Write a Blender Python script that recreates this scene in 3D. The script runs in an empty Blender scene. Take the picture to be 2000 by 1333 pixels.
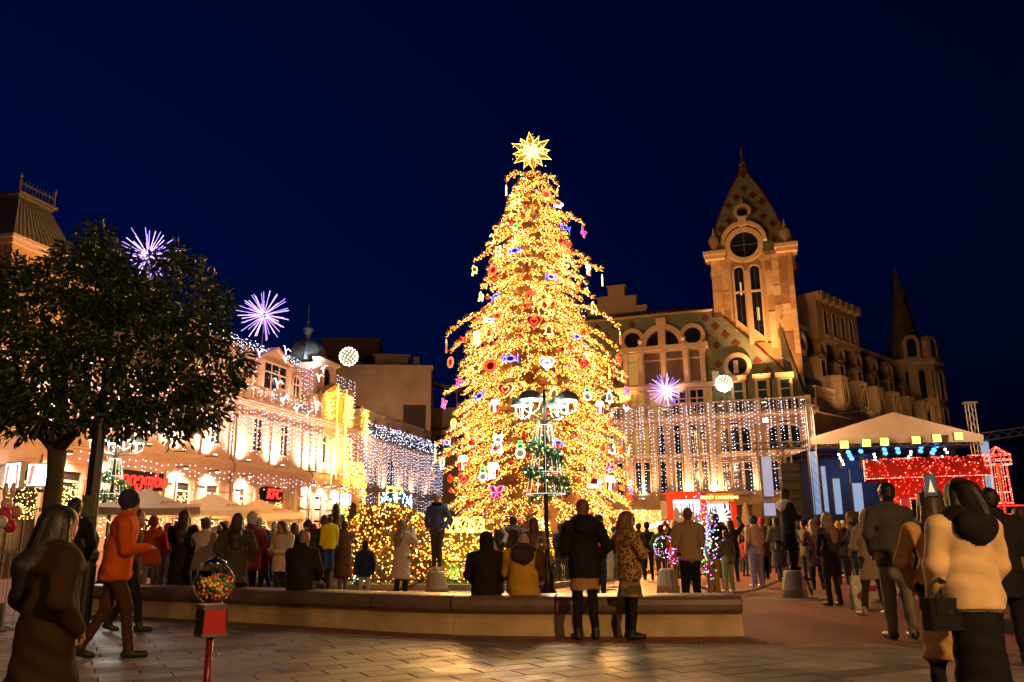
import bpy, math, random
import numpy as np
from mathutils import Vector, Matrix

random.seed(7); rng = np.random.default_rng(7)
scene = bpy.context.scene
col = scene.collection
PI = math.pi
R = math.radians

# ---------------------------------------------------------------- camera
CAM_H = 1.2
PITCH = math.atan(391 / 1600); ROLL = R(0.55)
fwd = Vector((0, math.cos(PITCH), math.sin(PITCH)))
r0 = Vector((1, 0, 0)); u0 = r0.cross(fwd)
c_right = r0 * math.cos(ROLL) - u0 * math.sin(ROLL)
c_up = r0 * math.sin(ROLL) + u0 * math.cos(ROLL)
cam_data = bpy.data.cameras.new('camera')
cam_data.sensor_width = 36; cam_data.lens = 28.8
cam_data.clip_start = 0.1; cam_data.clip_end = 3000
cam = bpy.data.objects.new('camera', cam_data); col.objects.link(cam)
m3 = Matrix((c_right, c_up, -fwd)).transposed().to_4x4()
m3.translation = Vector((0, 0, CAM_H)); cam.matrix_world = m3
scene.camera = cam

# ---------------------------------------------------------------- night sky
world = bpy.data.worlds.new('World'); scene.world = world; world.use_nodes = True
wn = world.node_tree.nodes; wl = world.node_tree.links; wn.clear()
SUN_AZ = R(-50)     # the sun has set on the left behind the houses
sky = wn.new('ShaderNodeTexSky'); sky.sky_type = 'NISHITA'; sky.sun_disc = False
sky.sun_elevation = R(-2.0); sky.sun_rotation = SUN_AZ
sky.air_density = 1.6; sky.dust_density = 0.1; sky.ozone_density = 6.0
tint = wn.new('ShaderNodeMix'); tint.data_type = 'RGBA'; tint.blend_type = 'MULTIPLY'; tint.inputs[0].default_value = 1
tint.inputs[7].default_value = (0.03, 0.42, 1.2, 1)
bg = wn.new('ShaderNodeBackground'); bg.inputs[1].default_value = 0.15
wo = wn.new('ShaderNodeOutputWorld')
wl.new(sky.outputs[0], tint.inputs[6]); wl.new(tint.outputs[2], bg.inputs[0]); wl.new(bg.outputs[0], wo.inputs[0])

night_fill = bpy.data.lights.new('night_sun', 'SUN'); night_fill.energy = 0.012; night_fill.angle = R(10); night_fill.color = (0.6, 0.75, 1.0)  # faint cool lamp added without a source in the scene
mo = bpy.data.objects.new('night_sun', night_fill); col.objects.link(mo); mo.rotation_euler = (R(40), 0, R(150))

scene.view_settings.view_transform = 'Standard'; scene.view_settings.look = 'None'
scene.view_settings.exposure = 0.0; scene.view_settings.gamma = 1.0
scene.view_settings.use_curve_mapping = False
scene.render.engine = 'CYCLES'
cy = scene.cycles
cy.use_denoising = True
cy.max_bounces = 5; cy.diffuse_bounces = 3; cy.glossy_bounces = 3; cy.transmission_bounces = 5; cy.transparent_max_bounces = 6
cy.sample_clamp_indirect = 3.0; cy.sample_clamp_direct = 0.0; cy.caustics_reflective = False; cy.caustics_refractive = False
cy.use_light_tree = True

# ---------------------------------------------------------------- materials
MATS = {}
def M(name, c, rough=.7, metal=0, var=.14, scale=5., bump=0., bscale=40., spec=.4, trans=0, alpha=1, sheen=0, em=None, es=0):
    if name in MATS: return MATS[name]
    m = bpy.data.materials.new(name); m.use_nodes = True; MATS[name] = m
    nt = m.node_tree; n = nt.nodes; l = nt.links; b = n['Principled BSDF']
    b.inputs['Roughness'].default_value = rough; b.inputs['Metallic'].default_value = metal
    b.inputs['Specular IOR Level'].default_value = spec
    b.inputs['Transmission Weight'].default_value = trans; b.inputs['Alpha'].default_value = alpha
    if sheen: b.inputs['Sheen Weight'].default_value = sheen
    tc = n.new('ShaderNodeTexCoord')
    nz = n.new('ShaderNodeTexNoise'); nz.inputs['Scale'].default_value = scale; nz.inputs['Detail'].default_value = 5
    l.new(tc.outputs['Object'], nz.inputs['Vector'])
    mx = n.new('ShaderNodeMix'); mx.data_type = 'RGBA'
    mx.inputs[6].default_value = (*[x * (1 - 2 * var) for x in c], 1); mx.inputs[7].default_value = (*[min(1, x * (1 + 2 * var)) for x in c], 1)
    l.new(nz.outputs['Fac'], mx.inputs[0]); l.new(mx.outputs[2], b.inputs['Base Color'])
    if bump:
        n2 = n.new('ShaderNodeTexNoise'); n2.inputs['Scale'].default_value = bscale; n2.inputs['Detail'].default_value = 4
        l.new(tc.outputs['Object'], n2.inputs['Vector'])
        bp = n.new('ShaderNodeBump'); bp.inputs['Strength'].default_value = bump; bp.inputs['Distance'].default_value = .03
        l.new(n2.outputs['Fac'], bp.inputs['Height']); l.new(bp.outputs['Normal'], b.inputs['Normal'])
    if em:
        b.inputs['Emission Color'].default_value = (*em, 1); b.inputs['Emission Strength'].default_value = es
    return m
def EM(name, c, s, base=(.3, .3, .3), sample=True):
    if name in MATS: return MATS[name]
    m = M(name, base, .4, var=.05, em=c, es=s)
    m.cycles.emission_sampling = 'AUTO' if sample else 'NONE'
    return m

# ---------------------------------------------------------------- mesh builder
class MB:
    def __init__(s): s.v = []; s.f = []; s.m = []
    def add(s, vs, fs, mi=0):
        o = len(s.v); s.v += [tuple(p) for p in vs]
        s.f += [tuple(i + o for i in f) for f in fs]; s.m += [mi] * len(fs); return s
    def box(s, x0, x1, y0, y1, z0, z1, mi=0):
        return s.add([(x0,y0,z0),(x1,y0,z0),(x1,y1,z0),(x0,y1,z0),(x0,y0,z1),(x1,y0,z1),(x1,y1,z1),(x0,y1,z1)],
              [(0,3,2,1),(4,5,6,7),(0,1,5,4),(1,2,6,5),(2,3,7,6),(3,0,4,7)], mi)
    def cbox(s, c, d, mi=0):
        return s.box(c[0]-d[0]/2, c[0]+d[0]/2, c[1]-d[1]/2, c[1]+d[1]/2, c[2]-d[2]/2, c[2]+d[2]/2, mi)
    def prism(s, poly, y0, y1, mi=0):      # poly in (x,z), extruded in y
        n = len(poly)
        vs = [(x, y0, z) for x, z in poly] + [(x, y1, z) for x, z in poly]
        fs = [tuple(range(n)), tuple(range(2*n-1, n-1, -1))] + [(i, i+n, (i+1) % n + n, (i+1) % n) for i in range(n)]
        return s.add(vs, fs, mi)
    def vprism(s, poly, z0, z1, mi=0):     # poly in (x,y), extruded in z
        n = len(poly)
        vs = [(x, y, z0) for x, y in poly] + [(x, y, z1) for x, y in poly]
        fs = [tuple(range(n-1, -1, -1)), tuple(range(n, 2*n))] + [(i, (i+1) % n, (i+1) % n + n, i+n) for i in range(n)]
        return s.add(vs, fs, mi)
    def lathe(s, prof, n=12, c=(0, 0), mi=0, sx=1, sy=1, a0=0):
        k = len(prof); vs = []
        for r, z in prof:
            for i in range(n):
                a = 2*PI*i/n + a0; vs.append((c[0]+r*math.cos(a)*sx, c[1]+r*math.sin(a)*sy, z))
        fs = [(j*n+i, j*n+(i+1) % n, (j+1)*n+(i+1) % n, (j+1)*n+i) for j in range(k-1) for i in range(n)]
        fs += [tuple(range(n-1, -1, -1)), tuple(range((k-1)*n, k*n))]
        return s.add(vs, fs, mi)
    def tube(s, pts, r, n=6, mi=0, closed=False):
        pts = [Vector(p) for p in pts]; k = len(pts); vs = []
        rs = r if isinstance(r, (list, tuple)) else [r]*k
        up = Vector((0, 0, 1))
        for i, p in enumerate(pts):
            if closed: t = pts[(i+1) % k] - pts[i-1]
            else: t = pts[min(i+1, k-1)] - pts[max(i-1, 0)]
            t = t.normalized() if t.length > 1e-9 else Vector((0, 0, 1))
            a = t.cross(up)
            if a.length < .15: a = t.cross(Vector((1, 0, 0)))
            a.normalize(); b = t.cross(a).normalized()
            for j in range(n):
                an = 2*PI*j/n; vs.append(p + (a*math.cos(an) + b*math.sin(an))*rs[i])
        fs = []
        for i in range(k if closed else k-1):
            i2 = (i+1) % k
            fs += [(i*n+j, i*n+(j+1) % n, i2*n+(j+1) % n, i2*n+j) for j in range(n)]
        if not closed: fs += [tuple(range(n-1, -1, -1)), tuple(range((k-1)*n, k*n))]
        return s.add(vs, fs, mi)
    def ball(s, c, r, n=8, mi=0, sc=(1, 1, 1)):
        prof = [(math.sin(PI*i/(n))*r, -math.cos(PI*i/(n))*r) for i in range(n+1)]
        o = len(s.v); s.lathe([(max(p[0], 1e-4), p[1]) for p in prof], n+2, mi=mi)
        for i in range(o, len(s.v)):
            x, y, z = s.v[i]; s.v[i] = (c[0]+x*sc[0], c[1]+y*sc[1], c[2]+z*sc[2])
        return s
    def grid(s, P, mi=0):                  # P[i][j] points
        a, b = len(P), len(P[0]); vs = [p for row in P for p in row]
        return s.add(vs, [(i*b+j, i*b+j+1, (i+1)*b+j+1, (i+1)*b+j) for i in range(a-1) for j in range(b-1)], mi)
    def mesh(s, name, mats, smooth=False):
        me = bpy.data.meshes.new(name); me.from_pydata(s.v, [], s.f)
        for m in (mats if isinstance(mats, (list, tuple)) else [mats]): me.materials.append(m)
        if any(s.m): me.polygons.foreach_set('material_index', s.m)
        if smooth: me.polygons.foreach_set('use_smooth', [True]*len(s.f))
        me.update(); return me
    def build(s, name, mats, parent=None, loc=None, rz=0, smooth=False, kind=None):
        return put(s.mesh(name, mats, smooth), name, parent, loc, rz, kind)

def put(me, name, parent=None, loc=None, rz=0, kind=None, rot=None, sc=None):
    o = bpy.data.objects.new(name, me); col.objects.link(o)
    if parent: o.parent = parent
    if loc is not None: o.location = loc
    if rot is not None: o.rotation_euler = rot
    elif rz: o.rotation_euler = (0, 0, rz)
    if sc is not None: o.scale = sc if isinstance(sc, (tuple, list)) else (sc, sc, sc)
    if kind: o['kind'] = kind
    return o
def tag(o, label, cat, group=None, kind=None):
    o['label'] = label; o['category'] = cat
    if group: o['group'] = group
    if kind: o['kind'] = kind
    return o
def thing(name, label, cat, loc=(0, 0, 0), rz=0, group=None, rot=None):
    o = bpy.data.objects.new(name, None); col.objects.link(o); o.location = loc
    o.rotation_euler = rot if rot else (0, 0, rz); o.empty_display_size = .3
    return tag(o, label, cat, group)
def struct(o): o['kind'] = 'structure'; return o
def fast_mesh(name, V, Fc, mats, smooth=False, mi=None):
    V = np.asarray(V, np.float32); Fc = np.asarray(Fc, np.int32); me = bpy.data.meshes.new(name)
    me.vertices.add(len(V)); me.vertices.foreach_set('co', V.ravel())
    k = Fc.shape[1]; me.loops.add(Fc.size); me.loops.foreach_set('vertex_index', Fc.ravel())
    me.polygons.add(len(Fc)); me.polygons.foreach_set('loop_start', np.arange(0, Fc.size, k, dtype=np.int32))
    for m in (mats if isinstance(mats, (list, tuple)) else [mats]): me.materials.append(m)
    if mi is not None: me.polygons.foreach_set('material_index', np.asarray(mi, np.int32))
    if smooth: me.polygons.foreach_set('use_smooth', np.ones(len(Fc), bool))
    me.update(calc_edges=True); me.validate(); return me
TET = np.array([(1, 1, 1), (1, -1, -1), (-1, 1, -1), (-1, -1, 1)], float) / math.sqrt(3) * 1.25
TETF = np.array([(0, 1, 2), (0, 3, 1), (0, 2, 3), (1, 3, 2)])
def bulb_mesh(name, pts, r, mats, mi=None):
    P = np.asarray(pts, float); n = len(P); rr = np.broadcast_to(np.asarray(r, float).reshape(-1, 1, 1) if np.ndim(r) else r, (n, 1, 1))
    a = rng.uniform(0, 2*PI, n); c, s = np.cos(a), np.sin(a)
    T = np.repeat(TET[None], n, 0); X = T[..., 0]*c[:, None]-T[..., 1]*s[:, None]; Y = T[..., 0]*s[:, None]+T[..., 1]*c[:, None]
    T = np.stack([X, Y, T[..., 2]], -1)*rr + P[:, None]
    Fc = (TETF[None] + (np.arange(n)*4)[:, None, None]).reshape(-1, 3)
    return fast_mesh(name, T.reshape(-1, 3), Fc, mats, mi=None if mi is None else np.repeat(mi, 4))
def bulbs(name, pts, r, mats, parent=None, mi=None):
    return put(bulb_mesh(name, pts, r, mats, mi), name, parent, kind='stuff')
def leaf_mesh(name, P, D, L, Wd, mats, mi=None, N=None):
    # quads: base point P, direction D, length L, width Wd (diamond shaped)
    P = np.asarray(P); D = np.asarray(D); n = len(P)
    D = D/np.linalg.norm(D, axis=1, keepdims=True)
    if N is None: N = rng.normal(size=(n, 3))
    S = np.cross(D, N); S /= np.linalg.norm(S, axis=1, keepdims=True)+1e-9
    Nn = np.cross(S, D); L = np.asarray(L).reshape(-1, 1)*np.ones((n, 1)); W = np.asarray(Wd).reshape(-1, 1)*np.ones((n, 1))
    mid = P + D*L*.5 + Nn*L*.08
    V = np.stack([P, mid+S*W*.5, P+D*L-Nn*L*.05, mid-S*W*.5], 1).reshape(-1, 3)
    Fc = np.arange(n*4).reshape(-1, 4)
    return fast_mesh(name, V, Fc, mats, mi=mi)

def lamp(name, loc, power, color, parent=None, kind='POINT', r=.08, rot=None, spot=60, blend=.5):
    d = bpy.data.lights.new(name, kind); d.energy = power; d.color = color
    d.shadow_soft_size = r
    if kind == 'SPOT': d.spot_size = R(spot); d.spot_blend = blend
    o = bpy.data.objects.new(name, d); col.objects.link(o); o.location = loc
    if rot: o.rotation_euler = rot
    if parent: o.parent = parent
    return o
def aim(v):   # euler so that -Z points along v
    return Vector(v).to_track_quat('-Z', 'Y').to_euler()

# ---------------------------------------------------------------- pixel helpers (surveying the photograph)
def ray(px, py): return fwd*1600 + c_right*(px-1000) + c_up*(666.5-py)
def atY(px, py, D):
    d = ray(px, py); return Vector((0, 0, CAM_H)) + d*(D/d.y)
def ground(px, py, z=0):
    d = ray(px, py); return Vector((0, 0, CAM_H)) + d*((z-CAM_H)/d.z)
def text_mesh(s, size, depth, name, shear=0):
    cu = bpy.data.curves.new(name, 'FONT'); cu.body = s; cu.size = size; cu.extrude = depth; cu.align_x = 'CENTER'; cu.align_y = 'CENTER'
    cu.shear = shear; cu.resolution_u = 3; cu.offset = size*.006
    o = bpy.data.objects.new(name, cu); col.objects.link(o)
    dg = bpy.context.evaluated_depsgraph_get(); me = bpy.data.meshes.new_from_object(o.evaluated_get(dg))
    bpy.data.objects.remove(o); bpy.data.curves.remove(cu); return me
# ================================================================ GROUND
brick = bpy.data.materials.new('red_brick_paving'); brick.use_nodes = True; MATS['brickp'] = brick
nt = brick.node_tree; b = nt.nodes['Principled BSDF']; b.inputs['Roughness'].default_value = .55
tc = nt.nodes.new('ShaderNodeTexCoord'); mp = nt.nodes.new('ShaderNodeMapping'); mp.inputs['Rotation'].default_value = (0, 0, R(28))
bt = nt.nodes.new('ShaderNodeTexBrick'); bt.inputs['Scale'].default_value = 1; bt.inputs['Brick Width'].default_value = .24; bt.inputs['Row Height'].default_value = .12
bt.inputs['Mortar Size'].default_value = .006; bt.inputs['Color1'].default_value = (.30, .09, .05, 1); bt.inputs['Color2'].default_value = (.40, .15, .085, 1); bt.inputs['Mortar'].default_value = (.13, .09, .07, 1)
nz = nt.nodes.new('ShaderNodeTexNoise'); nz.inputs['Scale'].default_value = .8; nz.inputs['Detail'].default_value = 6
mx = nt.nodes.new('ShaderNodeMix'); mx.data_type = 'RGBA'; mx.blend_type = 'MULTIPLY'; mx.inputs[0].default_value = .55
bp = nt.nodes.new('ShaderNodeBump'); bp.inputs['Strength'].default_value = .35; bp.inputs['Distance'].default_value = .01; bp.invert = True
nt.links.new(tc.outputs['Object'], mp.inputs[0]); nt.links.new(mp.outputs[0], bt.inputs[0]); nt.links.new(tc.outputs['Object'], nz.inputs[0])
nt.links.new(bt.outputs['Color'], mx.inputs[6]); nt.links.new(nz.outputs['Color'], mx.inputs[7]); nt.links.new(mx.outputs[2], b.inputs['Base Color'])
nt.links.new(bt.outputs['Fac'], bp.inputs['Height']); nt.links.new(bp.outputs[0], b.inputs['Normal'])
struct(MB().add([(-400, -60, 0), (400, -60, 0), (400, 700, 0), (-400, 700, 0)], [(0, 1, 2, 3)]).build('plaza_ground', brick))

# edge of the slab pavement (front of the bench), from left to right
EDGE = [(-14, 17.6), (-9.5, 15.4), (-6.4, 13.95), (-4.9, 13.1), (-3.6, 12.3), (-2.4, 11.45), (-1.2, 10.75), (0, 10.28), (1.3, 9.98), (2.8, 9.8), (5, 9.6), (8, 9.4), (14, 9.1)]
def edge_y(x):
    for (a, b), (c, d) in zip(EDGE, EDGE[1:]):
        if a <= x <= c: return b+(d-b)*(x-a)/(c-a), (d-b)/(c-a)
    return (EDGE[0][1], -.45) if x < EDGE[0][0] else (EDGE[-1][1], 0)
mort = M('pavement_mortar', (.035, .03, .027), .9)
pv = struct(MB().add([(x, -30, .004) for x, y in EDGE] + [(x, y, .004) for x, y in reversed(EDGE)], [tuple(range(2*len(EDGE)))]).build('pavement', mort))
tones = [M('slab_%d' % i, c, .34, var=.18, scale=3.5, bump=.12, bscale=90) for i, c in enumerate([(.215, .195, .18), (.26, .24, .22), (.15, .135, .122), (.23, .20, .185), (.185, .17, .16), (.095, .085, .078)])]
for m_ in tones:      # worn and polished patches
    n_ = m_.node_tree.nodes; gm = n_.new('ShaderNodeNewGeometry')
    for q in [q for q in n_ if q.type == 'TEX_NOISE']: m_.node_tree.links.new(gm.outputs['Position'], q.inputs[0])
    z_ = n_.new('ShaderNodeTexNoise'); z_.inputs['Scale'].default_value = 1.7; z_.inputs['Detail'].default_value = 6; r_ = n_.new('ShaderNodeMapRange')
    r_.inputs[1].default_value = .35; r_.inputs[2].default_value = .65; r_.inputs[3].default_value = .36; r_.inputs[4].default_value = .6; m_.node_tree.links.new(gm.outputs['Position'], z_.inputs[0]); m_.node_tree.links.new(z_.outputs[0], r_.inputs[0]); m_.node_tree.links.new(r_.outputs[0], n_['Principled BSDF'].inputs['Roughness'])
def slab(poly, mats):
    n = len(poly); ins = []
    cx = sum(p[0] for p in poly)/n; cyy = sum(p[1] for p in poly)/n
    for x, y in poly:
        d = math.hypot(x-cx, y-cyy) or 1; k = (d-.008)/d; ins.append((cx+(x-cx)*k, cyy+(y-cyy)*k))
    b = MB(); vs = [(x, y, .005) for x, y in poly] + [(x, y, .012) for x, y in poly] + [(x, y, .016) for x, y in ins]
    fs = [(i, (i+1) % n, n+(i+1) % n, n+i) for i in range(n)] + [(n+i, n+(i+1) % n, 2*n+(i+1) % n, 2*n+i) for i in range(n)] + [tuple(range(2*n, 3*n))]
    return b.add(vs, fs).mesh('paving_slab', mats)
sa = R(27); ca, sn = math.cos(sa), math.sin(sa); SW, SH, GAP = .62, .30, .012
shared = [slab([(-SW/2, -SH/2), (SW/2, -SH/2), (SW/2, SH/2), (-SW/2, SH/2)], t) for t in tones]
nsl = 0
for j in range(-60, 90):
    for i in range(-60, 60):
        lx = i*(SW+GAP) + (j % 2)*.31 + ((j*37) % 5)*.02; ly = j*(SH+GAP)
        X = lx*ca - ly*sn; Y = lx*sn + ly*ca + 6
        if Y < 7.0 or abs(X) > Y*.66+.4 or Y > 17: continue
        ey, sl = edge_y(X)
        if Y > ey+.3: continue
        cor = [(a*ca-b_*sn+X, a*sn+b_*ca+Y) for a, b_ in [(-SW/2, -SH/2), (SW/2, -SH/2), (SW/2, SH/2), (-SW/2, SH/2)]]
        f = [ey - .01 + sl*(x-X) - y for x, y in cor]
        if min(f) > 0:
            put(random.choice(shared), 'paving_slab', pv, (X, Y, 0), sa); nsl += 1
        elif max(f) > .03:
            poly = []
            for k in range(4):
                p, q = cor[k], cor[(k+1) % 4]; fp, fq = f[k], f[(k+1) % 4]
                if fp > 0: poly.append((p[0]-X, p[1]-Y))
                if fp*fq < 0: t = fp/(fp-fq); poly.append((p[0]+(q[0]-p[0])*t-X, p[1]+(q[1]-p[1])*t-Y))
            if len(poly) > 2: put(slab(poly, random.choice(tones)), 'paving_slab', pv, (X, Y, 0)); nsl += 1
# granite edging and the soldier course of bricks behind it
def offset_line(L, d):
    out = []
    for i, p in enumerate(L):
        a = Vector(L[max(i-1, 0)]); c = Vector(L[min(i+1, len(L)-1)]); t = (c-a).normalized(); n = Vector((-t.y, t.x))
        out.append((p[0]+n.x*d, p[1]+n.y*d))
    return out
def resample(L, step):
    out = [Vector(L[0])]; acc = 0
    for a, b_ in zip(L, L[1:]):
        a = Vector(a); b_ = Vector(b_); seg = (b_-a).length; t = step-acc
        while t <= seg: out.append(a+(b_-a)*t/seg); t += step
        acc = (seg-(t-step))
    return out
gran = M('granite_edging', (.20, .18, .16), .5, bump=.2)
L = resample(EDGE, 1.05)
for a, c in zip(L, L[1:]):
    if a.y > 16.5 or a.x > 8: continue
    t = (c-a).normalized(); n = Vector((-t.y, t.x)); a2 = a+t*.006; c2 = c-t*.006
    MB().vprism([tuple(a2), tuple(c2), tuple(c2+n*.13), tuple(a2+n*.13)], .002, .019).build('edging_stone', gran, pv)
red = [M('paver_%d' % i, c, .6, bump=.3) for i, c in enumerate([(.25, .12, .08), (.21, .09, .06), (.29, .15, .10)])]
for row in range(2):
    L = resample(offset_line(EDGE, .14+row*.215), .125)
    bm_ = [MB().box(-.056, .056, 0, .203, .001, .014).mesh('brick', m) for m in red]
    for a, c in zip(L, L[1:]):
        if not (-5.5 < a.x < 5.6) or row and a.x % .2 > 1: continue
        put(random.choice(bm_), 'brick', pv, (a.x, a.y, 0), math.atan2(c.y-a.y, c.x-a.x))
# pale stone bands crossing the brick plaza
band = M('pale_stone_band', (.30, .25, .21), .5, bump=.2)
bands = MB()
for p, q, w in [((1600, 1105), (1990, 1225), .5), ((1240, 1158), (1640, 1148), .35), ((1100, 1115), (1650, 1108), .3)]:
    a = ground(*p); c = ground(*q); t = (c-a).normalized(); n = Vector((-t.y, t.x, 0))*w/2
    struct(MB().add([tuple(a-n)[:2]+(.004,), tuple(c-n)[:2]+(.004,), tuple(c+n)[:2]+(.004,), tuple(a+n)[:2]+(.004,)], [(0, 1, 2, 3)]).build('stone_band', band))

# ---- curved bench
BP = [(2.92, 11.0), (1.6, 11.08), (.4, 11.22), (-.6, 11.45), (-1.44, 11.82), (-2.3, 12.35), (-3.2, 12.9), (-4.12, 13.46), (-5.2, 14.1), (-6.37, 14.75), (-7.6, 15.3), (-8.8, 15.7)]
bench = thing('curved_bench', 'long curved stone bench with brown rounded seat on cream base, in front of tree', 'bench', (0, 11.5, 0))
seatm = M('brown_granite', (.16, .105, .08), .42, var=.22, scale=5, bump=.15, bscale=70)
basem = M('cream_plaster', (.50, .37, .20), .7, var=.24, scale=3.0, bump=.3, bscale=25)
# smooth path
def smooth_path(Pp, n=8):
    out = []
    for i in range(len(Pp)-1):
        p0 = Vector(Pp[max(i-1, 0)]); p1 = Vector(Pp[i]); p2 = Vector(Pp[i+1]); p3 = Vector(Pp[min(i+2, len(Pp)-1)])
        for k in range(n):
            t = k/n; out.append(.5*((2*p1)+(p2-p0)*t+(2*p0-5*p1+4*p2-p3)*t*t+(-p0+3*p1-3*p2+p3)*t**3))
    out.append(Vector(Pp[-1])); return out
SP = smooth_path(BP)
seat_prof = [(.05, .285), (-.045, .292), (-.085, .33), (-.098, .39), (-.085, .45), (-.04, .492), (.03, .505), (.45, .505), (.52, .49), (.55, .45), (.54, .33), (.5, .287)]
base_prof = [(0, .0), (.012, .04), (.045, .13), (.05, .2), (.035, .255), (.0, .284), (.46, .284), (.44, .2), (.44, .1), (.46, 0)]
def sweep(path, prof, mat, name, gap=.011, cap=False):
    n = len(path); P = []
    for i, p in enumerate(path):
        t = (path[min(i+1, n-1)]-path[max(i-1, 0)]).normalized(); nn = Vector((t.y, -t.x))   # away from the camera
        if nn.y < 0: nn = -nn
        q = p + (t*gap if i == 0 else (-t*gap if i == n-1 else t*0))
        ins_ = cap and i < 4; kk = (.9, .965, .99, 1)[i] if ins_ else 1; za = sum(z for a, z in prof)/len(prof)
        P.append([(q.x+nn.x*(.23+(a-.23)*kk), q.y+nn.y*(.23+(a-.23)*kk)-11.5, za+(z-za)*kk) for a, z in prof])
    k = len(prof); b_ = MB(); vs = [v for r_ in P for v in r_]
    fs = [(i*k+j, (i+1)*k+j, (i+1)*k+(j+1) % k, i*k+(j+1) % k) for i in range(n-1) for j in range(k)]
    fs += [tuple(range(k)), tuple(range((n-1)*k+k-1, (n-1)*k-1, -1))]
    return b_.add(vs, fs).build(name, mat, bench, smooth=False)
cuts = [0, 15, 26, 37, 47, 57, 66, 76, len(SP)-1]
for a, c in zip(cuts, cuts[1:]):
    pa = SP[a:c+1]
    if a == 0: t_ = (SP[1]-SP[0]).normalized(); pa = [SP[0], SP[0]+t_*.02, SP[0]+t_*.05, SP[0]+t_*.09]+SP[1:c+1]
    sweep(pa, seat_prof, seatm, 'seat_section', cap=a == 0); sweep(SP[a:c+1], base_prof, basem, 'base_section', .004)
# second bench, its end just enters at the right
b2 = thing('stone_bench', 'end of a stone bench behind the white-jacketed woman at right edge', 'bench', (6.55, 10.55, 0), R(8))
MB().prism([(-.05, .29), (-.09, .36), (-.06, .47), (0, .5), (1.8, .5), (1.8, .29)], 0, .55).build('seat', seatm, b2)
MB().prism([(0, 0), (.05, .15), (0, .287), (1.75, .287), (1.75, 0)], .04, .5).build('base', basem, b2)
# ================================================================ BUILDINGS: shared pieces
glass = M('window_glass', (.012, .014, .02), .06, spec=.9, var=.3, scale=2)
stucco = M('peach_stucco', (.66, .42, .32), .8, var=.10, scale=1.2, bump=.25, bscale=14)
trimL = M('peach_trim', (.70, .48, .37), .7, var=.08, bump=.15, bscale=20)
WC = {}
def arch_pts(w, h, n=9):   # opening outline from bottom-left, clockwise over the top; round head
    r = w/2; return [(-r, 0)] + [(-r*math.cos(PI*i/n), h-r+r*math.sin(PI*i/n)) for i in range(n+1)] + [(r, 0)]
def window(parent, u, y, z0, w, h, arch=False, cols=2, rows=(.68,), fm=None, gm=None, sur=.12, proud=.1, sill=True, name='window', poly=None):
    fm = fm or trimL; gm = gm or glass
    key = (round(w, 2), round(h, 2), arch, cols, rows, fm.name, gm.name, sur, sill, proud, tuple(poly) if poly else None)
    if key not in WC:
        b = MB(); pts = poly or (arch_pts(w, h) if arch else [(-w/2, 0), (-w/2, h), (w/2, h), (w/2, 0)])
        cx, cz = 0, h*.5
        # surround: ring of quads extruded
        out = [(x + (sur if x > 0 else -sur) if arch is False or z < h-w/2 else x*(1+2*sur/w), z if z == 0 and not poly else (z+sur if (not arch) else (z if z < h-w/2 else h-w/2+(z-h+w/2)*(1+2*sur/w)))) for x, z in pts]
        n = len(pts)
        for i in range(n-1 if not poly else n):
            k = (i+1) % n; q = [pts[i], pts[k], out[k], out[i]]
            b.add([(x, -proud, z) for x, z in q] + [(x, .02, z) for x, z in q], [(0, 1, 2, 3), (3, 2, 6, 7), (0, 4, 5, 1), (0, 3, 7, 4), (1, 5, 6, 2)])
        bw = min(.05, w*.06)
        for c in range(1, cols): x = -w/2+w*c/cols; b.box(x-bw, x+bw, -.05, .01, .0, h-(.02 if not arch else w*.06))
        for r_ in rows: b.box(-w/2, w/2, -.055, .008, h*r_-bw, h*r_+bw)
        if sill: b.box(-w/2-sur-.06, w/2+sur+.06, -proud-.08, .02, -.14, -.004)
        g = MB().add([(x, -.022, z) for x, z in pts], [tuple(range(n))])
        WC[key] = (b.mesh('window_frame', fm), g.mesh('pane', gm))
    f, g = WC[key]
    o = put(f, name, parent, (u, y, z0)); put(g, 'pane', o)
    return o
def bal_mesh(h, mat):
    k = h/.8; return MB().lathe([(.05, 0), (.05, .06*k), (.03, .1*k), (.065, .3*k), (.03, .52*k), (.03, .68*k), (.05, .74*k), (.05, .8*k)], 6).mesh('baluster', mat, True)
ledw = EM('white_led', (.80, .86, 1.0), 7, sample=False)
ledv = EM('violet_led', (.62, .55, 1.0), 6, sample=False)
ledg = EM('gold_led', (1.0, .60, .13), 12)
wirem = M('dark_wire', (.03, .03, .03), .6)
def strand_mesh(length, r=.025, step=.27, jit=.03, mats=(ledw, ledv, wirem), wob=.04):
    n = max(2, int(length/step)); ph = random.uniform(0, 6)
    pts = [(math.sin(i*.7+ph)*wob*random.random(), -random.uniform(0, .02), -i*step-random.uniform(0, .14)) for i in range(n)]
    me = bulb_mesh('strand', pts, r, list(mats), mi=[1 if random.random() < .3 else 0 for _ in pts])
    return me
def firework(label, centre, rad, n=46, seed=1, group='light bursts'):
    rs = random.Random(seed); t = thing('light_burst', label, 'light burst', centre, group=group)
    m1 = EM('burst_violet', (.42, .22, 1.0), 2.4); m2 = EM('burst_pink', (.8, .5, 1.0), 2.6)
    MB().ball((0, 0, 0), rad*.07, 6).build('hub', M('hub_metal', (.2, .2, .22), .4, 1), t)
    for i in range(n):
        z = 1-2*(i+.5)/n; a = i*2.39996+rs.uniform(-.15, .15); q = math.sqrt(1-z*z)
        d = Vector((q*math.cos(a), q*math.sin(a), z)); r1 = rad*rs.uniform(.82, 1)
        MB().tube([d*rad*.12, d*r1], rad*.0115, 4).build('light_tube', m1 if i % 3 else m2, t)
    MB().tube([(0, 0, 0), (0, 0, -rad*1.5)], .03, 5).build('mast', M('hub_metal', (.2, .2, .22)), t)
    lamp('burst_light', (0, -rad*.2, 0), 60, (.7, .45, 1), t, r=.02)
    return t
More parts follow.
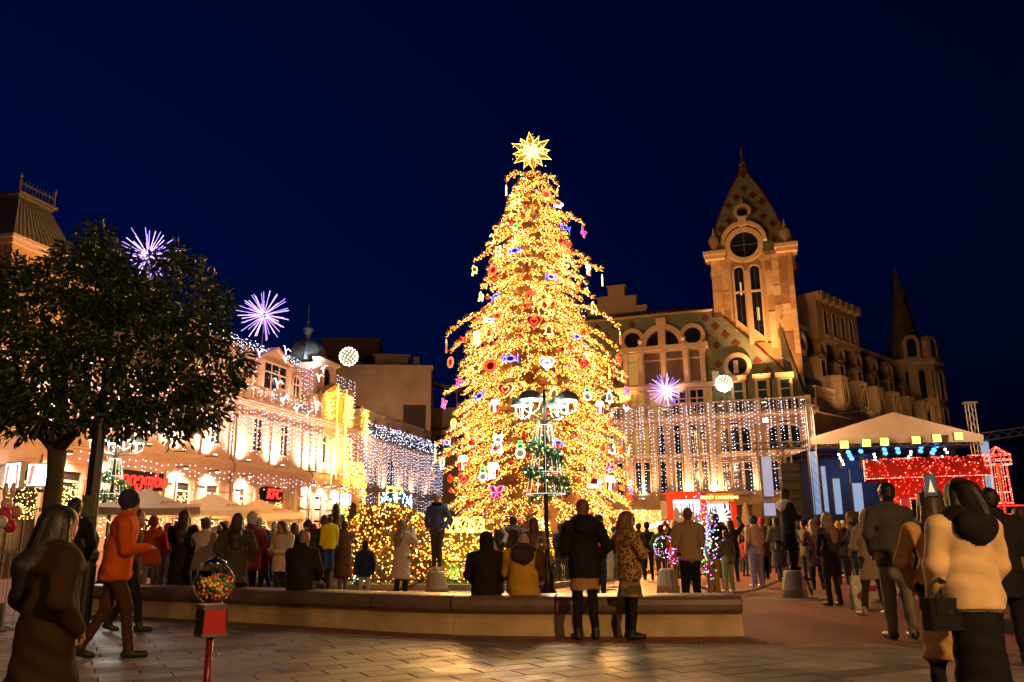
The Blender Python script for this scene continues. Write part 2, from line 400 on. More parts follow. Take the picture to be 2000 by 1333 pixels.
def led_ball(label, centre, rad, mast):
    t = thing('led_ball', label, 'light ball', centre, group='round white light balls on masts')
    m = EM('ball_led', (1, .97, .72), 6)
    MB().ball((0, 0, 0), rad*.93, 12).build('shell', M('ball_shell', (.45, .5, .35), .5), t, smooth=True)
    n = 90
    pts = [(math.sqrt(1-(1-2*(i+.5)/n)**2)*math.cos(i*2.39996)*rad, math.sqrt(1-(1-2*(i+.5)/n)**2)*math.sin(i*2.39996)*rad, (1-2*(i+.5)/n)*rad) for i in range(n)]
    bulbs('bulbs', pts, rad*.085, m, t)
    MB().tube([(0, 0, -rad*.9), (0, 0, -mast)], .035, 6).build('mast', M('mast_grey', (.15, .15, .15), .5), t)
    return t

# ================================================================ LEFT BUILDING (peach, two storeys, mansard, dome)
LB_O = (-14.4, 50, 0); LB_A = R(74.7)
LBx = Vector((math.cos(LB_A), math.sin(LB_A), 0)); LBy = Vector((-math.sin(LB_A), math.cos(LB_A), 0))
def LBw(u, y, z): return Vector(LB_O) + LBx*u + LBy*y + Vector((0, 0, z))
lb = thing('peach_building', 'long peach two-storey building with mansard roof, dome and light curtains, left of tree', 'building', LB_O, LB_A)
U0, U1 = -24, 11.9
MB().box(U0, U1, 0, 12, 0, 9.15).build('wall', stucco, lb)
# rusticated ground floor courses
for i in range(8): MB().box(U0, U1, -.05, .01, .35+i*.6, .35+i*.6+.52).build('rustic_course', stucco, lb)
def mould(z, steps, name, mat=trimL, u0=U0, u1=U1, par=None):
    b_ = MB()
    for (d, za, zb) in steps: b_.box(u0-d, u1+d, -d, .3, z+za, z+zb)
    return b_.build(name, mat, par or lb)
mould(5.2, [(.1, 0, .1), (.2, .103, .2), (.32, .203, .32), (.12, .323, .5)], 'string_course')
mould(8.95, [(.15, 0, .1), (.28, .103, .22), (.45, .223, .36)], 'cornice')
mould(8.3, [(.08, 0, .12)], 'frieze_band')
pil = [-19.5, -17.2, -14.6, -12.2, -9.7, -7.16, -4.09, -.53, 3.21, 5.1, 7.1, 11.4]
for u in pil:
    b_ = MB().box(u-.28, u+.28, -.13, .01, 5.72, 8.3).box(u-.36, u+.36, -.18, .012, 5.7, 5.95).box(u-.36, u+.36, -.2, .012, 8.05, 8.28)
    b_.build('pilaster', trimL, lb)
    b_ = MB()
    for k in range(6): b_.box(u-.34, u+.34, -.15, .0, .4+k*.75, .4+k*.75+.62)
    b_.build('rusticated_pier', trimL, lb)
glow = EM('wall_lamp_glass', (1, .86, .62), 22)
lampm = M('lamp_housing', (.12, .11, .1), .5, .5)
for i, u in enumerate(pil[1:-1]):
    f = MB().box(u-.1, u+.1, -.86, -.72, 5.62, 5.72).box(u-.02, u+.02, -.72, -.2, 5.64, 5.68).build('wall_lamp', lampm, lb)
    MB().box(u-.08, u+.08, -.84, -.74, 5.722, 5.74).build('lamp_glass', glow, f)
    lamp('uplight', (u, -.79, 5.8), 1100, (1, .66, .46), f, 'SPOT', .05, (R(180-24), 0, 0), 140, 1)
    if u in (-12.2, -.53): continue
    f = MB().box(u+.42, u+.6, -.68, -.54, 4.86, 5.0).box(u+.49, u+.53, -.54, -.04, 4.92, 4.96).build('wall_lamp', lampm, lb)
    MB().box(u+.44, u+.58, -.66, -.56, 4.84, 4.858).build('lamp_glass', glow, f)
    lamp('downlight', (u+.51, -.61, 4.8), 900, (1, .66, .46), f, 'SPOT', .05, (R(20), 0, 0), 140, 1)
for u in (-15.9, -13.4, -10.9, -8.5, -6.25, -2.25, .7, 5.65, 9.4): window(lb, u, 0, 6.45, .85, 1.9, cols=2, rows=(.7,))
shopg = M('shop_glass', (.03, .022, .012), .1, spec=.9)
for u in (-15.9, -8.65, -6.3, -3.75, 5.25): window(lb, u, -.05, 2.2, .95, 2.0, cols=1, rows=(.8,), gm=shopg)
# window garlands of gold lamps inside the ground floor windows
for u in (-15.9, -8.65, -6.3, -3.75):
    pts = np.stack([rng.uniform(u-.42, u+.42, 110), rng.uniform(-.11, -.09, 110), rng.uniform(2.3, 3.7, 110)], 1)
    bulbs('window_lights', pts, .024, ledg, lb)
# shop openings with signs
def shop(u, w, ztop, nm):
    d = thing_part = MB().prism([(-w/2, 0), (-w/2, ztop-.35)] + [(-w/2*math.cos(PI*i/10), ztop-.35+.35*math.sin(PI*i/10)) for i in range(1, 10)] + [(w/2, ztop-.35), (w/2, 0)], -.09, -.04).build('shop_opening', shopg, lb, (u, 0, 0))
    b_ = MB()
    for i in range(10):
        a0, a1 = PI*i/10, PI*(i+1)/10
        q = [(-w/2*math.cos(a0), ztop-.35+.35*math.sin(a0)), (-w/2*math.cos(a1), ztop-.35+.35*math.sin(a1)), (-(w/2+.3)*math.cos(a1), ztop-.35+.62*math.sin(a1)), (-(w/2+.3)*math.cos(a0), ztop-.35+.62*math.sin(a0))]
        b_.prism(q, -.22, -.02)
    b_.box(-w/2-.3, -w/2, -.22, -.02, 0, ztop-.35).box(w/2, w/2+.3, -.22, -.02, 0, ztop-.35)
    b_.build('shop_frame', trimL, d)
    for x in (-w/6, w/6): MB().box(x-.03, x+.03, -.13, -.091, 0, ztop-.1).build('mullion', lampm, d)
    MB().box(-w/2, w/2, -.12, -.091, 2.55, 2.63).build('transom', lampm, d)
    pts = np.stack([rng.uniform(-w/2+.1, w/2-.1, 260), rng.uniform(-.13, -.1, 260), rng.uniform(2.2, 3.7, 260)], 1)
    bulbs('window_lights', pts, .018, ledg, d)
    return d
s1 = shop(-.57, 2.9, 4.55, 'a'); s2 = shop(-12.0, 2.7, 4.35, 'b'); s3 = shop(-18.4, 2.2, 4.1, 'c')
redneon = EM('red_sign_light', (1, .045, .03), 1.7, base=(.12, .006, .005))
# lettering of the two shops
for s, size, u, z, body, sh in [(s1, .85, -.57, 4.02, 'KFC', .18), (s2, .84, -12.0, 4.1, 'ქეიეფსი', .18)]:
    me = text_mesh(body, size, .05, 'sign_letters', sh); me.materials.clear(); me.materials.append(redneon)
    sg = put(me, 'shop_sign', None, LBw(u, -.36, z), rot=(R(90), 0, LB_A))
    tag(sg, 'red glowing letters KFC over the shop door' if s is s1 else 'red glowing Georgian letters over the shop entrance by the lit lamp post', 'shop sign')
    MB().box(-size*.95 if s is s1 else -1.6, size*.95 if s is s1 else 1.6, -size*.5, size*.5, -.1, -.06).build('sign_board', M('sign_board', (.02, .003, .003), .6), sg)
    lamp('sign_glow', (0, 0, .5), 3, (1, .08, .04), sg, r=.01)
def lightbox(label, loc, rz, k=1.0):
    t = thing('lightbox_sign', label, 'sign', loc, rz)
    MB().box(-.48*k, .48*k, .0, .16*k, -.46*k, .46*k).build('case', lampm, t)
    MB().box(-.44*k, .44*k, -.012, -.001, -.42*k, .42*k).build('face', EM('lightbox_white', (.95, .97, 1), 2.6), t)
    for s in (-1, 1): MB().prism([(s*.2*k, .36*k), (s*.34*k, .36*k), (s*.40*k, -.36*k), (s*.28*k, -.36*k)], -.02, -.013).build('stripe', EM('lightbox_red', (.85, .02, .02), .9), t)
    lamp('box_glow', (0, -.4, 0), 12, (.95, .97, 1), t, r=.01)
lightbox('white square lightbox sign with two red stripes left of the leafy tree', LBw(-18.33, -.9, 3.87), R(12))
lightbox('white lightbox sign with red stripes cut by the left picture edge', LBw(-19.6, -.9, 3.75), R(-30), 1.1)
lightbox('small white lightbox sign with red stripes beside the yellow archway', LBw(7.85, -.8, 4.1), R(40), .9)
# archway at the corner
MB().prism([(8.6, 0)] + [(10.2-1.3*math.cos(PI*i/10), 2.75+1.3*math.sin(PI*i/10)) for i in range(11)] + [(11.5, 0)], -.055, -.052).build('archway', M('dark_passage', (.05, .03, .015), .9), lb)
b_ = MB()
for i in range(10):
    a0, a1 = PI*i/10, PI*(i+1)/10
    b_.prism([(10.2-r_*math.cos(a), 2.75+r_*math.sin(a)) for r_, a in ((1.3, a0), (1.3, a1), (1.62, a1), (1.62, a0))], -.2, -.03)
b_.build('arch_trim', trimL, lb)
for u in (-4.79, 3.88): MB().tube([(u, -.5, 9.0), (u, -.12, 8.7), (u, -.12, 5.8), (u, -.4, 5.5), (u, -.4, 5.1), (u, -.22, 4.9), (u, -.22, .1)], .06, 6).build('drainpipe', M('zinc_pipe', (.3, .22, .17), .4, .5), lb)
# balustrade
bm = bal_mesh(.72, trimL)
for a, c in [(-9.5, -4.2), (-4.0, -.55), (-.35, 3.15), (8.5, 11.0)]:
    MB().box(a, c, -.36, -.12, 10.06, 10.2).build('balustrade_rail', trimL, lb); MB().box(a, c, -.36, -.1, 9.314, 9.4).build('balustrade_plinth', trimL, lb)
    n = int((c-a)/.24)
    for i in range(n): put(bm, 'baluster', lb, (a+(i+.5)*(c-a)/n, -.24, 9.37))
for u in (-4.1, -.45, 3.25, 4.7, 8.4, 11.1):
    MB().box(u-.2, u+.2, -.46, -.02, 9.316, 10.28).box(u-.27, u+.27, -.52, .02, 10.284, 10.4).lathe([(.1, 10.4), (.06, 10.5), (.2, 10.75), (.16, 10.95), (.05, 11.05), (.07, 11.12), (.01, 11.2)], 8, (u, -.24)).build('pedestal_urn', trimL, lb)
# mansard
slate = M('violet_slate', (.2, .165, .19), .5, var=.25, scale=9, bump=.5, bscale=18)
def mansard(u0, u1, z0, z1, y0, lean, par, mat=slate, name='mansard_roof'):
    return MB().add([(u0, y0, z0), (u1, y0, z0), (u1, 11, z0), (u0, 11, z0), (u0+.4, y0+lean, z1), (u1-.4, y0+lean, z1), (u1-.4, 10, z1), (u0+.4, 10, z1)],
             [(0, 1, 5, 4), (1, 2, 6, 5), (2, 3, 7, 6), (3, 0, 4, 7), (4, 5, 6, 7)]).build(name, mat, par)
mr = mansard(U0, 6.2, 9.15, 13.1, 1.2, 1.3, lb); mr2 = mansard(8.9, 12.6, 9.15, 13.3, 1.2, 1.3, lb)
MB().box(U0, 6, 2.3, 2.75, 13.1, 13.3).build('roof_edge', trimL, lb)
crest = MB().box(-.015, .015, -.015, .015, 0, .55).box(-.09, .09, -.012, .012, .3, .34).mesh('crest_bar', M('crest_iron', (.08, .07, .09), .5))
for i in range(52): put(crest, 'crest_bar', lb, (-9.5+i*.29, 2.5, 13.3))
MB().box(-9.6, 5.8, 2.48, 2.52, 13.65, 13.69).build('crest_rail', MATS['crest_iron'], lb)
# dormers: wide gable with three-light window, arched dormers
for cu, in ((.75,), (-7.6,)):
    g = MB().prism([(-1.75, 0), (-1.75, 3.1), (-1.5, 3.2), (-.9, 3.55), (0, 4.0), (.9, 3.55), (1.5, 3.2), (1.75, 3.1), (1.75, 0)], .9, 3).build('dormer', stucco, lb, (cu, 0, 9.2))
    window(g, 0, .9, 1.25, 2.6, 1.75, cols=3, rows=(.68,))
    b_ = MB()
    for s in (-1, 1): b_.box(s*1.55-.14, s*1.55+.14, .72, .9, 0, 3.1)
    b_.build('dormer_pilaster', trimL, g); MB().prism([(-1.85, 3.1), (0, 4.05), (1.85, 3.1), (1.85, 3.22), (0, 4.2), (-1.85, 3.22)], .7, 1.5).build('dormer_cap', trimL, g)
for cu in (3.35, -4.3, -2.2, 11.25):
    g = MB().prism([(-.75, 0), (-.75, 2.75)] + [(-.75*math.cos(PI*i/8), 2.75+.55*math.sin(PI*i/8)) for i in range(1, 8)] + [(.75, 2.75), (.75, 0)], .9, 3).build('dormer', stucco, lb, (cu, 0, 9.2))
    window(g, 0, .9, 1.25, .8, 1.55, True, 2, (.62,))
for u in (-8.6, -6.6, -5.2, -3.2, -1.3, .75, 2.4, 4.4, 9.6, 11.8):  # lamps added behind the balustrade to brighten dormers and mansard
    f = MB().box(u-.08, u+.08, -.02, .14, 9.32, 9.46).build('wall_lamp', lampm, lb); MB().box(u-.06, u+.06, .0, .12, 9.462, 9.475).build('lamp_glass', glow, f)
    lamp('dormer_fill_light', (u, .05, 9.6), 260, (1, .62, .42), f, 'SPOT', .05, aim((0, .35, 1)), 140, 1)
# centre bay: turret block with dome
tb = MB().box(6.15, 8.9, .9, 4.2, 9.2, 13.6).build('turret', stucco, lb)
mould(13.6, [(.1, 0, .12), (.25, .123, .3)], 'turret_cornice', u0=6.15, u1=8.9).location.y = .9
window(lb, 7.5, .9, 11.9, .9, 1.4, True, 1, ())
gold_wall = M('ochre_panel', (.56, .33, .12), .75, bump=.2)
MB().prism([(5.3, 9.32), (5.3, 11.1), (5.9, 11.5), (7.4, 12.2), (8.6, 11.6), (8.9, 11.1), (8.9, 9.32)], -.1, .6).build('bay_gable', gold_wall, lb)
dm = M('dome_zinc', (.24, .29, .29), .35, .6, var=.2, scale=3)
dome = thing('dome', '', '', (0, 0, 0)); dome.parent = lb; dome.location = (7.55, 2.6, 13.9); dome.scale = (.64, .64, .64)
for k in ('label', 'category'): del dome[k]
prof = [(1.95, 0), (2.1, .35), (2.12, .8), (2.0, 1.3), (1.7, 1.8), (1.2, 2.25), (.7, 2.5), (.4, 2.7)]
MB().lathe(prof, 8, a0=PI/8).build('dome_shell', dm, dome)
rib = M('dome_rib', (.10, .09, .10), .4, .5)
for i in range(8):
    a = 2*PI*i/8+PI/8; MB().tube([(r_*1.01*math.cos(a), r_*1.01*math.sin(a), z) for r_, z in prof], .06, 5).build('dome_rib', rib, dome)
for i in range(8):       # lattice on each face
    b_ = MB(); a0 = 2*PI*i/8+PI/8; a1 = a0+2*PI/8
    def onface(s, t):
        k = t*(len(prof)-2.01); j = int(k); f = k-j; r_ = prof[j][0]*(1-f)+prof[j+1][0]*f; z = prof[j][1]*(1-f)+prof[j+1][1]*f
        p = Vector((math.cos(a0)*(1-s)+math.cos(a1)*s, math.sin(a0)*(1-s)+math.sin(a1)*s, 0))*r_*1.012; p.z = z; return p
    for d in range(-6, 7):
        for sg_ in (1, -1):
            pts = [onface(s, t) for s, t in [((d/6+sg_*q/8) , q/8) for q in range(9)] if 0 <= s <= 1]
            if len(pts) > 1: b_.tube(pts, .022, 3)
    b_.build('lattice', rib, dome)
MB().lathe([(.5, 2.55), (.32, 2.9), (.3, 3.2), (.62, 3.75), (.66, 3.95), (.2, 4.1), (.12, 4.6), (.2, 4.8), (.07, 5.0), (.04, 6.0), (.1, 6.2), (.02, 7.2)], 10).build('lantern_finial', rib, dome)
lamp('dome_flood', (5.2, .3, 13.5), 500, (.75, .95, 1), lb, 'SPOT', .1, aim((2.2, 2.2, 1.2)), 80, .5)
# left corner pavilion with steep roof
tw = thing('corner_pavilion', '', ''); tw.parent = lb; tw.location = (-19.2, 0, 0)
for k in ('label', 'category'): del tw[k]
MB().box(-1.2, 2.4, -.25, 3.6, 9.2, 12.75).build('pavilion_wall', M('apricot_wall', (.62, .36, .18), .8, bump=.1), tw)
MB().box(-1.3, 2.5, -.35, 3.7, 12.75, 12.95).box(-1.4, 2.6, -.45, 3.8, 12.954, 13.1).build('pavilion_cornice', trimL, tw)
zinc = M('ribbed_zinc', (.22, .19, .17), .45, .3, var=.2, scale=4)
z0, z1 = 13.1, 15.2
MB().add([(-1.1, -.1, z0), (2.3, -.1, z0), (2.3, 3.4, z0), (-1.1, 3.4, z0), (-.25, .85, z1), (1.35, .85, z1), (1.35, 2.5, z1), (-.25, 2.5, z1)], [(0, 1, 5, 4), (1, 2, 6, 5), (2, 3, 7, 6), (3, 0, 4, 7), (4, 5, 6, 7)]).build('steep_roof', zinc, tw)
for i in range(15):
    s = i/14; MB().tube([(-1.1+3.4*s, -.12, z0), (-.25+1.6*s, .83, z1)], .022, 4).build('roof_seam', zinc, tw)
MB().box(-.35, 1.45, .72, 2.6, z1, z1+.1).box(-.45, 1.55, .6, 2.7, z1+.102, z1+.22).build('roof_crown', zinc, tw)
for i in range(10):
    for yy in (.75, 2.5): put(crest, 'crest_bar', tw, (-.25+i*.175, yy, z1+.22), sc=(.8, .8, 1.1))
for x in (-.35, 1.45): MB().lathe([(.04, z1+.22), (.04, z1+.85), (.07, z1+.9), (.01, z1+1.1)], 6, (x, .75)).build('crest_post', zinc, tw)
for yy in (.75, 2.5): MB().box(-.35, 1.45, yy-.012, yy+.012, z1+.62, z1+.65).build('crest_rail', zinc, tw)
lamp('pavilion_flood', (-14.5, -1.2, 9.6), 420, (1, .6, .28), lb, 'SPOT', .1, aim((-4.5, 1.2, 3)), 80, .6)

# the second, plainer wing that runs on behind
w2 = thing('rear_wing', 'plain long wing with dormers under light curtains, behind the peach corner', 'building', LBw(11.95, .35, 0), LB_A)
wingst = M('dusky_stucco', (.42, .30, .24), .8, var=.1, bump=.2, bscale=14)
MB().box(0, 18, 0, 9, 0, 9.0).build('wall', wingst, w2)
MB().box(-.01, 18, -.25, .2, 8.7, 9.1).build('cornice', wingst, w2); MB().box(0, 18, -.12, .1, 4.9, 5.1).build('string_course', wingst, w2)
for u in (1.1, 2.9, 9.3, 11.0, 13.2, 15.2): window(w2, u, 0, 5.5, .6, 1.9, cols=2, rows=(.7,), fm=wingst)
window(w2, 5.8, 0, 5.6, 1.5, 2.2, True, 2, (.55,), fm=wingst)
for u in (4.3, 7.3, 12.1): MB().box(u-.25, u+.25, -.12, .0, 5.1, 8.7).build('pilaster', wingst, w2)
MB().box(.2, 6.5, -.04, .0, .1, 3.7).build('dark_shopfront', M('dark_front', (.03, .03, .05), .3), w2)
whitefr = M('pale_shopfront', (.5, .45, .38), .6)
MB().box(7.0, 10, -.05, -.002, .1, 3.4).build('lit_shopfront', EM('lit_shop', (1, .74, .4), 1.1), w2)
for u in np.linspace(7, 10, 9): MB().box(u-.04, u+.04, -.1, -.051, .1, 3.4).build('mullion', whitefr, w2)
MB().add([(0, 1.6, 9.0), (18, 1.6, 9.0), (18, 9, 9.0), (0, 9, 9.0), (0, 2.6, 12.2), (18, 2.6, 12.2), (18, 8, 12.2), (0, 8, 12.2)], [(0, 1, 5, 4), (1, 2, 6, 5), (2, 3, 7, 6), (3, 0, 4, 7), (4, 5, 6, 7)]).build('roof', slate, w2)
for a, c in ((2.9, 6.3), (7.0, 9.7), (10.8, 14.8), (16.0, 17.9)):
    d = MB().box(a, c, 1.2, 4, 9.5, 11.35).box(a-.12, c+.12, 1.05, 4.1, 11.354, 11.6).build('dormer', M('dormer_cream', (.55, .38, .22), .8), w2)
    for u in ((a*.7+c*.3), (a*.3+c*.7)): window(d, u, 1.2, 9.9, .5, 1.1, False, 2, (), fm=wingst, sill=False, sur=.06)
lamp('dormer_light', (-1, -2.2, 8.4), 1500, (1, .66, .34), w2, 'SPOT', .1, aim((9, 3.6, 2.4)), 90, .6)
f = MB().box(17.2, 17.6, 6.8, 7.2, 12.2, 12.5).build('block_fill_lamp', lampm, w2); lamp('flood', (17.4, 7, 12.8), 2300, (1, .5, .25), f, 'SPOT', .1, aim((1, .12, .12)), 120, 1)  # hidden flood added to brighten the concrete house
for u in (1.0, 4.3, 7.3, 10.2, 13.5):  # wash lamps added to warm the rear wing facade
    f = MB().box(u-.1, u+.1, -.8, -.66, 5.1, 5.2).box(u-.02, u+.02, -.66, -.12, 5.13, 5.17).build('wall_lamp', lampm, w2); lamp('uplight', (u, -.73, 5.3), 330, (1, .6, .42), f, 'SPOT', .05, (R(180-24), 0, 0), 140, 1)
# planter hedge with lights on the terrace edge
hp = rng.uniform((0.4, -.35, 9.12), (17, .35, 10.0), (2600, 3)); hedge = tag(put(leaf_mesh('terrace_hedge', hp, rng.normal(size=(2600, 3))+[0, 0, .4], .2, .07, M('hedge_leaf', (.03, .05, .03), .6)), 'terrace_hedge', None, w2.location, LB_A, 'stuff'), 'dark lit hedge along the roof terrace of the rear wing', 'hedge')
bulbs('hedge_lights', rng.uniform((.4, -.42, 9.15), (17, .2, 10.25), (520, 3)), .032, [ledw, ledv], hedge, mi=rng.integers(0, 2, 520))

# light curtains
def curtain(label, spans, org, ang, seedv, out=-.55, dens=.27, minl=.5):
    t = thing('light_curtain', label, 'light curtain', org, ang)
    random.seed(seedv)
    for (ua, ub, zt, la, lb_, o_, dens_) in spans:
        pool = [strand_mesh(random.uniform(la, lb_)) for _ in range(12)]
        n = int((ub-ua)/dens_)
        for i in range(n): put(random.choice(pool), 'strand', t, (ua+(i+random.random()*.8)*(ub-ua)/n, o_, zt-random.uniform(0, .3)), sc=(random.choice((-1, 1)), 1, 1), kind='stuff')
    return t
curtain('white dotted light strings hanging down the peach building facade', [(-22, 5, 8.95, 1.9, 3.2, -.52, .29), (8, 11.8, 8.95, 2, 3.3, -.52, .29), (-16, 11.8, 5.15, .4, 1.3, -.4, .4), (-9.5, 4.6, 10.2, .6, .95, -.5, .34), (-9.5, 6, 13.2, 1.6, 3.2, 1.0, .3), (9, 12.5, 13.3, 2.0, 3.4, 1.0, .3), (-9.5, 5.8, 13.9, .25, .5, 2.3, .2)], LB_O, LB_A, 5)
curtain('dense white light strings over the rear wing facade', [(.1, 17.5, 9.0, 3.0, 4.3, -.32, .26), (.1, 17.5, 4.9, .5, 1.2, -.2, .4)], w2.location, LB_A, 6)
# gold star drops and drapes on the centre bay
ledgs = EM('gold_led_dense', (1.0, .55, .06), 9)
for i, (u, z, L_) in enumerate([(6.2, 11.3, 3.2), (7.5, 11.1, 3.4), (6.4, 8.4, 3.0), (7.6, 8.3, 3.1), (5.7, 6.0, 1.0)]):
    t = thing('star_light_drop', ['gold star with falling light tail, upper left on the ochre bay', 'gold star with falling light tail, upper right on the ochre bay', 'gold star with light tail below the balcony, left one', 'gold star with light tail below the balcony, right one', 'small low gold star with short tail on the corner bay'][i], 'star light', LBw(u, -.75, z), LB_A, 'gold star drops')
    b_ = MB()
    for k in range(8):
        a = PI*k/4; r_ = .62 if k % 2 == 0 else .38
        b_.tube([(0, 0, 0), (r_*math.cos(a), 0, r_*math.sin(a))], .035, 4)
    b_.build('star', EM('star_gold', (1, .66, .13), 3), t)
    for x in (-.1, .1): MB().tube([(x, 0, -.3), (x*.3, 0, -L_)], .025, 4).build('tail', EM('tail_gold', (1, .6, .1), 2.5), t)
    lamp('star_glow', (0, -.4, -.6), 90, (1, .6, .12), t, r=.01)
pts = np.concatenate([rng.uniform((a, -.7, z0_), (c, -.3, z1_), (n_, 3)) for a, c, z0_, z1_, n_ in [(5.2, 6.0, 9.4, 11.2, 160), (7.9, 8.9, 9.2, 11.4, 260), (8.3, 8.9, 5.6, 8.4, 160), (10.8, 11.6, 8.8, 10.8, 180), (8.2, 8.7, 2.6, 6.2, 150), (9.2, 10.8, 5.0, 6.8, 160), (11.0, 11.4, 3.6, 6.4, 100)]])
gd = thing('gold_light_drape', 'yellow light drapes hung round the ochre corner bay', 'light drape', LB_O, LB_A); bulbs('bulbs', pts, .04, ledgs, gd)
# white bird lights
bird_m = EM('bird_white', (.92, .95, 1), 3.5)
for i, (x, y, s, rr) in enumerate([(506, 690, 1.0, .3), (558, 685, .9, -.2), (557, 702, .9, .2), (541, 750, 1.2, -.1), (553, 782, 1.0, .5), (579, 800, 1.1, .3), (616, 787, 1.0, -.4), (622, 738, 1.1, .1), (631, 722, 1.0, .5), (600, 812, .7, .9)]):
    d = ray(x, y); n_ = LBy; t_ = ((LBw(0, -.8, 0)-Vector((0, 0, CAM_H))).dot(n_))/d.dot(n_); p = Vector((0, 0, CAM_H))+d*t_
    nm = ['leftmost glowing white bird under the purple burst', 'glowing white bird at the left roof edge above its twin', 'glowing white bird at the left roof edge below its twin', 'glowing white bird on the pedestal urn', 'glowing white bird on balustrade with raised wings', 'lowest big glowing white bird, hanging from the balustrade', 'glowing white bird beside the gold stars', 'glowing white bird low on the dome turret', 'glowing white bird high on the dome turret', 'tiny glowing white bird at the cornice lamp'][i]
    t = thing('bird_light', nm, 'bird light', p, LB_A, 'white bird lights', )
    b_ = MB(); k = .45*s
    for sg_ in (1, -1): b_.tube([(0, 0, -.1*k), (sg_*k*.5, -.05, k*(.45+rr*.5*sg_)), (sg_*k*1.15, -.1, k*(.25+rr*sg_))], [.05*k, .07*k, .02*k], 5)
    b_.tube([(-.1*k, 0, .15*k), (0, 0, -.1*k), (.25*k, 0, -.55*k)], [.03*k, .08*k, .03*k], 5)
    b_.build('bird', bird_m, t)
firework('purple spoked light burst on the mansard of the peach building', LBw(-.9, .9, 15.1), 1.75, 56, 3)
firework('purple spoked light burst half hidden behind the leafy tree crown', atY(290, 500, 43), 1.75, 56, 4)
p = atY(681, 697, 66); led_ball('round white light ball on a mast beside the dome', p, .75, p.z-9)
# grey houses behind
for nm, lab, X0, X1, D, yt, dd, colr in [('concrete_block', 'bare concrete house with flat roof behind the rear wing', 650, 842, 92, 722, 14, (.5, .38, .29)), ('brown_block', 'dark brown apartment block with round window behind the dome', 632, 740, 112, 668, 16, (.26, .15, .11))]:
    p0 = atY(X0, yt, D); p1 = atY(X1, yt, D); t = thing(nm, lab, 'house', ((p0.x+p1.x)/2, D, 0), R(6)); w = (p1.x-p0.x)/2; h = (p0.z+p1.z)/2
    m = M(nm+'_wall', colr, .9, var=.2, scale=.5, bump=.2, bscale=4)
    MB().box(-w, w, 0, dd, 0, h).build('wall', m, t); MB().box(-w-.2, w+.2, -.3, dd, h, h+.5).build('roof_slab', m, t)
    if nm == 'concrete_block':
        MB().box(-w*.2, w*.5, 5, 13, h+.5, h+2.6).build('penthouse', m, t); MB().box(-w*.25, w*.55, 4.7, 13.2, h+2.6, h+2.9).build('penthouse_roof', m, t)
        for k in range(4): window(t, -w*.6+k*w*.42, 0, h*.45, 1.3, 1.9, fm=m)
        MB().box(w*.45, w*.9, -.05, -.002, h*.66, h*.8).build('dark_opening', M('dark_vent', (.05, .04, .03)), t); MB().box(-w-.1, w+.1, -.5, -.001, h*.58, h*.6).build('ledge', m, t)
        MB().box(w*.62, w*.75, 3, 5, h+.5, h+2.2).build('chimney', m, t); MB().box(-w, w, -.15, 0, h*.82, h*.84).build('ledge', m, t)
        for k in range(3): MB().box(-w*.2+k*2.2, -w*.2+k*2.2+.7, -.03, 0, h*.66, h*.69).build('vent', M('dark_vent', (.05, .04, .03)), t)
    else:
        for x in (-.75, -.1): window(t, w*x, 0, h-5, 1.6, 2.2, True, 2, (), fm=m)
        MB().lathe([(.8, 0), (.8, .05)], 12).build('round_window', glass, t, (w*.6, -.06, h-3)).rotation_euler = (R(90), 0, 0)
p0 = atY(842, 730, 96); t = thing('side_house', 'dark side house with open loft and awning left of tree', 'house', (p0.x, 96, 0), R(-20))
MB().box(0, 9, 0, 9, 0, 16.5).build('wall', M('side_wall', (.22, .17, .14), .9), t); MB().add([(-.3, -.5, 20), (9.5, -.5, 16.6), (9.5, 9, 16.6), (-.3, 9, 20), (-.3, -.5, 19.6), (9.5, -.5, 16.2), (9.5, 9, 16.2), (-.3, 9, 19.6)], [(0, 1, 2, 3), (4, 7, 6, 5), (0, 4, 5, 1), (1, 5, 6, 2), (2, 6, 7, 3), (3, 7, 4, 0)]).build('roof', M('side_roof', (.09, .07, .07), .8), t)
for k in range(4): MB().box(.2+k*1.6, .35+k*1.6, -.2, 0, 16.5, 19.4-k*.55).build('loft_post', M('side_wall', (.2, .2, .2)), t)
for k in range(3): window(t, 1.5+k*2.6, 0, 11.5, 1.4, 1.8, fm=MATS['side_wall'])
MB().box(-.6, 9, -1.6, 0, 13.9, 14.05).build('awning', M('awning_dark', (.06, .04, .05), .8), t)
# ================================================================ RIGHT BUILDING with the tower
RB_O = Vector((14.425, 60.0, 0)); RB_A = R(-19)
RBx = Vector((math.cos(RB_A), math.sin(RB_A), 0)); RBy = Vector((-math.sin(RB_A), math.cos(RB_A), 0))
def RBw(u, y, z): return RB_O + RBx*u + RBy*y + Vector((0, 0, z))
rb = thing('tower_building', 'stone corner building with green diamond roof and pointed tower, right of tree', 'building', RB_O, RB_A)
lime = M('warm_limestone', (.50, .33, .19), .8, var=.16, scale=1.5, bump=.3, bscale=10)
lime2 = M('pale_limestone', (.56, .39, .25), .75, var=.12, scale=2, bump=.2, bscale=14)
green = M('green_tile', (.17, .185, .125), .6, var=.16, scale=1.5, bump=.15, bscale=30)
redt = M('red_tile', (.13, .026, .018), .6, var=.15)
A0, A1 = -15, 7.3
MB().box(A0, A1, 0, 9, 3.7, 10.0).build('wall', lime, rb)
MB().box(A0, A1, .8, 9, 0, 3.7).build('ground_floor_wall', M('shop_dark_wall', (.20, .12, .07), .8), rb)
def mouldr(z, steps, name, u0=A0, u1=A1, mat=lime2):
    b_ = MB()
    for (d, za, zb) in steps: b_.box(u0-d, u1+d, -d, .5, z+za, z+zb)
    return b_.build(name, mat, rb)
mouldr(3.55, [(.3, 0, .3), (.2, .303, .42)], 'string_course'); mouldr(9.75, [(.15, 0, .15), (.35, .153, .32)], 'cornice')
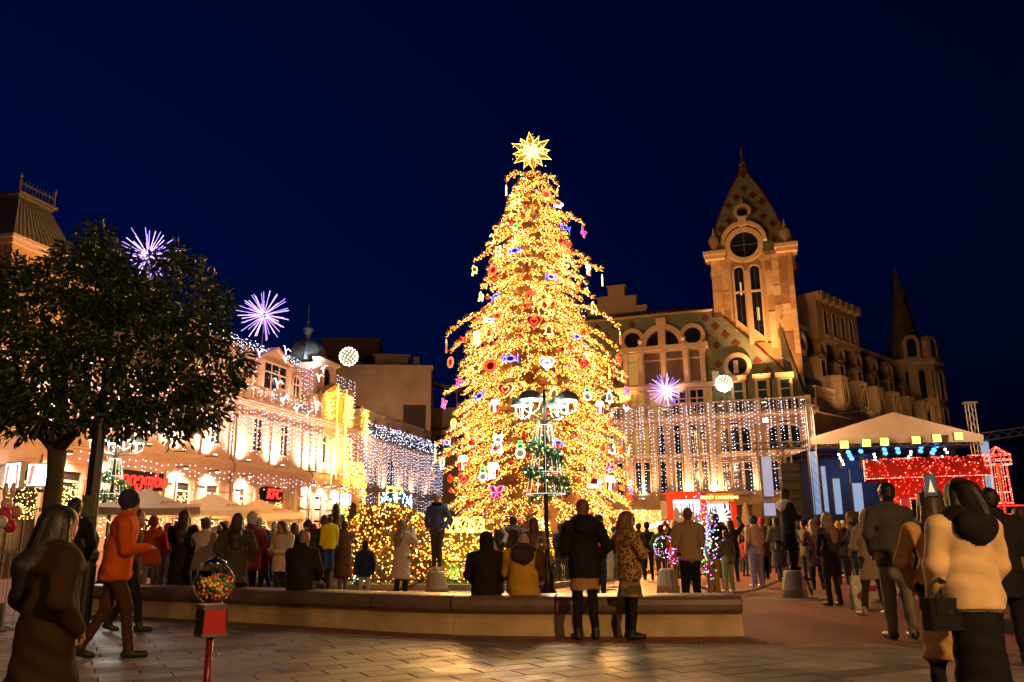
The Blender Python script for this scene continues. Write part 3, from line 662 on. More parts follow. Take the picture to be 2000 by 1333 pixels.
mouldr(7.0, [(.05, 0, .18)], 'floor_band')
for u in np.arange(-14.5, 7.5, 2.9): MB().box(u-.3, u+.3, -.05, .8, 0, 3.54).build('ground_pier', lime, rb)
for u in (-8, -6.1, -4.05, -1.75, .12, 3.55, 6.95): MB().box(u-.2, u+.2, -.18, 0, 3.98, 9.74).box(u-.28, u+.28, -.24, .01, 9.3, 9.6).build('pilaster', lime2, rb)
goldglass = M('golden_window', (.25, .15, .03), .15, em=(1, .55, .12), es=.35)
for u in (-10.5, -9.6, -7.4, -6.75, -5.35, -4.7, -3.5, -2.35, -1.15, -.5):
    gm = goldglass if u in (-5.35, -4.7, -6.75) else glass
    window(rb, u, 0, 7.35, .42, 1.55, False, 1, (), lime2, gm, .09); window(rb, u, 0, 9.05, .42, .4, False, 1, (), lime2, gm, .06, sill=False)
    window(rb, u, 0, 4.5, .42, 2.3, False, 1, (.75,), lime2, glass, .09)
for u in (1.8, 5.2):
    for dx, hh in ((-.75, 1.75), (0, 2.05), (.75, 1.75)):
        window(rb, u+dx, 0, 7.35, .55, hh, False, 1, (.28,), lime2, glass, .07); window(rb, u+dx, 0, 4.5, .55, 2.05, False, 1, (.75,), lime2, glass, .07)
    b_ = MB()
    for i in range(12):
        a0, a1 = PI*i/12, PI*(i+1)/12
        b_.prism([(u-r_*math.cos(a), 8.5+k*math.sin(a)) for r_, k, a in ((1.2, .62, a0), (1.2, .62, a1), (1.36, .78, a1), (1.36, .78, a0))], -.2, .0)
    b_.build('arch_mould', lime2, rb)
    MB().box(u-.75, u+.75, -.5, -.02, 4.22, 4.4).build('balcony_slab', lime2, rb)
bm2 = bal_mesh(.78, lime2)
def balustrade(u0, u1, z, y=-.15, par=None, m=bm2, sp=.25):
    par = par or rb
    MB().box(u0, u1, y-.14, y+.14, z+.84, z+.98).build('balustrade_rail', lime2, par); MB().box(u0, u1, y-.13, y+.13, z, z+.09).build('balustrade_plinth', lime2, par)
    n = int((u1-u0)/sp)
    for i in range(n): put(m, 'baluster', par, (u0+(i+.5)*(u1-u0)/n, y, z+.07))
for a, c in ((-9.5, -6.2), (-5.8, -1.95), (-1.5, -.1), (.35, 3.35), (3.75, 6.75)): balustrade(a, c, 10.08)
for u in (-6.0, -1.72, .12, 3.55, 6.98): MB().box(u-.21, u+.21, -.36, .06, 10.075, 11.1).build('balustrade_pier', lime2, rb)
# green mansard front, cut along the stair-like diagonal at the tower
MB().prism([(-14, 10), (-14, 18.3), (.75, 18.3), (.75, 17.75), (1.45, 17.75), (5.9, 12.9), (6.9, 12.7), (6.9, 10)], .95, 5).build('green_roof', green, rb)
MB().tube([(.75, .92, 18.3), (.75, .92, 17.75), (1.45, .92, 17.75), (5.9, .92, 12.9)], .07, 5).build('roof_flashing', redt, rb)
MB().tube([(-14, .9, 18.35), (.75, .9, 18.35)], .1, 6).build('ridge_gutter', lime2, rb)
def dia(s): return MB().prism([(-s, 0), (0, s*1.05), (s, 0), (0, -s*1.05)], -.02, .02).mesh('diamond_tile', redt)
dme = dia(.33)
for j in range(12):
    for i in range(-20, 8):
        u = i*1.42+(j % 2)*.71+.17; z = 17.75-j*.74
        if u < -9.5 or z < 11.0 or (-6.5 < u < .4 and z < 16.2) or (-4.6 < u < -1.0 and z < 18): continue
        lim = 18.2 if u < .5 else 17.4-(u-1.45)*1.09
        if z > lim-.35 or (1.3 < u < 3.3 and z < 14.8) or (u > 1.3 and z < 12.95): continue
        put(dme, 'diamond_tile', rb, (u, .93, z))
for i in range(14):   # ridge row of half shields
    pass
# two-storey dormer house front
MB().box(-6.6, .35, .1, 1.2, 10.0, 12.2).build('loggia_wall', lime, rb)
MB().box(-6.9, .6, -.25, 1.2, 12.2, 12.55).build('loggia_cornice', lime2, rb)
for u, w in ((-5.2, .95), (-3.7, 1.0), (-2.1, 1.0), (-.75, .95)): window(rb, u, .1, 10.3, w, 1.75, False, 2, (.65,), lime2, goldglass if u < -3.6 else glass, .1)
dg = MB().box(-6.2, .0, .25, 1.3, 12.55, 15.3).build('dormer_front', lime, rb)
curt = M('curtained_room', (.12, .07, .045), .5, var=.4, scale=1.2)
for u, w, gm in ((-5.45, .7, goldglass), (-3.95, 1.25, curt), (-2.25, 1.25, curt), (-.75, .75, curt)): window(rb, u, .25, 12.75, w, 2.4, False, 1, (.75,), lime2, gm, .1)
for u in (-6.0, -4.85, -3.1, -1.4, -.15): MB().box(u-.17, u+.17, .0, .3, 12.552, 15.0).box(u-.24, u+.24, -.07, .3, 15.003, 15.25).build('column', lime2, rb)
MB().box(-6.5, .3, -.12, 1.3, 15.3, 15.65).build('entablature', lime2, rb)
def ring(parent, u, z, r0_, r1_, y0, y1, mat, a_0=0, a_1=2*PI, n=24, name='ring'):
    b_ = MB()
    for i in range(n):
        a, c = a_0+(a_1-a_0)*i/n, a_0+(a_1-a_0)*(i+1)/n
        b_.prism([(u+q*math.cos(t), z+q*math.sin(t)) for q, t in ((r0_, a), (r0_, c), (r1_, c), (r1_, a))], y0, y1)
    return b_.build(name, mat, parent)
def disc(parent, u, z, r_, y, mat, name='pane', a_0=0, a_1=2*PI, n=24):
    return MB().add([(u+r_*math.cos(a_0+(a_1-a_0)*i/n), y, z+r_*math.sin(a_0+(a_1-a_0)*i/n)) for i in range(n + (a_1-a_0 < 6))], [tuple(range(n + (a_1-a_0 < 6)))][::-1]).build(name, mat, parent)
MB().prism([(-4.75, 15.65)] + [(-3.1-1.62*math.cos(PI*i/12), 15.65+1.75*math.sin(PI*i/12)) for i in range(13)] + [(-1.45, 15.65)], .3, 1.3).build('arch_back', lime, rb)
disc(rb, -3.1, 15.66, 1.25, .28, glass, 'lunette_pane', 0, PI)
ring(rb, -3.1, 15.65, 1.25, 1.7, -.05, .3, lime2, 0, PI, 18, 'lunette_arch')
MB().box(-3.38, -2.82, -.15, .3, 15.65, 17.75).box(-3.48, -2.72, -.2, .3, 17.4, 17.8).build('lunette_keystone', lime2, rb)
for u in (-5.4, -.8):
    MB().prism([(u-.95, 15.65)] + [(u-.95*math.cos(PI*i/10), 16.2+.95*math.sin(PI*i/10)) for i in range(11)] + [(u+.95, 15.65)], .25, 1.3).build('oculus_block', lime, rb)
    disc(rb, u, 16.25, .66, .23, glass, 'oculus_pane'); ring(rb, u, 16.25, .64, .95, .0, .25, lime2, 0, 2*PI, 20, 'oculus_ring')
for u in (-4.75, -1.5): MB().lathe([(.12, 15.65), (.08, 15.8), (.22, 16.05), (.2, 16.2), (.05, 16.3)], 8, (u, -.05)).build('urn', lime2, rb)
# three narrow window houses and round window right
teal = M('teal_window', (.02, .05, .05), .12, spec=.8)
for u in (2.25, 3.95, 5.55):
    d = MB().box(u-.52, u+.52, .35, 1.2, 10.0, 12.6).box(u-.65, u+.65, .2, 1.2, 12.604, 12.95).build('window_house', lime2, rb); window(d, u, .35, 10.2, .62, 2.25, False, 1, (.7,), lime2, teal, .06, sill=False)
ring(rb, 2.3, 13.75, .7, 1.02, .6, .95, lime2, name='round_window_frame'); disc(rb, 2.3, 13.75, .7, .75, glass, 'round_window')
MB().box(2.0, 2.35, .68, .74, 13.2, 14.2).build('window_sash', lime2, rb)
ac = MB().box(.45, .95, .2, .6, 12.56, 13.4).build('air_conditioner', M('ac_white', (.5, .48, .45), .5), rb)
# stepped gable left behind
sg = MB()
for (a, c, z) in ((-9.5, -8.6, 20.0), (-8.6, -7.7, 20.6), (-7.7, -6.3, 21.5), (-6.3, -5.4, 20.5), (-5.4, -4.6, 19.6)): sg.box(a, c-.002, 2.5, 3.2, 18, z).box(a-.08, c+.08, 2.42, 3.28, z+.002, z+.15)
sg.build('stepped_gable', M('gable_grey', (.36, .26, .19), .9, bump=.2), rb)
tile = M('clay_tile', (.25, .13, .08), .8)
for i in range(28): MB().tube([(-9.4+i*.3, .9, 18.42), (-9.4+i*.3, 2.6, 19.2)], .1, 5).build('roof_tile', tile, rb)
# ---- tower
tow = bpy.data.objects.new('tower', None); col.objects.link(tow); tow.parent = rb; tow.location = (0, 1.0, 0)
T0, T1 = .85, 6.85
MB().box(T0, T1, .06, 6, 10, 22.6).build('tower_core', lime, tow)
stm = [M('travertine_%d' % i, c, .8, var=.26, scale=2.2, bump=.5, bscale=9) for i, c in enumerate([(.48, .31, .17), (.36, .20, .09), (.58, .41, .25), (.28, .15, .07), (.44, .26, .13), (.52, .36, .2)])]
rs = random.Random(11)
x = T0
while x < T1-.1:
    w = min(rs.choice((.42, .5, .62, .75)), T1-x); 
    if T1-x-w < .25: w = T1-x
    z = 12.5+rs.uniform(-1, 0)
    while z < 22.3:
        h = rs.uniform(.7, 1.9); z1_ = min(z+h, 22.3)
        if not ((x+w > 2.35 and x < 4.7) and z1_ > 15.6 and z < 21.9) and not (math.hypot(max(x, min(3.45, x+w))-3.45, max(z, min(23.3, z1_))-23.3) < 1.35):
            pr = rs.choice((0, .012, .025, .04)); MB().box(x+.006, x+w-.006, -pr, .061, z+.006, z1_-.006).build('stone_panel', rs.choice(stm), tow)
        z = z1_
    x += w
for z in np.arange(12, 22.3, 1.7):     # side face panels
    for y in np.arange(.1, 5.8, 1.15): MB().box(T1, T1+rs.choice((.01, .03)), y, y+1.12, z, z+1.67).build('stone_panel', rs.choice(stm), tow)
# twin lancets with slanted sills
for u0_, u1_, zb in ((2.55, 3.22, 17.0), (3.72, 4.4, 16.2)):
    w = u1_-u0_; pts = [(-w/2, .35), (-w/2, 21.25-zb)] + [(-w/2*math.cos(PI*i/8), 21.25-zb+.3*math.sin(PI*i/8)) for i in range(1, 8)] + [(w/2, 21.25-zb), (w/2, -.35)]
    o = MB().add([(x_, -.0, z_) for x_, z_ in pts], [tuple(range(len(pts)))]).build('lancet_pane', glass, tow, ((u0_+u1_)/2, .03, zb))
    MB().box(-w/2, w/2, -.12, .02, 19.45-zb, 19.6-zb).build('transom', lime2, o); MB().box(-.02, .02, -.06, .01, 0, 21.3-zb).build('glazing_bar', lampm, o)
    b_ = MB()
    for (a, b2_), (c, d) in zip(pts, pts[1:]+pts[:1]): b_.prism([(a, b2_), (c, d), (c+(.1 if c > 0 else -.1), d+(.08 if d > 3 else -.06)), (a+(.1 if a > 0 else -.1), b2_+(.08 if b2_ > 3 else -.06))], -.1, .06)
    b_.build('lancet_frame', lime2, o)
MB().box(3.3, 3.66, -.16, .1, 15.4, 21.2).box(2.4, 2.5, -.1, .06, 16.5, 21.2).box(4.46, 4.58, -.1, .06, 15.4, 21.2).build('lancet_mullion', lime2, tow)
MB().box(2.5, 2.62, .0, .02, 19, 20).build('lamp_inside', EM('lamp_inside', (1, .75, .2), .6), tow, (.4, -.01, .3))
MB().box(4.0, 4.18, .0, .02, 17, 18).build('lamp_inside', MATS['lamp_inside'], tow, (0, -.01, .2))
# cornice blocks and urns on the corners
urn = MB().lathe([(.32, 0), (.32, .12), (.14, .25), (.2, .4), (.42, .8), (.44, 1.15), (.3, 1.35), (.14, 1.45), (.17, 1.55), (.08, 1.75), (.1, 1.85), (.02, 2.2)], 10).mesh('corner_urn', lime, True)
for u, y in ((T0+.35, .2), (T1-.35, .2), (T1-.35, 5.6), (T0+.35, 5.6)):
    MB().box(u-.75, u+.75, y-.6, y+.75, 22.3, 22.65).box(u-.85, u+.85, y-.72, y+.82, 22.653, 22.95).build('corner_cornice', lime2, tow)
    put(urn, 'corner_urn', tow, (u, y, 22.95))
# spire: steep concave pyramid
def spz(t): return 22.6+8.2*t
secs = [(0, 2.95), (.22, 2.7), (.48, 2.02), (.74, 1.08), (.88, .46), (1, .06)]
cx, cyy = 3.75, 3.0
def yf(t): return .22+1.75*t
def yb(t): return 5.7-3.6*t
P = []
for t, r_ in secs: P.append([(cx-r_, yf(t), spz(t)), (cx+r_, yf(t), spz(t)), (cx+r_, yb(t), spz(t)), (cx-r_, yb(t), spz(t)), (cx-r_, yf(t), spz(t))])
MB().grid(P).build('spire_roof', M('spire_tile', (.20, .20, .13), .6, var=.2, scale=1.5), tow)
for sx_, f_ in ((-1, yf), (1, yf), (1, yb), (-1, yb)): MB().tube([(cx+sx_*r_, f_(t), spz(t)) for t, r_ in secs], .07, 5).build('spire_hip', redt, tow)
ds = MB().prism([(-.3, 0), (0, .36), (.3, 0), (0, -.36)], -.03, .03).mesh('diamond_tile', redt)
slf = math.atan2(1.75, 8.2)
for j in range(11):
    z = 22.95+j*.70; t = (z-22.6)/8.2
    k = next(i for i in range(len(secs)-1) if secs[i][0] <= t <= secs[i+1][0]); f = (t-secs[k][0])/(secs[k+1][0]-secs[k][0]); r_ = secs[k][1]*(1-f)+secs[k+1][1]*f
    sl = math.atan2(secs[k][1]-secs[k+1][1], (secs[k+1][0]-secs[k][0])*8.2)
    for i in range(-3, 4):
        u = i*1.3+(j % 2)*.65
        if abs(u) > r_-.25: continue
        if math.hypot(cx+u-3.45, z-23.4) > 1.85 and not (abs(cx+u-3.5) < .85 and 25 < z < 27): put(ds, 'diamond_tile', tow, (cx+u, yf(t)-.03, z), rot=(-slf, 0, 0))
        if j % 2 == 0: put(ds, 'diamond_tile', tow, (cx+r_+.03, (yf(t)+yb(t))/2+u*.7, z), rot=(0, -sl, R(90)))
cyy = 2.02
MB().lathe([(.3, 30.3), (.38, 30.5), (.2, 30.7), (.32, 31.0), (.12, 31.3), (.08, 31.8), (.16, 31.9), (.03, 32.6)], 8, (cx, cyy)).build('spire_finial', M('finial_dark', (.12, .08, .06), .6), tow)
# clock-like round windows
MB().prism([(3.45+1.45*math.cos(2*PI*i/24), 23.3+1.45*math.sin(2*PI*i/24)) for i in range(24)], .0, 1.6).build('oculus_drum', lime, tow)
ring(tow, 3.45, 23.3, 1.05, 1.42, -.12, .02, lime2, name='oculus_ring'); disc(tow, 3.45, 23.3, 1.05, -.02, glass, 'oculus_pane')
ring(tow, 3.45, 23.5, 1.42, 1.72, -.22, .3, lime2, R(0), R(180), 16, 'oculus_hood')
MB().box(3.42, 3.48, -.05, -.03, 22.3, 24.3).box(2.45, 4.45, -.052, -.032, 23.27, 23.33).build('oculus_bars', lampm, tow)
MB().prism([(3.2, 24.8), (3.1, 25.6), (3.8, 25.6), (3.7, 24.8)], -.25, 1.5).build('oculus_keystone', lime2, tow)
ring(tow, 3.5, 26.15, .42, .68, .2, 1.2, lime2, name='small_oculus_ring'); disc(tow, 3.5, 26.15, .43, .6, glass, 'small_oculus')
MB().prism([(3.4, 26.85), (3.5, 27.5), (3.6, 26.85)], .5, .7).build('small_finial', lime2, tow)
ring(tow, 3.0, 23.3, 1.0, 1.4, 0, .3, lime2, name='side_oculus_ring').matrix_local = Matrix.Translation((T1+.25, 0, 0)) @ Matrix.Rotation(R(90), 4, 'Z')
# assumed floodlights on the terrace, themselves unseen, wash tower and roof
for u, y, z, tgt, pw in ((-7, -.6, 10.4, (-4, 1, 16), 1900), (-3.0, -1.0, 10.3, (-2, .3, 14), 1500), (1.0, -1.3, 10.3, (3, 1, 18), 2900), (4.0, -1.6, 10.3, (3.6, 1, 20), 6000), (6.6, -1.2, 10.4, (5, 1, 17), 2600)):
    f = MB().box(-.15, .15, -.1, .1, 0, .22).box(-.03, .03, .1, -y, .02, .06).build('added_floodlight', lampm, rb, (u, y, z)); MB().box(-.12, .12, -.08, .08, .223, .235).build('lamp_glass', glow, f)
    lamp('flood', (0, 0, .4), pw, (1, .48, .16), f, 'SPOT', .12, aim((tgt[0]-u, tgt[1]-y, tgt[2]-z-.4)), 62, .8)
for u in (-12, -8.5, -5, -1.7, .2, 3.5, 7.0):     # under the ledge: lamps that wash the lower facade
    f = MB().box(-.12, .12, -.12, .12, 0, .14).build('wall_lamp', lampm, rb, (u, -.62, 3.99)); MB().box(-.1, .1, -.1, .1, .142, .155).build('lamp_glass', glow, f)
    lamp('facade_wash', (0, 0, .3), 900, (1, .58, .30), f, 'SPOT', .08, aim((0, .35, 3)), 140, 1)
# ---- side wing running away to the right
WB_O = RBw(7.3, .1, 0); WB_A = R(45)
wb = thing('side_wing', 'long dark wing with dormer rows and corner spire behind the stage', 'building', WB_O, WB_A)
sand = M('dark_sandstone', (.40, .26, .16), .85, var=.16, scale=1.2, bump=.3, bscale=8)
dslate = M('wing_slate', (.075, .065, .05), .7, var=.25, scale=2, bump=.4, bscale=20)
MB().box(0, 27, .0, 9, 0, 10.4).build('wall', sand, wb); MB().box(-.02, 27.3, -.45, .4, 9.9, 10.3).box(-.02, 27.3, -.3, .3, 10.303, 10.9).build('parapet', sand, wb)
MB().add([(0, .4, 10.4), (27, .4, 10.4), (27, 9, 10.4), (0, 9, 10.4), (0, 2.0, 17), (27, 2.0, 17), (27, 9, 17), (0, 9, 17)], [(0, 1, 5, 4), (1, 2, 6, 5), (2, 3, 7, 6), (3, 0, 4, 7), (4, 5, 6, 7)]).build('mansard_roof', dslate, wb)
MB().box(0, 27, 1.8, 2.4, 17, 17.25).build('roof_edge', sand, wb)
balustrade(.3, 3.6, 10.9, -.1, wb)
def yat(z): return .4+1.6*(z-10.4)/6.6
for k in range(7):
    u = 1.9+k*3.35
    o = MB().prism([(-.62, -.9), (-.62, .5), (-.45, .95), (0, 1.15), (.45, .95), (.62, .5), (.62, -.9)], -.35, 1.2).build('oval_dormer', sand, wb, (u, yat(15.5), 15.5))
    ring(o, 0, 0, .42, .62, -.5, -.35, sand, name='oval_frame').scale = (1, 1, 1.35); disc(o, 0, 0, .43, -.36, glass, 'pane').scale = (1, 1, 1.35)
for k in range(6):
    u = 3.8+k*3.32
    o = MB().prism([(-.75, -1.0), (-.75, .75), (0, 1.15), (.75, .75), (.75, -1.0)], -.55, 1.5).build('dormer', sand, wb, (u, yat(13.8), 13.8)); window(o, 0, -.55, -.75, .75, 1.3, False, 1, (), sand, glass, .1, sill=False)
for k in range(7):
    u = 4.9+k*3.4
    if u > 25: break
    o = MB().vprism([(-1.05, .9), (-1.05, -.1), (-.6, -.65), (.6, -.65), (1.05, -.1), (1.05, .9)], 10.4, 12.9).build('bay', sand, wb, (u, .3, 0))
    MB().vprism([(-1.15, .9), (-1.15, -.15), (-.66, -.75), (.66, -.75), (1.15, -.15), (1.15, .9)], 12.9, 13.1).build('bay_cap', sand, o)
    pts = [(-.4, 0), (-.4, 1.0), (-.2, 1.45), (0, 1.7), (.2, 1.45), (.4, 1.0), (.4, 0)]
    window(o, 0, -.65, 10.95, .8, 1.7, False, 2, (), sand, glass, .12, sill=False, poly=pts)
for k in range(8): window(wb, 2.2+k*3.4, 0, 6.2, 1.0, 2.0, False, 2, (.7,), sand)
MB().box(4.6, 12.3, 1.1, 6, 16.4, 19.7).build('attic_block', sand, wb)
for k in range(4): window(wb, 6.0+k*1.6, 1.1, 16.8, .62, 2.1, True, 1, (), sand, glass, .1)
for k in range(7): MB().box(4.7+k*1.15, 5.2+k*1.15, .6, 1.3, 19.4, 20.1).build('corbel', sand, wb)
MB().box(4.4, 12.5, .7, 6, 19.7, 20.0).build('attic_cornice', sand, wb)
sgm = M('gable_dark', (.28, .2, .15), .9)
for (a, z) in ((1.0, 22.6), (2.4, 21.9), (3.8, 21.2), (5.2, 20.9), (7.6, 20.9), (9.4, 20.6), (11.6, 20.5)): MB().box(a, a+1.35, 4.5, 5.2, 16, z).box(a-.1, a+1.45, 4.4, 5.3, z+.002, z+.18).build('stepped_gable', sgm, wb)
ct = bpy.data.objects.new('corner_tower', None); col.objects.link(ct); ct.parent = wb; ct.location = (24.3, 1.6, 0)
MB().lathe([(3.0, 0), (3.0, 10.2), (3.2, 10.4), (3.0, 10.6), (2.9, 16.6), (3.15, 16.8), (3.15, 17.1)], 8, a0=PI/8).build('tower_shaft', sand, ct)
MB().lathe([(2.0, 17.1), (1.7, 18.2), (.85, 22), (.07, 26.8)], 8, a0=PI/8).build('spire', dslate, ct)
for a in (-150, -105, -60, -15):
    o = bpy.data.objects.new('lucarne', None); col.objects.link(o); o.parent = ct; o.rotation_euler = (0, 0, R(a+90))
    MB().prism([(-.7, 17.1), (-.7, 18.8), (-.4, 19.3), (.4, 19.3), (.7, 18.8), (.7, 17.1)], -2.75, -1.5).build('lucarne_wall', sand, o)
    window(o, 0, -2.75, 17.3, .8, 1.7, True, 1, (), sand, glass, .1, sill=False)
    for z, h in ((13.4, 2.6), (11.0, 1.6)): window(o, -.55, -2.78, z, .55, h, True, 1, (), sand, glass, .08, sill=False); window(o, .55, -2.78, z, .55, h, True, 1, (), sand, glass, .08, sill=False)
    for j in range(5): put(ds, 'diamond_tile', o, (.35*(-1)**j, -(1.55-j*.27), 19.3+j*1.2), rot=(-.28, 0, 0))
for u, pw in ((3, 330), (9, 240), (15, 150), (21, 120)):  # bracket floods added to lift the dim wing
    f = MB().box(-.12, .12, -.12, .12, 0, .14).box(-.03, .03, .12, 2.0, .02, .06).build('added_floodlight', lampm, wb, (u, -2.4, 10.0)); lamp('flood', (0, 0, .3), pw, (1, .58, .25), f, 'SPOT', .1, aim((.5, 1.5, 3)), 130, 1)
# light curtain over the lower facade
curtain('white dotted light strings hanging from the balustrade right of tree', [(-11, 6.9, 10.95, 6.2, 7.0, -.62, .34), (-11, 6.9, 11.05, 1.0, 3.4, -.55, .5)], RB_O, RB_A, 9)
firework('violet spoked light burst on the balustrade right of tree', RBw(-2.9, -1.0, 12.0), 1.35, 60, 5)
p = RBw(1.3, -.4, 12.3); led_ball('round white light ball on a mast before the green roof', p, .6, 2.0)
# ================================================================ CHRISTMAS TREE
TX, TY = .80, 30.0
tree = thing('christmas_tree', 'huge conical Christmas tree covered in gold lights, topped by a star', 'christmas tree', (TX, TY, 0))
PROF = [(345, 8), (380, 45), (440, 80), (500, 95), (560, 100), (612, 108), (632, 140), (680, 160), (740, 166), (800, 168), (860, 172), (920, 180), (980, 190), (1025, 198)]
PZ = [(atY(1045, y, TY).z, w*.92/1600*math.hypot(30, 3)) for y, w in PROF]; PZ.sort()
def Rz(z):
    if z <= PZ[0][0]: return PZ[0][1]
    for (a, r_), (c, s) in zip(PZ, PZ[1:]):
        if z <= c: return r_+(s-r_)*(z-a)/(c-a)
    return .15
ZT = PZ[-1][0]
MB().tube([(0, 0, 0), (0, 0, ZT)], [.3, .08], 10).build('trunk', M('steel_mast', (.12, .07, .03), .7), tree)
MB().lathe([(2.0, .5), (1.75, 4), (1.15, 8.2), (.7, 11), (.25, 14.4), (.03, ZT)], 14).build('core_net', M('core_lit_brown', (.07, .03, .008), .9, var=.5, scale=3, bump=.8, bscale=6), tree)  # core coloured orange-brown to look lit by the strings
ORN = [('candy', 'blue', 1104, 445, .36, .2, 'upper right of the tree beside a pink butterfly'), ('candy', 'blue', 1005, 490, .38, -.1, 'left of the trunk in the upper tree'), ('candy', 'blue', 1076, 541, .36, .1, 'right of centre, a third of the way down'), ('candy', 'blue', 968, 579, .34, -.4, 'at the left rim of the narrow upper tree'), ('candy', 'blue', 956, 626, .3, .1, 'on the left shoulder of the tree'), ('candy', 'blue', 997, 701, .45, 0, 'biggest one, left of the middle of the tree'), ('candy', 'blue', 936, 774, .36, -.5, 'beside the red heart at left'), ('candy', 'blue', 873, 865, .38, .1, 'at the left rim near the rear wing'), ('candy', 'blue', 1090, 866, .32, .1, 'just right of the street lamp'), ('candy', 'blue', 1127, 658, .28, .2, 'small one at the right of the middle'), ('candy', 'blue', 1232, 957, .34, 1.2, 'at the lower right rim'),
 ('butterfly', 'pink', 1139, 455, .36, .5, 'high at the upper right'), ('butterfly', 'pink', 867, 790, .36, .4, 'hanging at the far left rim'), ('butterfly', 'pink', 1224, 766, .34, .2, 'hanging at the right rim'), ('butterfly', 'pink', 970, 962, .42, 0, 'large one low at the left'), ('butterfly', 'pink', 1190, 914, .32, .5, 'low at the right'), ('butterfly', 'pink', 896, 750, .3, .3, 'pale one at the left rim'),
 ('heart', 'red', 1043, 628, .42, 0, 'at the top of the wide lower part'), ('heart', 'red', 987, 761, .42, 0, 'left above the street lamp'), ('heart', 'red', 1139, 710, .36, .1, 'right of the bright white bell'), ('heart', 'red', 906, 936, .36, .1, 'low at the left'), ('heart', 'red', 1208, 702, .32, .3, 'at the right rim'), ('heart', 'red', 1225, 915, .3, .2, 'low at the right rim'), ('heart', 'red', 1109, 479, .28, 0, 'high on the right'), ('heart', 'white', 1068, 709, .4, 0, 'bright in the middle of the tree'),
 ('disc', 'red', 1067, 381, .36, .3, 'near the top below the star'), ('disc', 'red', 880, 708, .38, .3, 'at the left rim, narrow'), ('disc', 'red', 958, 715, .42, 0, 'left beside a big blue candy'), ('disc', 'red', 1037, 580, .42, 0, 'in the middle of the upper tree'), ('disc', 'red', 963, 528, .34, 0, 'left in the upper tree'),
 ('gift', 'white', 966, 794, .36, 0, 'left of the lamp hoods'), ('gift', 'white', 1042, 875, .4, 0, 'left beside the street lamp cone'), ('gift', 'white', 904, 905, .4, 0, 'low on the left rim'), ('gift', 'white', 964, 921, .44, 0, 'large one low at the left'), ('gift', 'white', 1172, 797, .36, 0, 'right below the lamp hoods'), ('gift', 'white', 1192, 945, .4, .1, 'low at the right'), ('gift', 'white', 1149, 528, .36, 0, 'at the upper right rim'),
 ('bell', 'gold', 1072, 645, .4, 0, 'right of the top red heart'), ('bell', 'white', 1190, 776, .42, 0, 'at right above the gift'), ('bell', 'gold', 1082, 770, .4, .2, 'above the street lamp mast'),
 ('snowman', 'white', 1147, 768, .42, 0, 'right above the lamp hoods'), ('snowman', 'white', 1016, 878, .46, 0, 'left of the street lamp cone'), ('snowman', 'white', 943, 925, .4, 0, 'low left beside the big gift'), ('snowman', 'white', 1195, 873, .4, 0, 'right at mid height'),
 ('candle', 'gold', 989, 372, .34, 0, 'highest on the left rim'), ('candle', 'gold', 1088, 375, .3, .2, 'highest on the right rim'), ('candle', 'gold', 1176, 548, .36, 0, 'at the upper right tip'), ('candle', 'red', 872, 677, .40, 0, 'at the left shoulder tip'), ('candle', 'red', 1211, 661, .38, 0, 'at the right shoulder tip'), ('candle', 'gold', 1215, 735, .34, .05, 'on the right rim at mid height'), ('candle', 'gold', 850, 890, .38, 0, 'on the left rim above the blue jacket man'), ('candle', 'gold', 1228, 880, .36, .4, 'low on the right rim, tilted'), ('candle', 'red', 845, 925, .36, -.3, 'lowest on the left rim, tilted'), ('candle', 'gold', 1190, 730, .3, .1, 'right beside the white bell'),
 ('star', 'gold', 930, 719, .36, 0, 'left between red disc and rim'), ('star', 'gold', 1146, 570, .3, .2, 'upper right rim'),
 ('hat', 'white', 1089, 400, .38, 0, 'near the top right'), ('hat', 'white', 1159, 945, .42, 0, 'low at the right'), ('hat', 'white', 1222, 795, .34, .4, 'at the right rim'),
 ('bear', 'gold', 1010, 390, .34, 0, 'near the top left'), ('bear', 'gold', 1105, 509, .38, .1, 'right of the upper middle'), ('bear', 'gold', 931, 660, .36, 0, 'on the left shoulder'), ('bear', 'white', 972, 867, .5, .1, 'large one at lower left'), ('bear', 'gold', 973, 492, .34, 0, 'left rim below a rocking horse'),
 ('horse', 'gold', 970, 466, .36, 0, 'on the upper left rim'), ('horse', 'gold', 1160, 603, .42, 0, 'on the right above the roof gable'), ('horse', 'gold', 927, 528, .36, 0, 'hanging at the far upper left tip'), ('horse', 'gold', 1005, 415, .32, 0, 'close under the top bear'), ('horse', 'gold', 1061, 612, .42, 0, 'bright over the top red heart'), ('horse', 'gold', 940, 580, .32, .2, 'hanging from a left branch tip'),
 ('globe', 'green', 1007, 443, .22, 0, 'tiny one in the upper tree'), ('globe', 'gold', 886, 828, .3, 0, 'on the left rim below the butterfly'), ('globe', 'white', 864, 905, .34, 0, 'on the left rim beside the candles')]
def tree_point(x, y, out=.12):
    for D in np.linspace(TY-4.2, TY, 60):
        p = atY(x, y, D)
        if math.hypot(p.x-TX, p.y-TY) <= Rz(p.z)+out: return p
    return atY(x, y, TY-.1)
rs = np.random.default_rng(3)
LP, LD, BP_, TW = [], [], [], []
z = .95; k = 0
rim = []
for o_ in ORN:
    p = tree_point(o_[2], o_[3]); r_ = math.hypot(p.x-TX, p.y-TY)
    if r_ > Rz(p.z)*.97: rim.append((math.atan2(p.y-TY, p.x-TX), r_, p.z+o_[4]*.62))
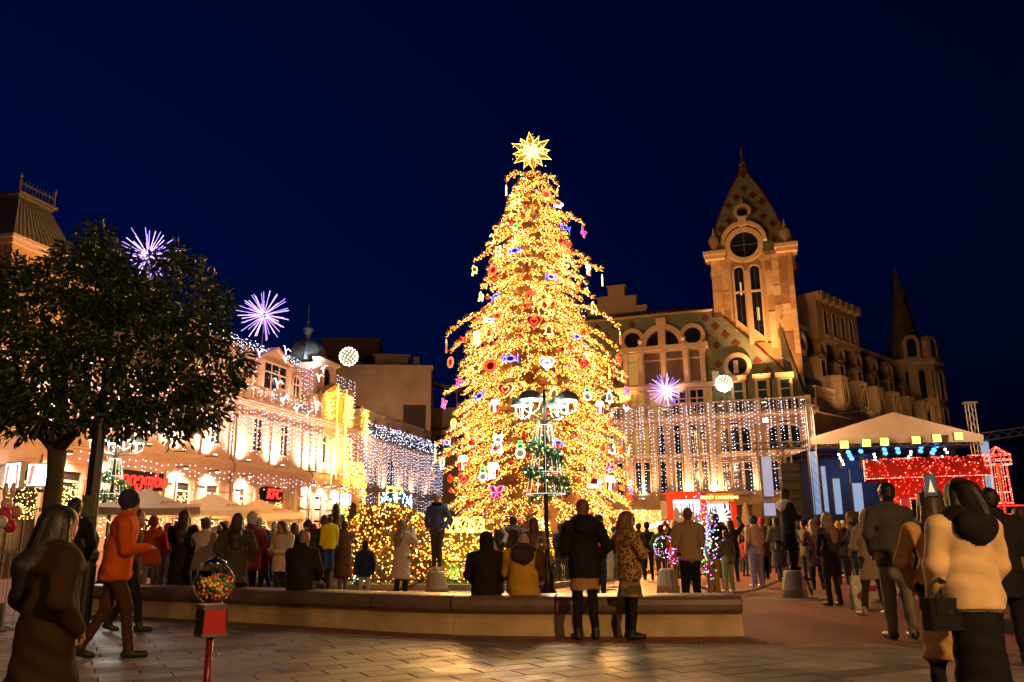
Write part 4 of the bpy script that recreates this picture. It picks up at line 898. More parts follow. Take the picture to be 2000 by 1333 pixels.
while z < ZT-.1:
    Rr = Rz(z); nb = max(6, int(2*PI*Rr/.76))
    off = rs.uniform(0, 6)
    mine = [q for q in rim if z <= q[2] < z+.36+.05*Rr]
    for i in range(nb+len(mine)):
        a = off+2*PI*i/nb+rs.normal()*.08; zz = z+rs.uniform(-.13, .13); L_ = Rr*rs.uniform(.80, 1.06)
        if rs.random() < .13: L_ *= 1.2
        rise = .30+.06*L_; drop = .34+.40*(L_/3.4)
        if 7.5 < z < 9.6: rise += .2; drop += .4
        if i >= nb: q = mine[i-nb]; a = q[0]; L_ = q[1]; zz = q[2]+.12+drop-rise*math.sin(2.2)-.15
        ts = np.linspace(.25, 1, 12)
        px = L_*ts; pz = zz+rise*np.sin(ts*2.2)-drop*ts**2.6+.15
        ca_, sa_ = math.cos(a), math.sin(a)
        if k % 3 == 0: TW.append(np.stack([px*ca_, px*sa_, pz], 1))
        segs = [(np.stack([px, np.zeros(12), pz], 1), int(L_*15)+6)]
        nt_ = int(L_*4.2)+3
        for q in range(nt_):          # side twigs, shorter towards the tip
            t = .32+.66*(q+rs.random()*.6)/nt_; bx = L_*t; bz = np.interp(t, ts, pz); sd = -1 if q % 2 else 1
            tl = (.42-.22*t)*rs.uniform(.7, 1.2); u_ = np.linspace(0, 1, 6)
            segs.append((np.stack([bx+tl*.62*u_, sd*tl*.78*u_, bz+.07*np.sin(u_*2.6)-.10*u_**2+rs.normal()*.02], 1), int(tl/.047)+2))
        for sg, nn in segs:
            u_ = np.linspace(0, len(sg)-1, nn)+rs.uniform(-.15, .15, nn); u_ = np.clip(u_, 0, len(sg)-1); ii = np.arange(len(sg))
            x_, y_, z_ = (np.interp(u_, ii, sg[:, d]) for d in range(3))
            J = rs.normal(size=(3, nn))*.018
            BP_.append(np.stack([x_*ca_-y_*sa_, x_*sa_+y_*ca_, z_], 1)+J.T)
            nl = int(nn*1.7); u_ = rs.uniform(0, len(sg)-1, nl); x_, y_, z_ = (np.interp(u_, ii, sg[:, d]) for d in range(3))
            LP.append(np.stack([x_*ca_-y_*sa_, x_*sa_+y_*ca_, z_], 1)); d = rs.normal(size=(nl, 3))*.7+np.array([ca_*.7, sa_*.7, 0]); LD.append(d)
        k += 1
    z += .36+.05*Rr
BPa = np.concatenate(BP_); LPa = np.concatenate(LP); LDa = np.concatenate(LD)
gl = [EM('tree_gold', (1.0, .36, .033), 8.5), EM('tree_warm', (1.0, .64, .30), 13), EM('tree_amber', (1.0, .2, .013), 8)]
bulbs('light_string', BPa, rs.uniform(.011, .019, len(BPa)), gl, tree, mi=rs.choice(3, len(BPa), p=[.54, .14, .32]))
put(leaf_mesh('needles', LPa, LDa, rs.uniform(.10, .19, len(LPa)), .03, [M('fir_lit_dark', (.06, .05, .012), .6), M('fir_lit_gold', (.15, .075, .016), .55)], mi=rs.integers(0, 2, len(LPa))), 'needles', tree, kind='stuff')  # golden lamplight put into the needle colours
b_ = MB()
for p in TW: b_.tube([tuple(q) for q in p[::3]], [.03, .022, .016, .008], 3)
b_.build('branches', M('branch_wire', (.06, .045, .02), .7), tree, kind='stuff')
print('tree bulbs', len(BPa), 'needles', len(LPa))
# star
sp = atY(1038, 297, TY); sz = sp.z
star = bpy.data.objects.new('star', None); col.objects.link(star); star.parent = tree; star.location = (sp.x-TX, 0, sz)
sm = EM('star_tube', (1, .60, .11), 3.2)
for k in range(12):
    a = 2*PI*k/12+.1; rr = .86 if k % 2 else .74
    d = Vector((math.cos(a), 0, math.sin(a))); s_ = Vector((-math.sin(a), 0, math.cos(a))); yo = Vector((0, .03*(-1)**k, 0))
    pt = [d*.12+yo, d*rr*.55+s_*.13+yo, d*rr+yo, d*rr*.55-s_*.13+yo]
    MB().tube(pt, .022, 4, closed=True).build('star_ray', sm, star)
    MB().add([tuple(q+Vector((0, .012, 0))) for q in pt], [(0, 1, 2, 3)]).build('star_net', M('star_netting', (.30, .18, .04), .7), star)
q = rs.normal(size=(420, 3))*.24; q[:, 1] *= .2; bulbs('star_bulbs', q, .016, gl, star, mi=rs.integers(0, 2, 420))
lamp('star_glow', (0, -.5, 0), 30, (1, .65, .2), star, r=.01)

# red baubles
bmats = [M('bauble_red', (.45, .02, .012), .16, var=.05, spec=.8), M('bauble_orange', (.5, .06, .015), .18, var=.05, spec=.8)]
bmesh_ = [MB().ball((0, 0, -.12), .115, 9).lathe([(.03, -.02), (.03, .03), (.012, .04)], 6).mesh('bauble', m, True) for m in bmats]
for i in range(110):
    z = 1.3+(ZT-2.4)*(1-math.sqrt(random.random())) if random.random() < .6 else random.uniform(1.2, ZT-1.5)
    a = random.uniform(PI*1.02, PI*1.98); r_ = Rz(z)*random.uniform(.93, 1.04)+.06
    o = put(bmesh_[i % 2], 'bauble', None, (TX+r_*math.cos(a), TY+r_*math.sin(a), z), sc=random.uniform(.65, .95))
    tag(o, 'small shiny red bauble hanging among the gold lights of the tree', 'bauble', 'red baubles on the big tree')
# neon ornaments
NE = {'blue': ((.05, .12, 1), 3.2), 'pink': ((1, .05, .38), 3), 'red': ((1, .07, .03), 2.2), 'gold': ((1, .66, .18), 4), 'white': ((1, .93, .8), 5), 'green': ((.12, 1, .25), 2.5)}
def ne(c): return EM('neon_'+c, NE[c][0], NE[c][1])
def pan(c): return {'blue': M('panel_blue', (.03, .05, .35), .5), 'pink': M('panel_pink', (.4, .03, .15), .5), 'red': M('panel_red', (.4, .02, .015), .5), 'gold': M('panel_gold', (.45, .25, .05), .5), 'white': M('panel_white', (.6, .55, .48), .5), 'green': M('panel_green', (.04, .3, .08), .5)}[c]
def circ(cx, cz, r_, n=14, sz_=1): return [(cx+r_*math.cos(2*PI*i/n), cz+r_*sz_*math.sin(2*PI*i/n)) for i in range(n)]
def heart(r_): return [(r_*.062*16*math.sin(t)**3, r_*.062*(13*math.cos(t)-5*math.cos(2*t)-2*math.cos(3*t)-math.cos(4*t))) for t in np.linspace(0, 2*PI, 20)[:-1]]
SH = {
 'candy': [(circ(0, 0, .5, 12, .75), None), ([(.5, 0), (1, .5), (.85, 0), (1, -.5)], None), ([(-.5, 0), (-1, .5), (-.85, 0), (-1, -.5)], None)],
 'heart': [(heart(1), None), (heart(.5), None)],
 'butterfly': [([(0, 0), (.35, .75), (.85, .8), (.6, .05)], None), ([(0, 0), (-.35, .75), (-.85, .8), (-.6, .05)], None), ([(0, 0), (.55, -.1), (.7, -.6), (.3, -.65)], None), ([(0, 0), (-.55, -.1), (-.7, -.6), (-.3, -.65)], None)],
 'gift': [([(-.6, -.9), (.6, -.9), (.6, .25), (-.6, .25)], 'red'), ([(-.16, -.85), (.16, -.85), (.16, .3), (-.16, .3)], None), ([(-.72, .28), (.72, .28), (.72, .55), (-.72, .55)], None), (circ(-.3, .78, .24, 9), None), (circ(.3, .78, .24, 9), None)],
 'bell': [([(-.7, -.6), (-.45, -.3), (-.38, .35), (0, .7), (.38, .35), (.45, -.3), (.7, -.6)], None), (circ(0, -.75, .16, 8), None), (circ(0, .85, .14, 8), None)],
 'snowman': [(circ(0, -.45, .52), None), (circ(0, .3, .34), 'green'), ([(-.2, .6), (.2, .6), (.2, .95), (-.2, .95)], 'green')],
 'candle': [([(-.14, -1), (.14, -1), (.14, .55), (-.14, .55)], None), ([(-.1, .62), (0, 1.05), (.1, .62)], 'gold')],
 'star': [([(math.cos(PI/2+PI*k/5)*(1 if k % 2 == 0 else .45), math.sin(PI/2+PI*k/5)*(1 if k % 2 == 0 else .45)) for k in range(10)], None)],
 'disc': [(circ(0, 0, .85), None), (circ(0, 0, .6), None)],
 'hat': [([(-.6, -.1), (-.1, .8), (.6, .6), (.8, .2), (.45, -.1)], 'red'), ([(-.75, -.45), (.65, -.45), (.65, -.12), (-.75, -.12)], None), (circ(.82, .15, .22, 9), None)],
 'bear': [(circ(0, .42, .42), None), (circ(0, -.35, .5), None), (circ(-.36, .8, .2, 8), None), (circ(.36, .8, .2, 8), None), (circ(-.45, -.85, .2, 8), None), (circ(.45, -.85, .2, 8), None)],
 'horse': [([(-.8, -.8), (-.5, -.1), (-.7, .5), (-.3, .95), (.05, .5), (.6, .35), (.8, -.1), (.6, -.85), (.25, -.35), (-.25, -.35), (-.4, -.85)], None)],
 'globe': [(circ(0, .2, .7), None), ([(-.4, -.55), (.4, -.55), (.5, -.95), (-.5, -.95)], None)],
}
SC = {}
def ornament(kind, c, x, y, s, rot=0, p=None, lab=None):
    p = p or tree_point(x, y)
    yaw = math.atan2(p.y-TY, p.x-TX)+PI/2
    t = thing(kind+'_light' if kind not in ('heart', 'disc', 'hat') else 'neon_'+kind, lab, 'light figure', p, group='neon figures on the big tree', rot=(0, rot, yaw*.6))
    for q, (poly, cc) in enumerate(SH[kind]):
        key = (kind, q, cc or c)
        if key not in SC:
            b1 = MB().tube([(a, -.03, d) for a, d in poly], .075, 5, closed=True).mesh('neon_tube', ne(cc or c)); b2 = MB().prism(poly, -.01, .02).mesh('panel', pan(cc or c)); SC[key] = (b1, b2)
        put(SC[key][0], 'neon_tube', t, sc=s*.62)
        if q == 0 or kind in ('candy', 'butterfly', 'gift', 'snowman'): put(SC[key][1], 'panel', t, sc=s*.62)
    return t
WORD = {'candy': 'neon wrapped candy', 'butterfly': 'neon butterfly', 'heart': 'neon heart', 'disc': 'neon-rimmed disc', 'gift': 'lit gift box with white bow', 'bell': 'glowing bell', 'snowman': 'glowing snowman', 'candle': 'glowing candle stick', 'star': 'outlined star', 'hat': 'white-rimmed red hat', 'bear': 'glowing bear shape', 'horse': 'glowing rocking horse shape', 'globe': 'glowing snow globe'}
for kind, c, x, y, s, rot, where in ORN:
    w = WORD[kind]; w = ('red and ' if kind == 'gift' else c+' ')+w if kind not in ('hat', 'gift') else w
    ornament(kind, c, x, y, s, rot, lab='%s on the tree, %s' % (w, where))

# ================================================================ LAWN, FENCE, LIGHT FIGURES
LAWN = [(-10, 25.5), (-4.9, 22.6), (.55, 21.4), (2.4, 25.0), (4.9, 31.5), (3, 37), (-4, 38), (-10, 34)]
lg = M('lawn_soil', (.05, .075, .02), .9, var=.3, scale=8)
struct(MB().vprism(LAWN, 0, .12).build('lawn', lg))
kb = M('kerb_stone', (.33, .28, .22), .6, bump=.2)
kerb = bpy.data.objects.new('lawn_kerb', None); col.objects.link(kerb); struct(kerb)
for (a, b_), (c, d) in zip(LAWN, LAWN[1:]+LAWN[:1]):
    n = max(1, int(math.hypot(c-a, d-b_)/1.0))
    t = Vector((c-a, d-b_)).normalized(); nn = Vector((t.y, -t.x))
    for i in range(n):
        p = Vector((a+(c-a)*i/n, b_+(d-b_)*i/n)); q = Vector((a+(c-a)*(i+1)/n, b_+(d-b_)*(i+1)/n))-t*.01
        MB().vprism([tuple(p+nn*.2), tuple(q+nn*.2), tuple(q+nn*.003), tuple(p+nn*.003)], 0, .15).build('kerb_stone', kb, kerb)
n = 15000; gp = rs.uniform((-8, 21.5), (3.5, 27), (n*2, 2))
def inside(P, poly):
    x, y = P[:, 0], P[:, 1]; r_ = np.zeros(len(P), bool)
    for (a, b_), (c, d) in zip(poly, poly[1:]+poly[:1]): r_ ^= ((b_ > y) != (d > y)) & (x < (c-a)*(y-b_)/(d-b_+1e-12)+a)
    return r_
gp = gp[inside(gp, LAWN)][:n]
tag(put(leaf_mesh('grass', np.c_[gp, np.full(len(gp), .12)], rs.normal(size=(len(gp), 3))*.35+[0, 0, 1], rs.uniform(.05, .11, len(gp)), .014, M('grass_blade', (.09, .16, .03), .6)), 'grass', kind='stuff'), 'short green grass on the lawn under the tree', 'grass')
iron = M('fence_iron', (.03, .025, .02), .5, .3)
picket = MB().box(-.011, .011, -.011, .011, 0, .46).mesh('picket', iron)
meander = MB().box(-.011, .011, -.011, .011, 0, .3).box(-.06, .011, -.011, .011, .29, .31).box(-.06, -.04, -.011, .011, .31, .46).mesh('meander_picket', iron)
def fence(label, A, Bp, n_):
    a = Vector(A); c = Vector(Bp); L_ = (c-a).length; t = thing('fence', label, 'fence', (*a, .12), math.atan2(c.y-a.y, c.x-a.x), 'low iron fence round the lawn')
    for z in (.1, .56): MB().box(0, L_, -.018, .018, z, z+.035).build('rail', iron, t)
    for i in range(n_+1): MB().box(L_*i/n_-.025, L_*i/n_+.025, -.025, .025, 0, .66).build('post', iron, t)
    m = int(L_/.15)
    for i in range(m): put(meander if i % 3 == 1 else picket, 'picket', t, ((i+.5)*L_/m, 0, .12))
fence('low black iron fence left of the lit dome', (-9.8, 25.6), (-4.95, 22.75), 4)
fence('low black iron fence in front of the lit dome and gold box', (-4.85, 22.75), (.45, 21.6), 4)
fence('low iron fence running back beside the street lamp', (.62, 21.7), (2.4, 25.2), 3)

leafd = [M('lit_leaf', (.16, .10, .02), .6), M('lit_leaf2', (.24, .13, .025), .6)]  # glow of the bulbs put into the gold leaf colours
def ellipsoid_pts(n, c, r_, zmin=-1):
    v = rs.normal(size=(n*2, 3)); v /= np.linalg.norm(v, axis=1, keepdims=True); v = v[v[:, 2] > zmin][:n]; return np.array(c)+v*np.array(r_), v
dc = atY(755, 1070, 24.0)
dome_t = thing('light_dome', 'big round dome of leaves and golden lights left of the photographing woman', 'light figure', (dc.x, 24.0, .12))
P_, N_ = ellipsoid_pts(5200, (0, 0, .75), (1.28, 1.1, 1.32), -.6); P_ = P_+rs.normal(size=P_.shape)*.05
keep = ~((P_[:, 0] < -.25) & (P_[:, 0] > -.95) & (P_[:, 2] < .75) & (P_[:, 1] < 0)); P_, N_ = P_[keep], N_[keep]
put(leaf_mesh('leaves', P_, N_+rs.normal(size=N_.shape)*.8, rs.uniform(.1, .2, len(P_)), .05, leafd, mi=rs.integers(0, 2, len(P_))), 'leaves', dome_t, kind='stuff')
MB().ball((0, 0, .75), 1, 12, sc=(1.1, .92, 1.15)).build('frame_net', M('net_dark', (.05, .035, .01), .9), dome_t)
Q, _ = ellipsoid_pts(1450, (0, 0, .75), (1.36, 1.18, 1.4), -.6); bulbs('bulbs', Q, rs.uniform(.016, .028, len(Q)), gl[:2]+[gl[2]], dome_t, mi=rs.choice(3, len(Q), p=[.55, .1, .35]))
lamp('dome_glow', (.2, -1.9, .9), 70, (1, .55, .12), dome_t, r=.01)
b0 = atY(905, 1085, 23.2)
gb = thing('gold_gift_box', 'square golden light box with bow loops below the tree', 'light figure', (b0.x, 23.3, .12), R(6))
w, h = .66, 1.32
MB().box(-w, w, -w, w, 0, h).build('box_frame', M('net_gold', (.14, .09, .02), .9, bump=.5, bscale=20), gb)
F_ = rs.uniform(-1, 1, (2600, 2)); face = rs.integers(0, 3, 2600)
P_ = np.where(face[:, None] == 0, np.c_[F_[:, 0]*w, np.full(2600, -w-.02), (F_[:, 1]+1)/2*h], np.where(face[:, None] == 1, np.c_[np.full(2600, -w-.02), F_[:, 0]*w, (F_[:, 1]+1)/2*h], np.c_[F_[:, 0]*w, F_[:, 1]*w, np.full(2600, h+.02)]))
put(leaf_mesh('tinsel', P_, rs.normal(size=(2600, 3)), .1, .02, leafd, mi=rs.integers(0, 2, 2600)), 'tinsel', gb, kind='stuff')
bulbs('bulbs', P_[:1300]+rs.normal(size=(1300, 3))*.03, .022, gl, gb, mi=rs.choice(3, 1300, p=[.5, .15, .35]))
lm = EM('loop_gold', (1, .68, .12), 3.5)
for x, tz in ((-.36, .2), (-.02, -.15), (.36, .1)):
    MB().tube([(x+.2*math.cos(a), tz*.2*math.sin(a), h+.22+.2*math.sin(a)) for a in np.linspace(0, 2*PI, 18)[:-1]], .035, 6, closed=True).build('bow_loop', lm, gb)
    MB().tube([(x-.12, 0, h+.3), (x, -.03, h+.1), (x+.1, 0, h+.34)], .025, 5).build('bow_knot', lm, gb)
lamp('box_glow', (0, -1.6, .8), 40, (1, .55, .12), gb, r=.01)
# low golden mound between dome and box
gm_ = thing('light_mound', 'low golden light mound between lit dome and gold box', 'light figure', (atY(843, 1090, 24).x, 24.2, .12))
P_, N_ = ellipsoid_pts(1800, (0, 0, .1), (.75, .6, .8), -.2); put(leaf_mesh('leaves', P_, N_+rs.normal(size=N_.shape)*.8, .12, .04, leafd, mi=rs.integers(0, 2, len(P_))), 'leaves', gm_, kind='stuff')
MB().ball((0, 0, .1), 1, 10, sc=(.68, .54, .72)).build('frame_net', MATS['net_dark'], gm_)
Q, _ = ellipsoid_pts(420, (0, 0, .1), (.8, .66, .86), -.2); bulbs('bulbs', Q, .022, gl, gm_, mi=rs.choice(3, len(Q), p=[.5, .15, .35]))
# blue gift boxes
bled = EM('ice_led', (.55, .9, 1), 9); tin = M('blue_tinsel', (.012, .04, .09), .5, var=.4, scale=14, bump=.8, bscale=30)
def blue_box(label, x, D, z0, w, h):
    c = atY(x, 1058, D); t = thing('blue_gift_box', label, 'light figure', (c.x, D, z0), R(14), 'blue gift box lights')
    MB().box(-w, w, -w, w, 0, h).build('box_body', tin, t)
    rib_ = EM('ribbon_gold', (1, .72, .08), 2.2)
    MB().box(-w*.13, w*.13, -w-.02, w+.02, 0, h+.02).build('ribbon', rib_, t); MB().box(-w-.02, w+.02, -w*.13, w*.13, .001, h+.019).build('ribbon', rib_, t)
    for s in (-1, 1): MB().tube([(s*(.2*w+.2*w*math.cos(a))*1.3, 0, h+.2*w+.2*w*math.sin(a)) for a in np.linspace(0, 2*PI, 16)[:-1]], .045, 6, closed=True).build('bow_loop', EM('bow_lemon', (.9, 1, .22), 1.3), t)
    F_ = rs.uniform(-1, 1, (330, 2)); f = rs.integers(0, 2, 330)
    bulbs('bulbs', np.where(f[:, None] == 0, np.c_[F_[:, 0]*w, np.full(330, -w-.03), (F_[:, 1]+1)/2*h], np.c_[np.full(330, w+.03), F_[:, 0]*w, (F_[:, 1]+1)/2*h]), .026, bled, t)
blue_box('lower dark blue gift box with ice white lights behind the golden dome', 800, 27.2, .12, .95, 1.62)
blue_box('upper dark blue gift box with yellow ribbon and bow', 768, 27.2, 1.75, .48, 1.0)
# small cone trees and green garden spots
cone = thing('cone_tree', 'small dark blue lit cone at the foot of the golden dome', 'light figure', (atY(705, 1090, 23.4).x, 23.4, .12))
MB().lathe([(.2, 0), (.02, .75)], 10).build('cone', tin, cone); q = rs.uniform(0, 1, (60, 2)); bulbs('bulbs', np.c_[(.21-.19*q[:, 0])*np.cos(q[:, 1]*6.28), (.21-.19*q[:, 0])*np.sin(q[:, 1]*6.28), q[:, 0]*.74], .018, bled, cone)
for lab, x, y, D in (('green garden spotlight left on the lawn', 700, 1135, 22.9), ('green garden spotlight by the gold box', 890, 1110, 22.6)):
    p = atY(x, y, D); t = thing('garden_spotlight', lab, 'lamp', (p.x, D, .12), group='green garden lights'); MB().lathe([(.05, 0), (.07, .12)], 8).build('case', iron, t); MB().lathe([(.06, .121), (.06, .13)], 8).build('lens', EM('green_lens', (.1, 1, .2), 14), t)
    lamp('green_spot', (0, -.15, .3), 16, (.12, 1, .2), t, r=.05)
# point lights added round the tree to strengthen the strings' light
for i in range(34):
    z = 1.4+(ZT-2.2)*((i+.5)/34)**1.25; a = i*2.39996; r_ = Rz(z)+.12
    lamp('tree_fill_light', (r_*math.cos(a), r_*math.sin(a), z), (70*Rz(z)/2+20)*6, (1, .50, .14), tree, r=.02)

# ================================================================ STREET LAMPS
green_iron = M('lamp_green_iron', (.05, .075, .07), .45, .4); hood_m = M('lamp_hood', (.16, .21, .19), .4, .1); black_iron = M('lamp_black_iron', (.02, .02, .02), .4, .4)  # hood colour paled to look lit by its own lantern
wl_ = EM('lamp_white_glass', (.88, 1, .90), 4)
def street_lamp(label, loc, k=1.0, deco=True, rz=0):
    t = thing('street_lamp', label, 'street lamp', loc, rz, 'street lamps with four hooded lanterns')
    MB().lathe([(.2, 0), (.2, .1), (.15, .16), (.15, .45), (.1, .62), (.065, .8), (.06, 1.1), (.075, 1.12), (.075, 1.2), (.055, 1.25), (.045, 4.2), (.03, 4.7)], 12).build('post', black_iron, t, smooth=True)
    for i in range(4):
        a = PI/4+i*PI/2; d = Vector((math.cos(a), math.sin(a), 0))
        MB().tube([d*.05+Vector((0, 0, 3.95)), d*.3+Vector((0, 0, 4.0)), d*.62+Vector((0, 0, 4.05))], .022, 5).build('arm', green_iron, t)
        MB().tube([d*.12+Vector((0, 0, 4.15)), d*.3+Vector((0, 0, 4.24)), d*.42+Vector((0, 0, 4.1)), d*.32+Vector((0, 0, 4.06))], .014, 5).build('scroll', green_iron, t)
        c = d*.62
        l_ = bpy.data.objects.new('lantern', None); col.objects.link(l_); l_.parent = t; l_.location = (c.x, c.y, 4.05)
        MB().lathe([(.02, 0), (.02, .3)], 6).build('lantern_stem', wl_, l_)
        for q in range(3):
            b = 2*PI*q/3; MB().tube([(.02*math.cos(b), .02*math.sin(b), 0), (.2*math.cos(b), .2*math.sin(b), .12), (.24*math.cos(b), .24*math.sin(b), .34)], .012, 4).build('lantern_bar', M('bar_white', (.6, .62, .58), .4), l_)
        MB().lathe([(.29, .34), (.285, .38), (.24, .47), (.15, .54), (.05, .57), (.02, .62)], 12).build('lantern_hood', hood_m, l_, smooth=True)
        MB().lathe([(.23, .325), (.23, .335)], 12).build('lantern_glass', wl_, l_)
        lamp('lantern_light', (0, 0, .27), 90, (.9, 1, .88), l_, r=.1)
    if deco:
        c = bpy.data.objects.new('light_cone', None); col.objects.link(c); c.parent = t
        ww = EM('cone_white', (1, .93, .78), 1.3)
        for i in range(14):
            a = 2*PI*i/14; MB().tube([(.17*math.cos(a), .17*math.sin(a), 3.85), (.46*math.cos(a), .46*math.sin(a), 2.25)], .006, 3).build('cone_wire', ww, c)
        for z, r_ in ((3.85, .17), (3.3, .27), (2.75, .37), (2.25, .46)): MB().tube([(r_*math.cos(a), r_*math.sin(a), z) for a in np.linspace(0, 2*PI, 21)[:-1]], .008, 3, closed=True).build('cone_ring', ww, c)
        th = np.linspace(0, 1, 2600); ang = th*2.2*2*PI+1.0; zz = 3.55-1.35*th; rr_ = .24+.27*th
        gp_ = np.stack([rr_*np.cos(ang), rr_*np.sin(ang), zz], 1)+rs.normal(size=(2600, 3))*.06
        put(leaf_mesh('garland', gp_, rs.normal(size=(2600, 3)), .13, .035, [M('garland_green', (.03, .16, .07), .6), M('garland_green2', (.07, .24, .10), .6)], mi=rs.integers(0, 2, 2600)), 'garland', c, kind='stuff')
        bulbs('garland_bulbs', gp_[::22]+rs.normal(size=(len(gp_[::22]), 3))*.03, .018, gl[:2], c, mi=rs.integers(0, 2, len(gp_[::22])))
    return t
g = ground(1070, 1164); street_lamp('four-hooded street lamp with green garland spiral in front of the tree', (g.x, g.y, 0), 1, True, R(12))
g = atY(208, 1058, 26); street_lamp('garlanded lit street lamp behind the umbrellas, left beside leafy tree', (g.x, 26, 0), 1.1, True)
# tall plain lamp columns: one behind the leafy tree, two assumed ones, unseen, added behind the camera to light the foreground
def column_lamp(label, loc, h=5.6, lit=0, dirv=(0, 0), poster=False):
    t = thing('lamp_column', label, 'street lamp', loc, 0, 'black lamp columns along the pavement')
    MB().lathe([(.16, 0), (.16, .95), (.19, 1.0), (.19, 1.1), (.15, 1.14), (.17, 1.24), (.17, 1.33), (.105, 1.42), (.10, 2.6), (.09, 3.3), (.055, 3.5), (.05, h-.1), (.07, h)], 10).build('post', black_iron, t)
    for i in range(6):
        a = 2*PI*i/6; MB().tube([(.165*math.cos(a), .165*math.sin(a), .15), (.165*math.cos(a), .165*math.sin(a), .9)], .018, 4).build('flute', black_iron, t)
    MB().lathe([(.07, h), (.24, h+.05), (.3, h+.2), (.22, h+.42), (.08, h+.5)], 10).build('head', black_iron, t)
    if poster: MB().box(-.09, .12, -.125, -.112, 1.62, 1.95).build('notice', M('notice_sheet', (.12, .14, .06), .7, var=.5, scale=9), t)
    if lit:
        MB().lathe([(.2, h-.04), (.2, h+.02)], 10).build('lamp_glass', EM('sodium_glass', (1, .55, .2), 12), t); lamp('lamp_light', (dirv[0], dirv[1], h-.25), lit, (1, .55, .21), t, r=.18)
    return t
g = atY(177, 1000, 12.9); column_lamp('black lamp column rising into the leafy crown, with a notice taped on', (g.x, 12.9, 0), 4.6, poster=True)
column_lamp('assumed black lamp column with warm lamp behind the photographer at right', (6.2, -3.2, 0), 5.4, 5600)  # assumed source of the warm foreground light, out of view
column_lamp('assumed black lamp column with warm lamp behind the photographer at left', (-7.5, -2.2, 0), 5.4, 1000)  # second assumed column, weaker, also out of view
# ================================================================ LEAFY TREE (left)
tg = atY(100, 1058, 14.0)
lt = thing('leafy_tree', 'broad dark evergreen street tree with forked trunk at the left', 'tree', (tg.x, 14.0, 0))
bark = M('tree_bark', (.085, .06, .035), .9, var=.3, scale=6, bump=.8, bscale=14)
def W(x, y, D): p = atY(x, y, D); return Vector((p.x-tg.x, p.y-14.0, p.z))
trunk = MB(); base = Vector((0, 0, 0)); fork = W(112, 880, 14)
trunk.tube([base, W(100, 1000, 14), W(108, 930, 14), fork], [.19, .145, .135, .15], 10)
limbs = [([fork, W(70, 830, 13.9), W(40, 760, 13.7), W(20, 650, 13.5)], .12), ([fork, W(120, 800, 14.1), W(130, 700, 14.3), W(150, 560, 14.4)], .12), ([fork, W(150, 840, 13.8), W(210, 760, 13.5), W(290, 640, 13.3)], .11), ([W(150, 840, 13.8), W(240, 800, 14.2), W(340, 740, 14.4), W(420, 660, 14.6)], .07), ([W(120, 800, 14.1), W(90, 680, 14.8), W(80, 560, 15.2)], .07), ([W(70, 830, 13.9), W(-40, 800, 13.7), W(-120, 740, 13.6)], .06), ([W(210, 760, 13.5), W(260, 620, 14.2), W(270, 510, 14.5)], .06), ([W(130, 700, 14.3), W(220, 600, 15.0), W(330, 560, 15.3)], .06), ([W(240, 800, 14.2), W(330, 800, 13.6), W(400, 770, 13.4)], .05)]
for pts, r_ in limbs: trunk.tube(pts, [r_*(1-.75*i/(len(pts)-1)) for i in range(len(pts))], 7)
trunk.build('trunk', bark, lt, smooth=True)
# crown: clumps of drooping leaves inside an uneven outline measured on the photograph
OUT = [(-130, 640), (-80, 520), (0, 490), (20, 470), (60, 500), (110, 500), (150, 450), (178, 425), (215, 455), (250, 490), (300, 510), (345, 480), (365, 495), (400, 535), (440, 550), (452, 590), (440, 640), (485, 690), (478, 730), (450, 790), (400, 840), (345, 862), (300, 830), (240, 855), (170, 835), (100, 845), (0, 850), (-130, 840)]
def inpoly(x, y):
    r_ = False
    for (a, b_), (c, d) in zip(OUT, OUT[1:]+OUT[:1]):
        if (b_ > y) != (d > y) and x < (c-a)*(y-b_)/(d-b_)+a: r_ = not r_
    return r_
r2 = random.Random(21); LPt, LDt, LM = [], [], []; twig = MB(); n = 0
holes = [(440, 690, 16), (395, 700, 14), (30, 560, 10), (110, 720, 9), (300, 700, 9), (240, 640, 8), (350, 600, 9), (60, 690, 9), (420, 760, 16), (330, 800, 9), (180, 800, 10), (380, 640, 8)]
while n < 930:
    x, y = r2.uniform(-130, 490), r2.uniform(425, 865)
    if not inpoly(x, y) or any(math.hypot(x-a, y-b_) < h for a, b_, h in holes): continue
    ex = min(1, math.hypot((x-180)/310, (y-660)/220)); dm_ = 1.9*math.sqrt(max(.05, 1-ex*ex))
    D = 14+r2.choice((-1, -1, 1))*dm_*math.sqrt(r2.random())
    c = W(x, y, D); n += 1
    out = Vector((c.x-.6, c.y, c.z-4.6)).normalized()
    for k in range(r2.randint(20, 30)):
        v = Vector((r2.gauss(0, 1), r2.gauss(0, 1), r2.gauss(0, .8)))
        if v.length < .2: continue
        v.normalize(); p = c+v*r2.uniform(.02, .2); d = v*.8+out*.35+Vector((0, 0, -.45))
        LPt.append(tuple(p)); LDt.append(tuple(d)); LM.append(r2.choice((0, 1, 1, 2, 2)))
    if n % 4 == 0: twig.tube([c-out*.5+Vector((0, 0, -.1)), c], [.014, .005], 3)
lm_ = [M('magnolia_dark', (.016, .036, .013), .4, spec=.4), M('magnolia_green', (.026, .058, .018), .38, spec=.4), M('magnolia_olive', (.05, .07, .02), .42, spec=.4)]
put(leaf_mesh('crown', np.array(LPt), np.array(LDt), np.array([r2.uniform(.08, .2) for _ in LPt]), np.array([r2.uniform(.04, .065) for _ in LPt]), lm_, mi=LM), 'crown', lt, kind='stuff')
twig.build('twigs', bark, lt, kind='stuff')
print('leaves', len(LPt))
